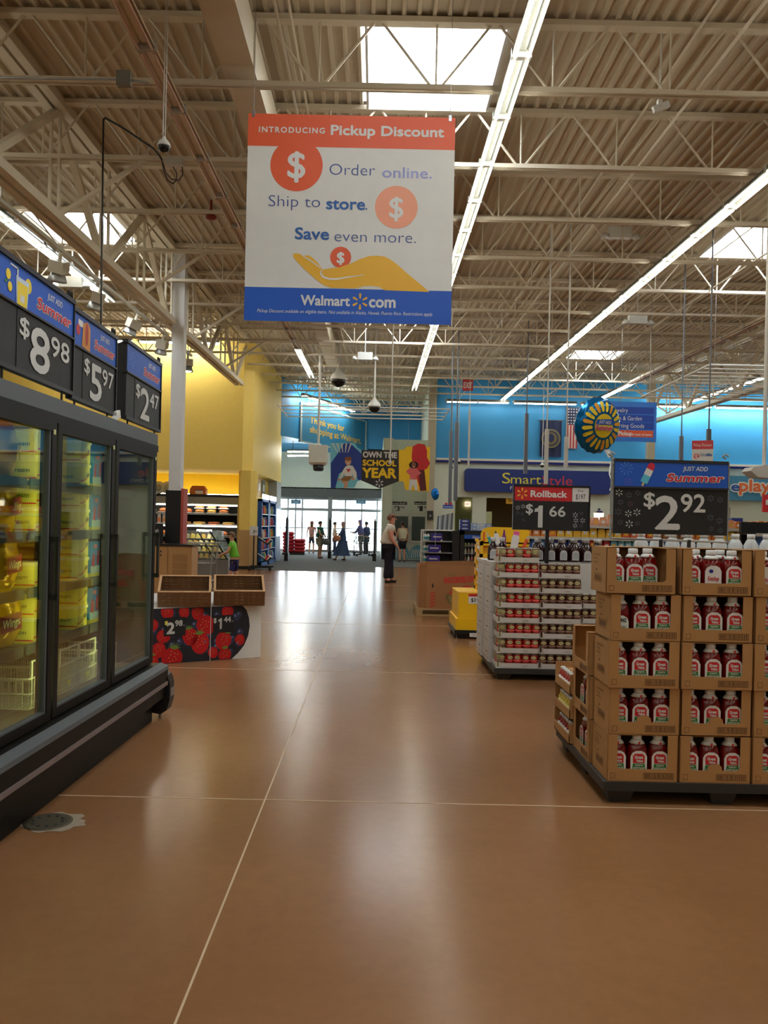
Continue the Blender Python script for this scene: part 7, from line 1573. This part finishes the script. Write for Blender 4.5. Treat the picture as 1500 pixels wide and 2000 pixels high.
    for nm in ('lleg', 'rleg'):
        hp, kn, an, to = L[nm]; skin_obj('shoe', [V((an[0]-.02, an[1], max(.022, an[2]-.03))), V((an[0]+.03, an[1], max(.022, an[2]-.035))), V((to[0]+.008, to[1], .02))], [(0,1),(1,2)], [.024*s, .024*s, .02*s], shoe, t)
    # head: hair, face
    m_ = local(t); hx, hz = (lean+.012)*s, .925*s; R = .058*s
    n = 14; vs = []
    for i in range(7):
        ph = PI*i/9
        for k2 in range(n):
            a = 2*PI*k2/n; fx = math.cos(a); lim = 1.0
            X = R*1.16*math.sin(ph)*math.cos(a); Y_ = R*1.02*math.sin(ph)*math.sin(a); Z = R*1.12*math.cos(ph)
            if i >= 4 and fx > -.1: X *= .72; Y_ *= .9; Z += R*.5
            vs.append((hx-.008*s+X*(1.0+.05*math.sin(7*a+i)), Y_, hz+.006*s+Z))
    m_.add(vs, [(i*n+k2, (i+1)*n+k2, (i+1)*n+(k2+1) % n, i*n+(k2+1) % n) for i in range(6) for k2 in range(n)], hair, True)
    if long_hair: m_.ell((hx-.04*s, 0, hz-.055*s), R*.5, R*.9, R*1.4, hair)
    m_.build('hair', t)
    m_ = local(t); m_.prism([(hx+R*.86, -R*.12, hz-R*.25), (hx+R*.86, R*.12, hz-R*.25), (hx+R*1.2, 0, hz-R*.28)], (0, 0, .001), skin)
    m_.add([(hx+R*.84, -R*.15, hz-R*.28), (hx+R*.84, R*.15, hz-R*.28), (hx+R*1.22, 0, hz-R*.22), (hx+R*.88, 0, hz+R*.18)], [(0,1,2),(0,2,3),(1,3,2),(0,3,1)], skin)
    for sd in (-1, 1): m_.ell((hx-R*.05, sd*R*.93, hz-R*.05), R*.16, R*.08, R*.26, skin, 8, 5)
    m_.build('nose_and_ears', t)
    m_ = local(t)
    for sd in (-1, 1): m_.ell((hx+R*.80, sd*R*.34, hz+R*.06), R*.12, R*.14, R*.08, BLACK, 8, 4)
    m_.ell((hx+R*.84, 0, hz-R*.50), R*.08, R*.26, R*.05, mat('lips', (160, 86, 80), .5), 8, 4)
    m_.build('eyes_and_mouth', t)
    return t
def stand(**k):
    d = dict(lkn=(.012,.06,.27), lan=(-.01,.062,.05), rkn=(.012,-.06,.27), ran=(-.01,-.062,.05), lel=(-.03,.135,.635), lha=(.04,.14,.50), rel=(-.03,-.135,.635), rha=(.04,-.14,.50)); d.update(k); return d
HR = mat('ginger brown hair', (116, 72, 50), .7); HD = mat('dark brown hair', (48, 36, 32), .7); HB = mat('black hair', (26, 24, 26), .7); HF = mat('faded pink headscarf', (196, 160, 156), .7)
CRM = mat('cream shirt cloth', (222, 212, 196), .8); NVT = mat('navy trousers cloth', (30, 32, 48), .8)
c = P(757, 1137, 20.5)
man = person('heavy person in cream short-sleeved shirt and dark trousers walking across the aisle', c.x, 20.5, 0.0, 1.73, stand(lkn=(.03,.05,.27), lan=(.05,.05,.05), rkn=(.0,-.05,.27), ran=(-.03,-.05,.05), rel=(.035,-.15,.64), rha=(.12,-.14,.535), lel=(.0,.15,.64), lha=(.07,.15,.52)), CRM, NVT, HR, mat('ruddy skin', (206, 140, 118), .55), BLACK, girth=1.42, fingers=True, lean=.035)
m_ = local(man); m_.prism([(.14, -.19, .60*1.73), (.20, -.155, .60*1.73), (.20, -.155, .64*1.73), (.14, -.19, .64*1.73)], (0, .002, 0), mat('badge grey', (150, 150, 156), .5)) ; m_.build('badge', man)
c = P(457, 1100, 17.3)
person('child in bright green shirt pushing a shopping cart', c.x, 17.35, PI, 1.24, stand(lel=(.09,.13,.66), lha=(.21,.12,.60), rel=(.09,-.13,.66), rha=(.21,-.12,.60), lkn=(.06,.05,.28), lan=(.06,.05,.05), rkn=(-.02,-.05,.27), ran=(-.10,-.05,.06)), mat('bright green cloth', (110, 190, 52), .8), mat('navy shorts cloth', (44, 44, 90), .8), mat('cropped hair', (120, 90, 70), .8), SKIN, BLACK, girth=.95, fingers=True, shorts=True, lean=.05)
c = P(624, 1091, 32.8)
person('person in dark green top and tan skirt holding a bag near the doors', c.x, 32.8, -.35, 1.5, stand(rel=(.05,-.13,.66), rha=(.14,-.06,.56), lel=(.05,.13,.66), lha=(.14,.06,.56)), mat('dark green cloth', (28, 96, 84), .8), mat('tan cloth', (170, 156, 130), .8), HD, SKIN, mat('brown shoe', (96, 70, 56), .6), girth=1.15, shorts=True, z0=.012)
t = thing('handbag', 'grey handbag held by the person in the green top', 'bag', (c.x+.26, 32.6, .55)); mb = MB(); mb.ell((c.x+.26, 32.6, .68), .16, .1, .14, mat('grey bag cloth', (110, 116, 118), .7)); mb.build('bag', t); mb = MB(); mb.path([(c.x+.16, 32.6, .78), (c.x+.2, 32.6, .9), (c.x+.3, 32.6, .9), (c.x+.34, 32.6, .78)], .01, BLACK); mb.build('strap', t)
c = P(669, 1096, 31.4)
person('person in long slate blue dress walking left with an orange bag', c.x, 31.4, PI+.1, 1.5, stand(lel=(.06,.12,.68), lha=(.12,.05,.62), rel=(.06,-.12,.68), rha=(.12,-.05,.62), lkn=(.08,.05,.27), lan=(.17,.05,.06), rkn=(-.0,-.05,.27), ran=(-.06,-.05,.05)), mat('slate blue cloth', (66, 88, 130), .8), MATS['slate blue cloth'], HF, SKIN, BLACK, girth=.95, dress=.12, z0=.012, sleeve=1.8)
t = thing('orange_bag', 'soft orange bag carried by the person in the long dress', 'bag', (c.x-.2, 31.2, .75)); mb = MB(); mb.ell((c.x-.22, 31.15, .85), .15, .09, .12, mat('orange bag cloth', (214, 140, 106), .7)); mb.build('bag', t); mb = MB(); mb.path([(c.x-.3, 31.15, .94), (c.x-.24, 31.15, 1.05), (c.x-.16, 31.15, .95)], .01, MATS['orange bag cloth']); mb.build('strap', t)
c = P(608, 1078, 37.2)
person('slim person with long brown hair in dark shorts by the doors', c.x, 37.2, PI*.5, 1.5, stand(lkn=(.06,.06,.27), ran=(-.08,-.06,.06)), mat('dusty pink cloth', (196, 150, 142), .8), mat('dark grey shorts', (60, 66, 74), .8), mat('long brown hair', (120, 84, 66), .8), SKIN, BLACK, girth=.85, shorts=True, z0=.012, long_hair=True)
c = P(653, 1077, 37.0)
person('person in pale top and patterned dark trousers facing right by the doors', c.x, 37.0, 0.2, 1.48, stand(lel=(.03,.1,.66), lha=(.12,.06,.62)), mat('pale beige cloth', (206, 196, 180), .8), mat('patterned dark cloth', (52, 58, 84), .9, noise=.6, nscale=25), HB, SKIN, BLACK, girth=.9, z0=.012)
c = P(705, 1080, 36.6)
person('person in a purple headscarf leaning over a cart by the doors', c.x-.02, 37.2, PI-.2, 1.6, stand(lel=(.1,.1,.68), lha=(.2,.08,.62), rel=(.1,-.1,.68), rha=(.2,-.08,.62)), mat('dim purple cloth', (92, 90, 140), .8), mat('grey cloth', (116, 118, 118), .8), mat('purple headscarf', (130, 110, 160), .8), SKIN, BLACK, girth=1.1, z0=.012, long_hair=True, sleeve=1.7, lean=.04)
c = P(714, 1080, 36.9)
person('person in dark navy top behind the carts by the doors', c.x, 37.9, PI-.6, 1.52, stand(), mat('dark navy cloth', (38, 46, 84), .8), mat('charcoal cloth', (56, 58, 62), .8), HB, SKIN, BLACK, girth=1.1, z0=.012, sleeve=1.6)
c = P(785, 1097, 31.2)
person('person in sleeveless cream shirt and black shorts at the ice freezer', c.x, 31.2, PI*.62, 1.55, stand(lel=(.04,.12,.66), lha=(.12,.1,.6)), mat('sleeveless cream cloth', (214, 208, 180), .8), mat('black shorts cloth', (30, 30, 40), .8), HD, SKIN, mat('dark brown boot', (62, 50, 40), .6), girth=1.05, shorts=True, z0=.012, sleeveless=True)
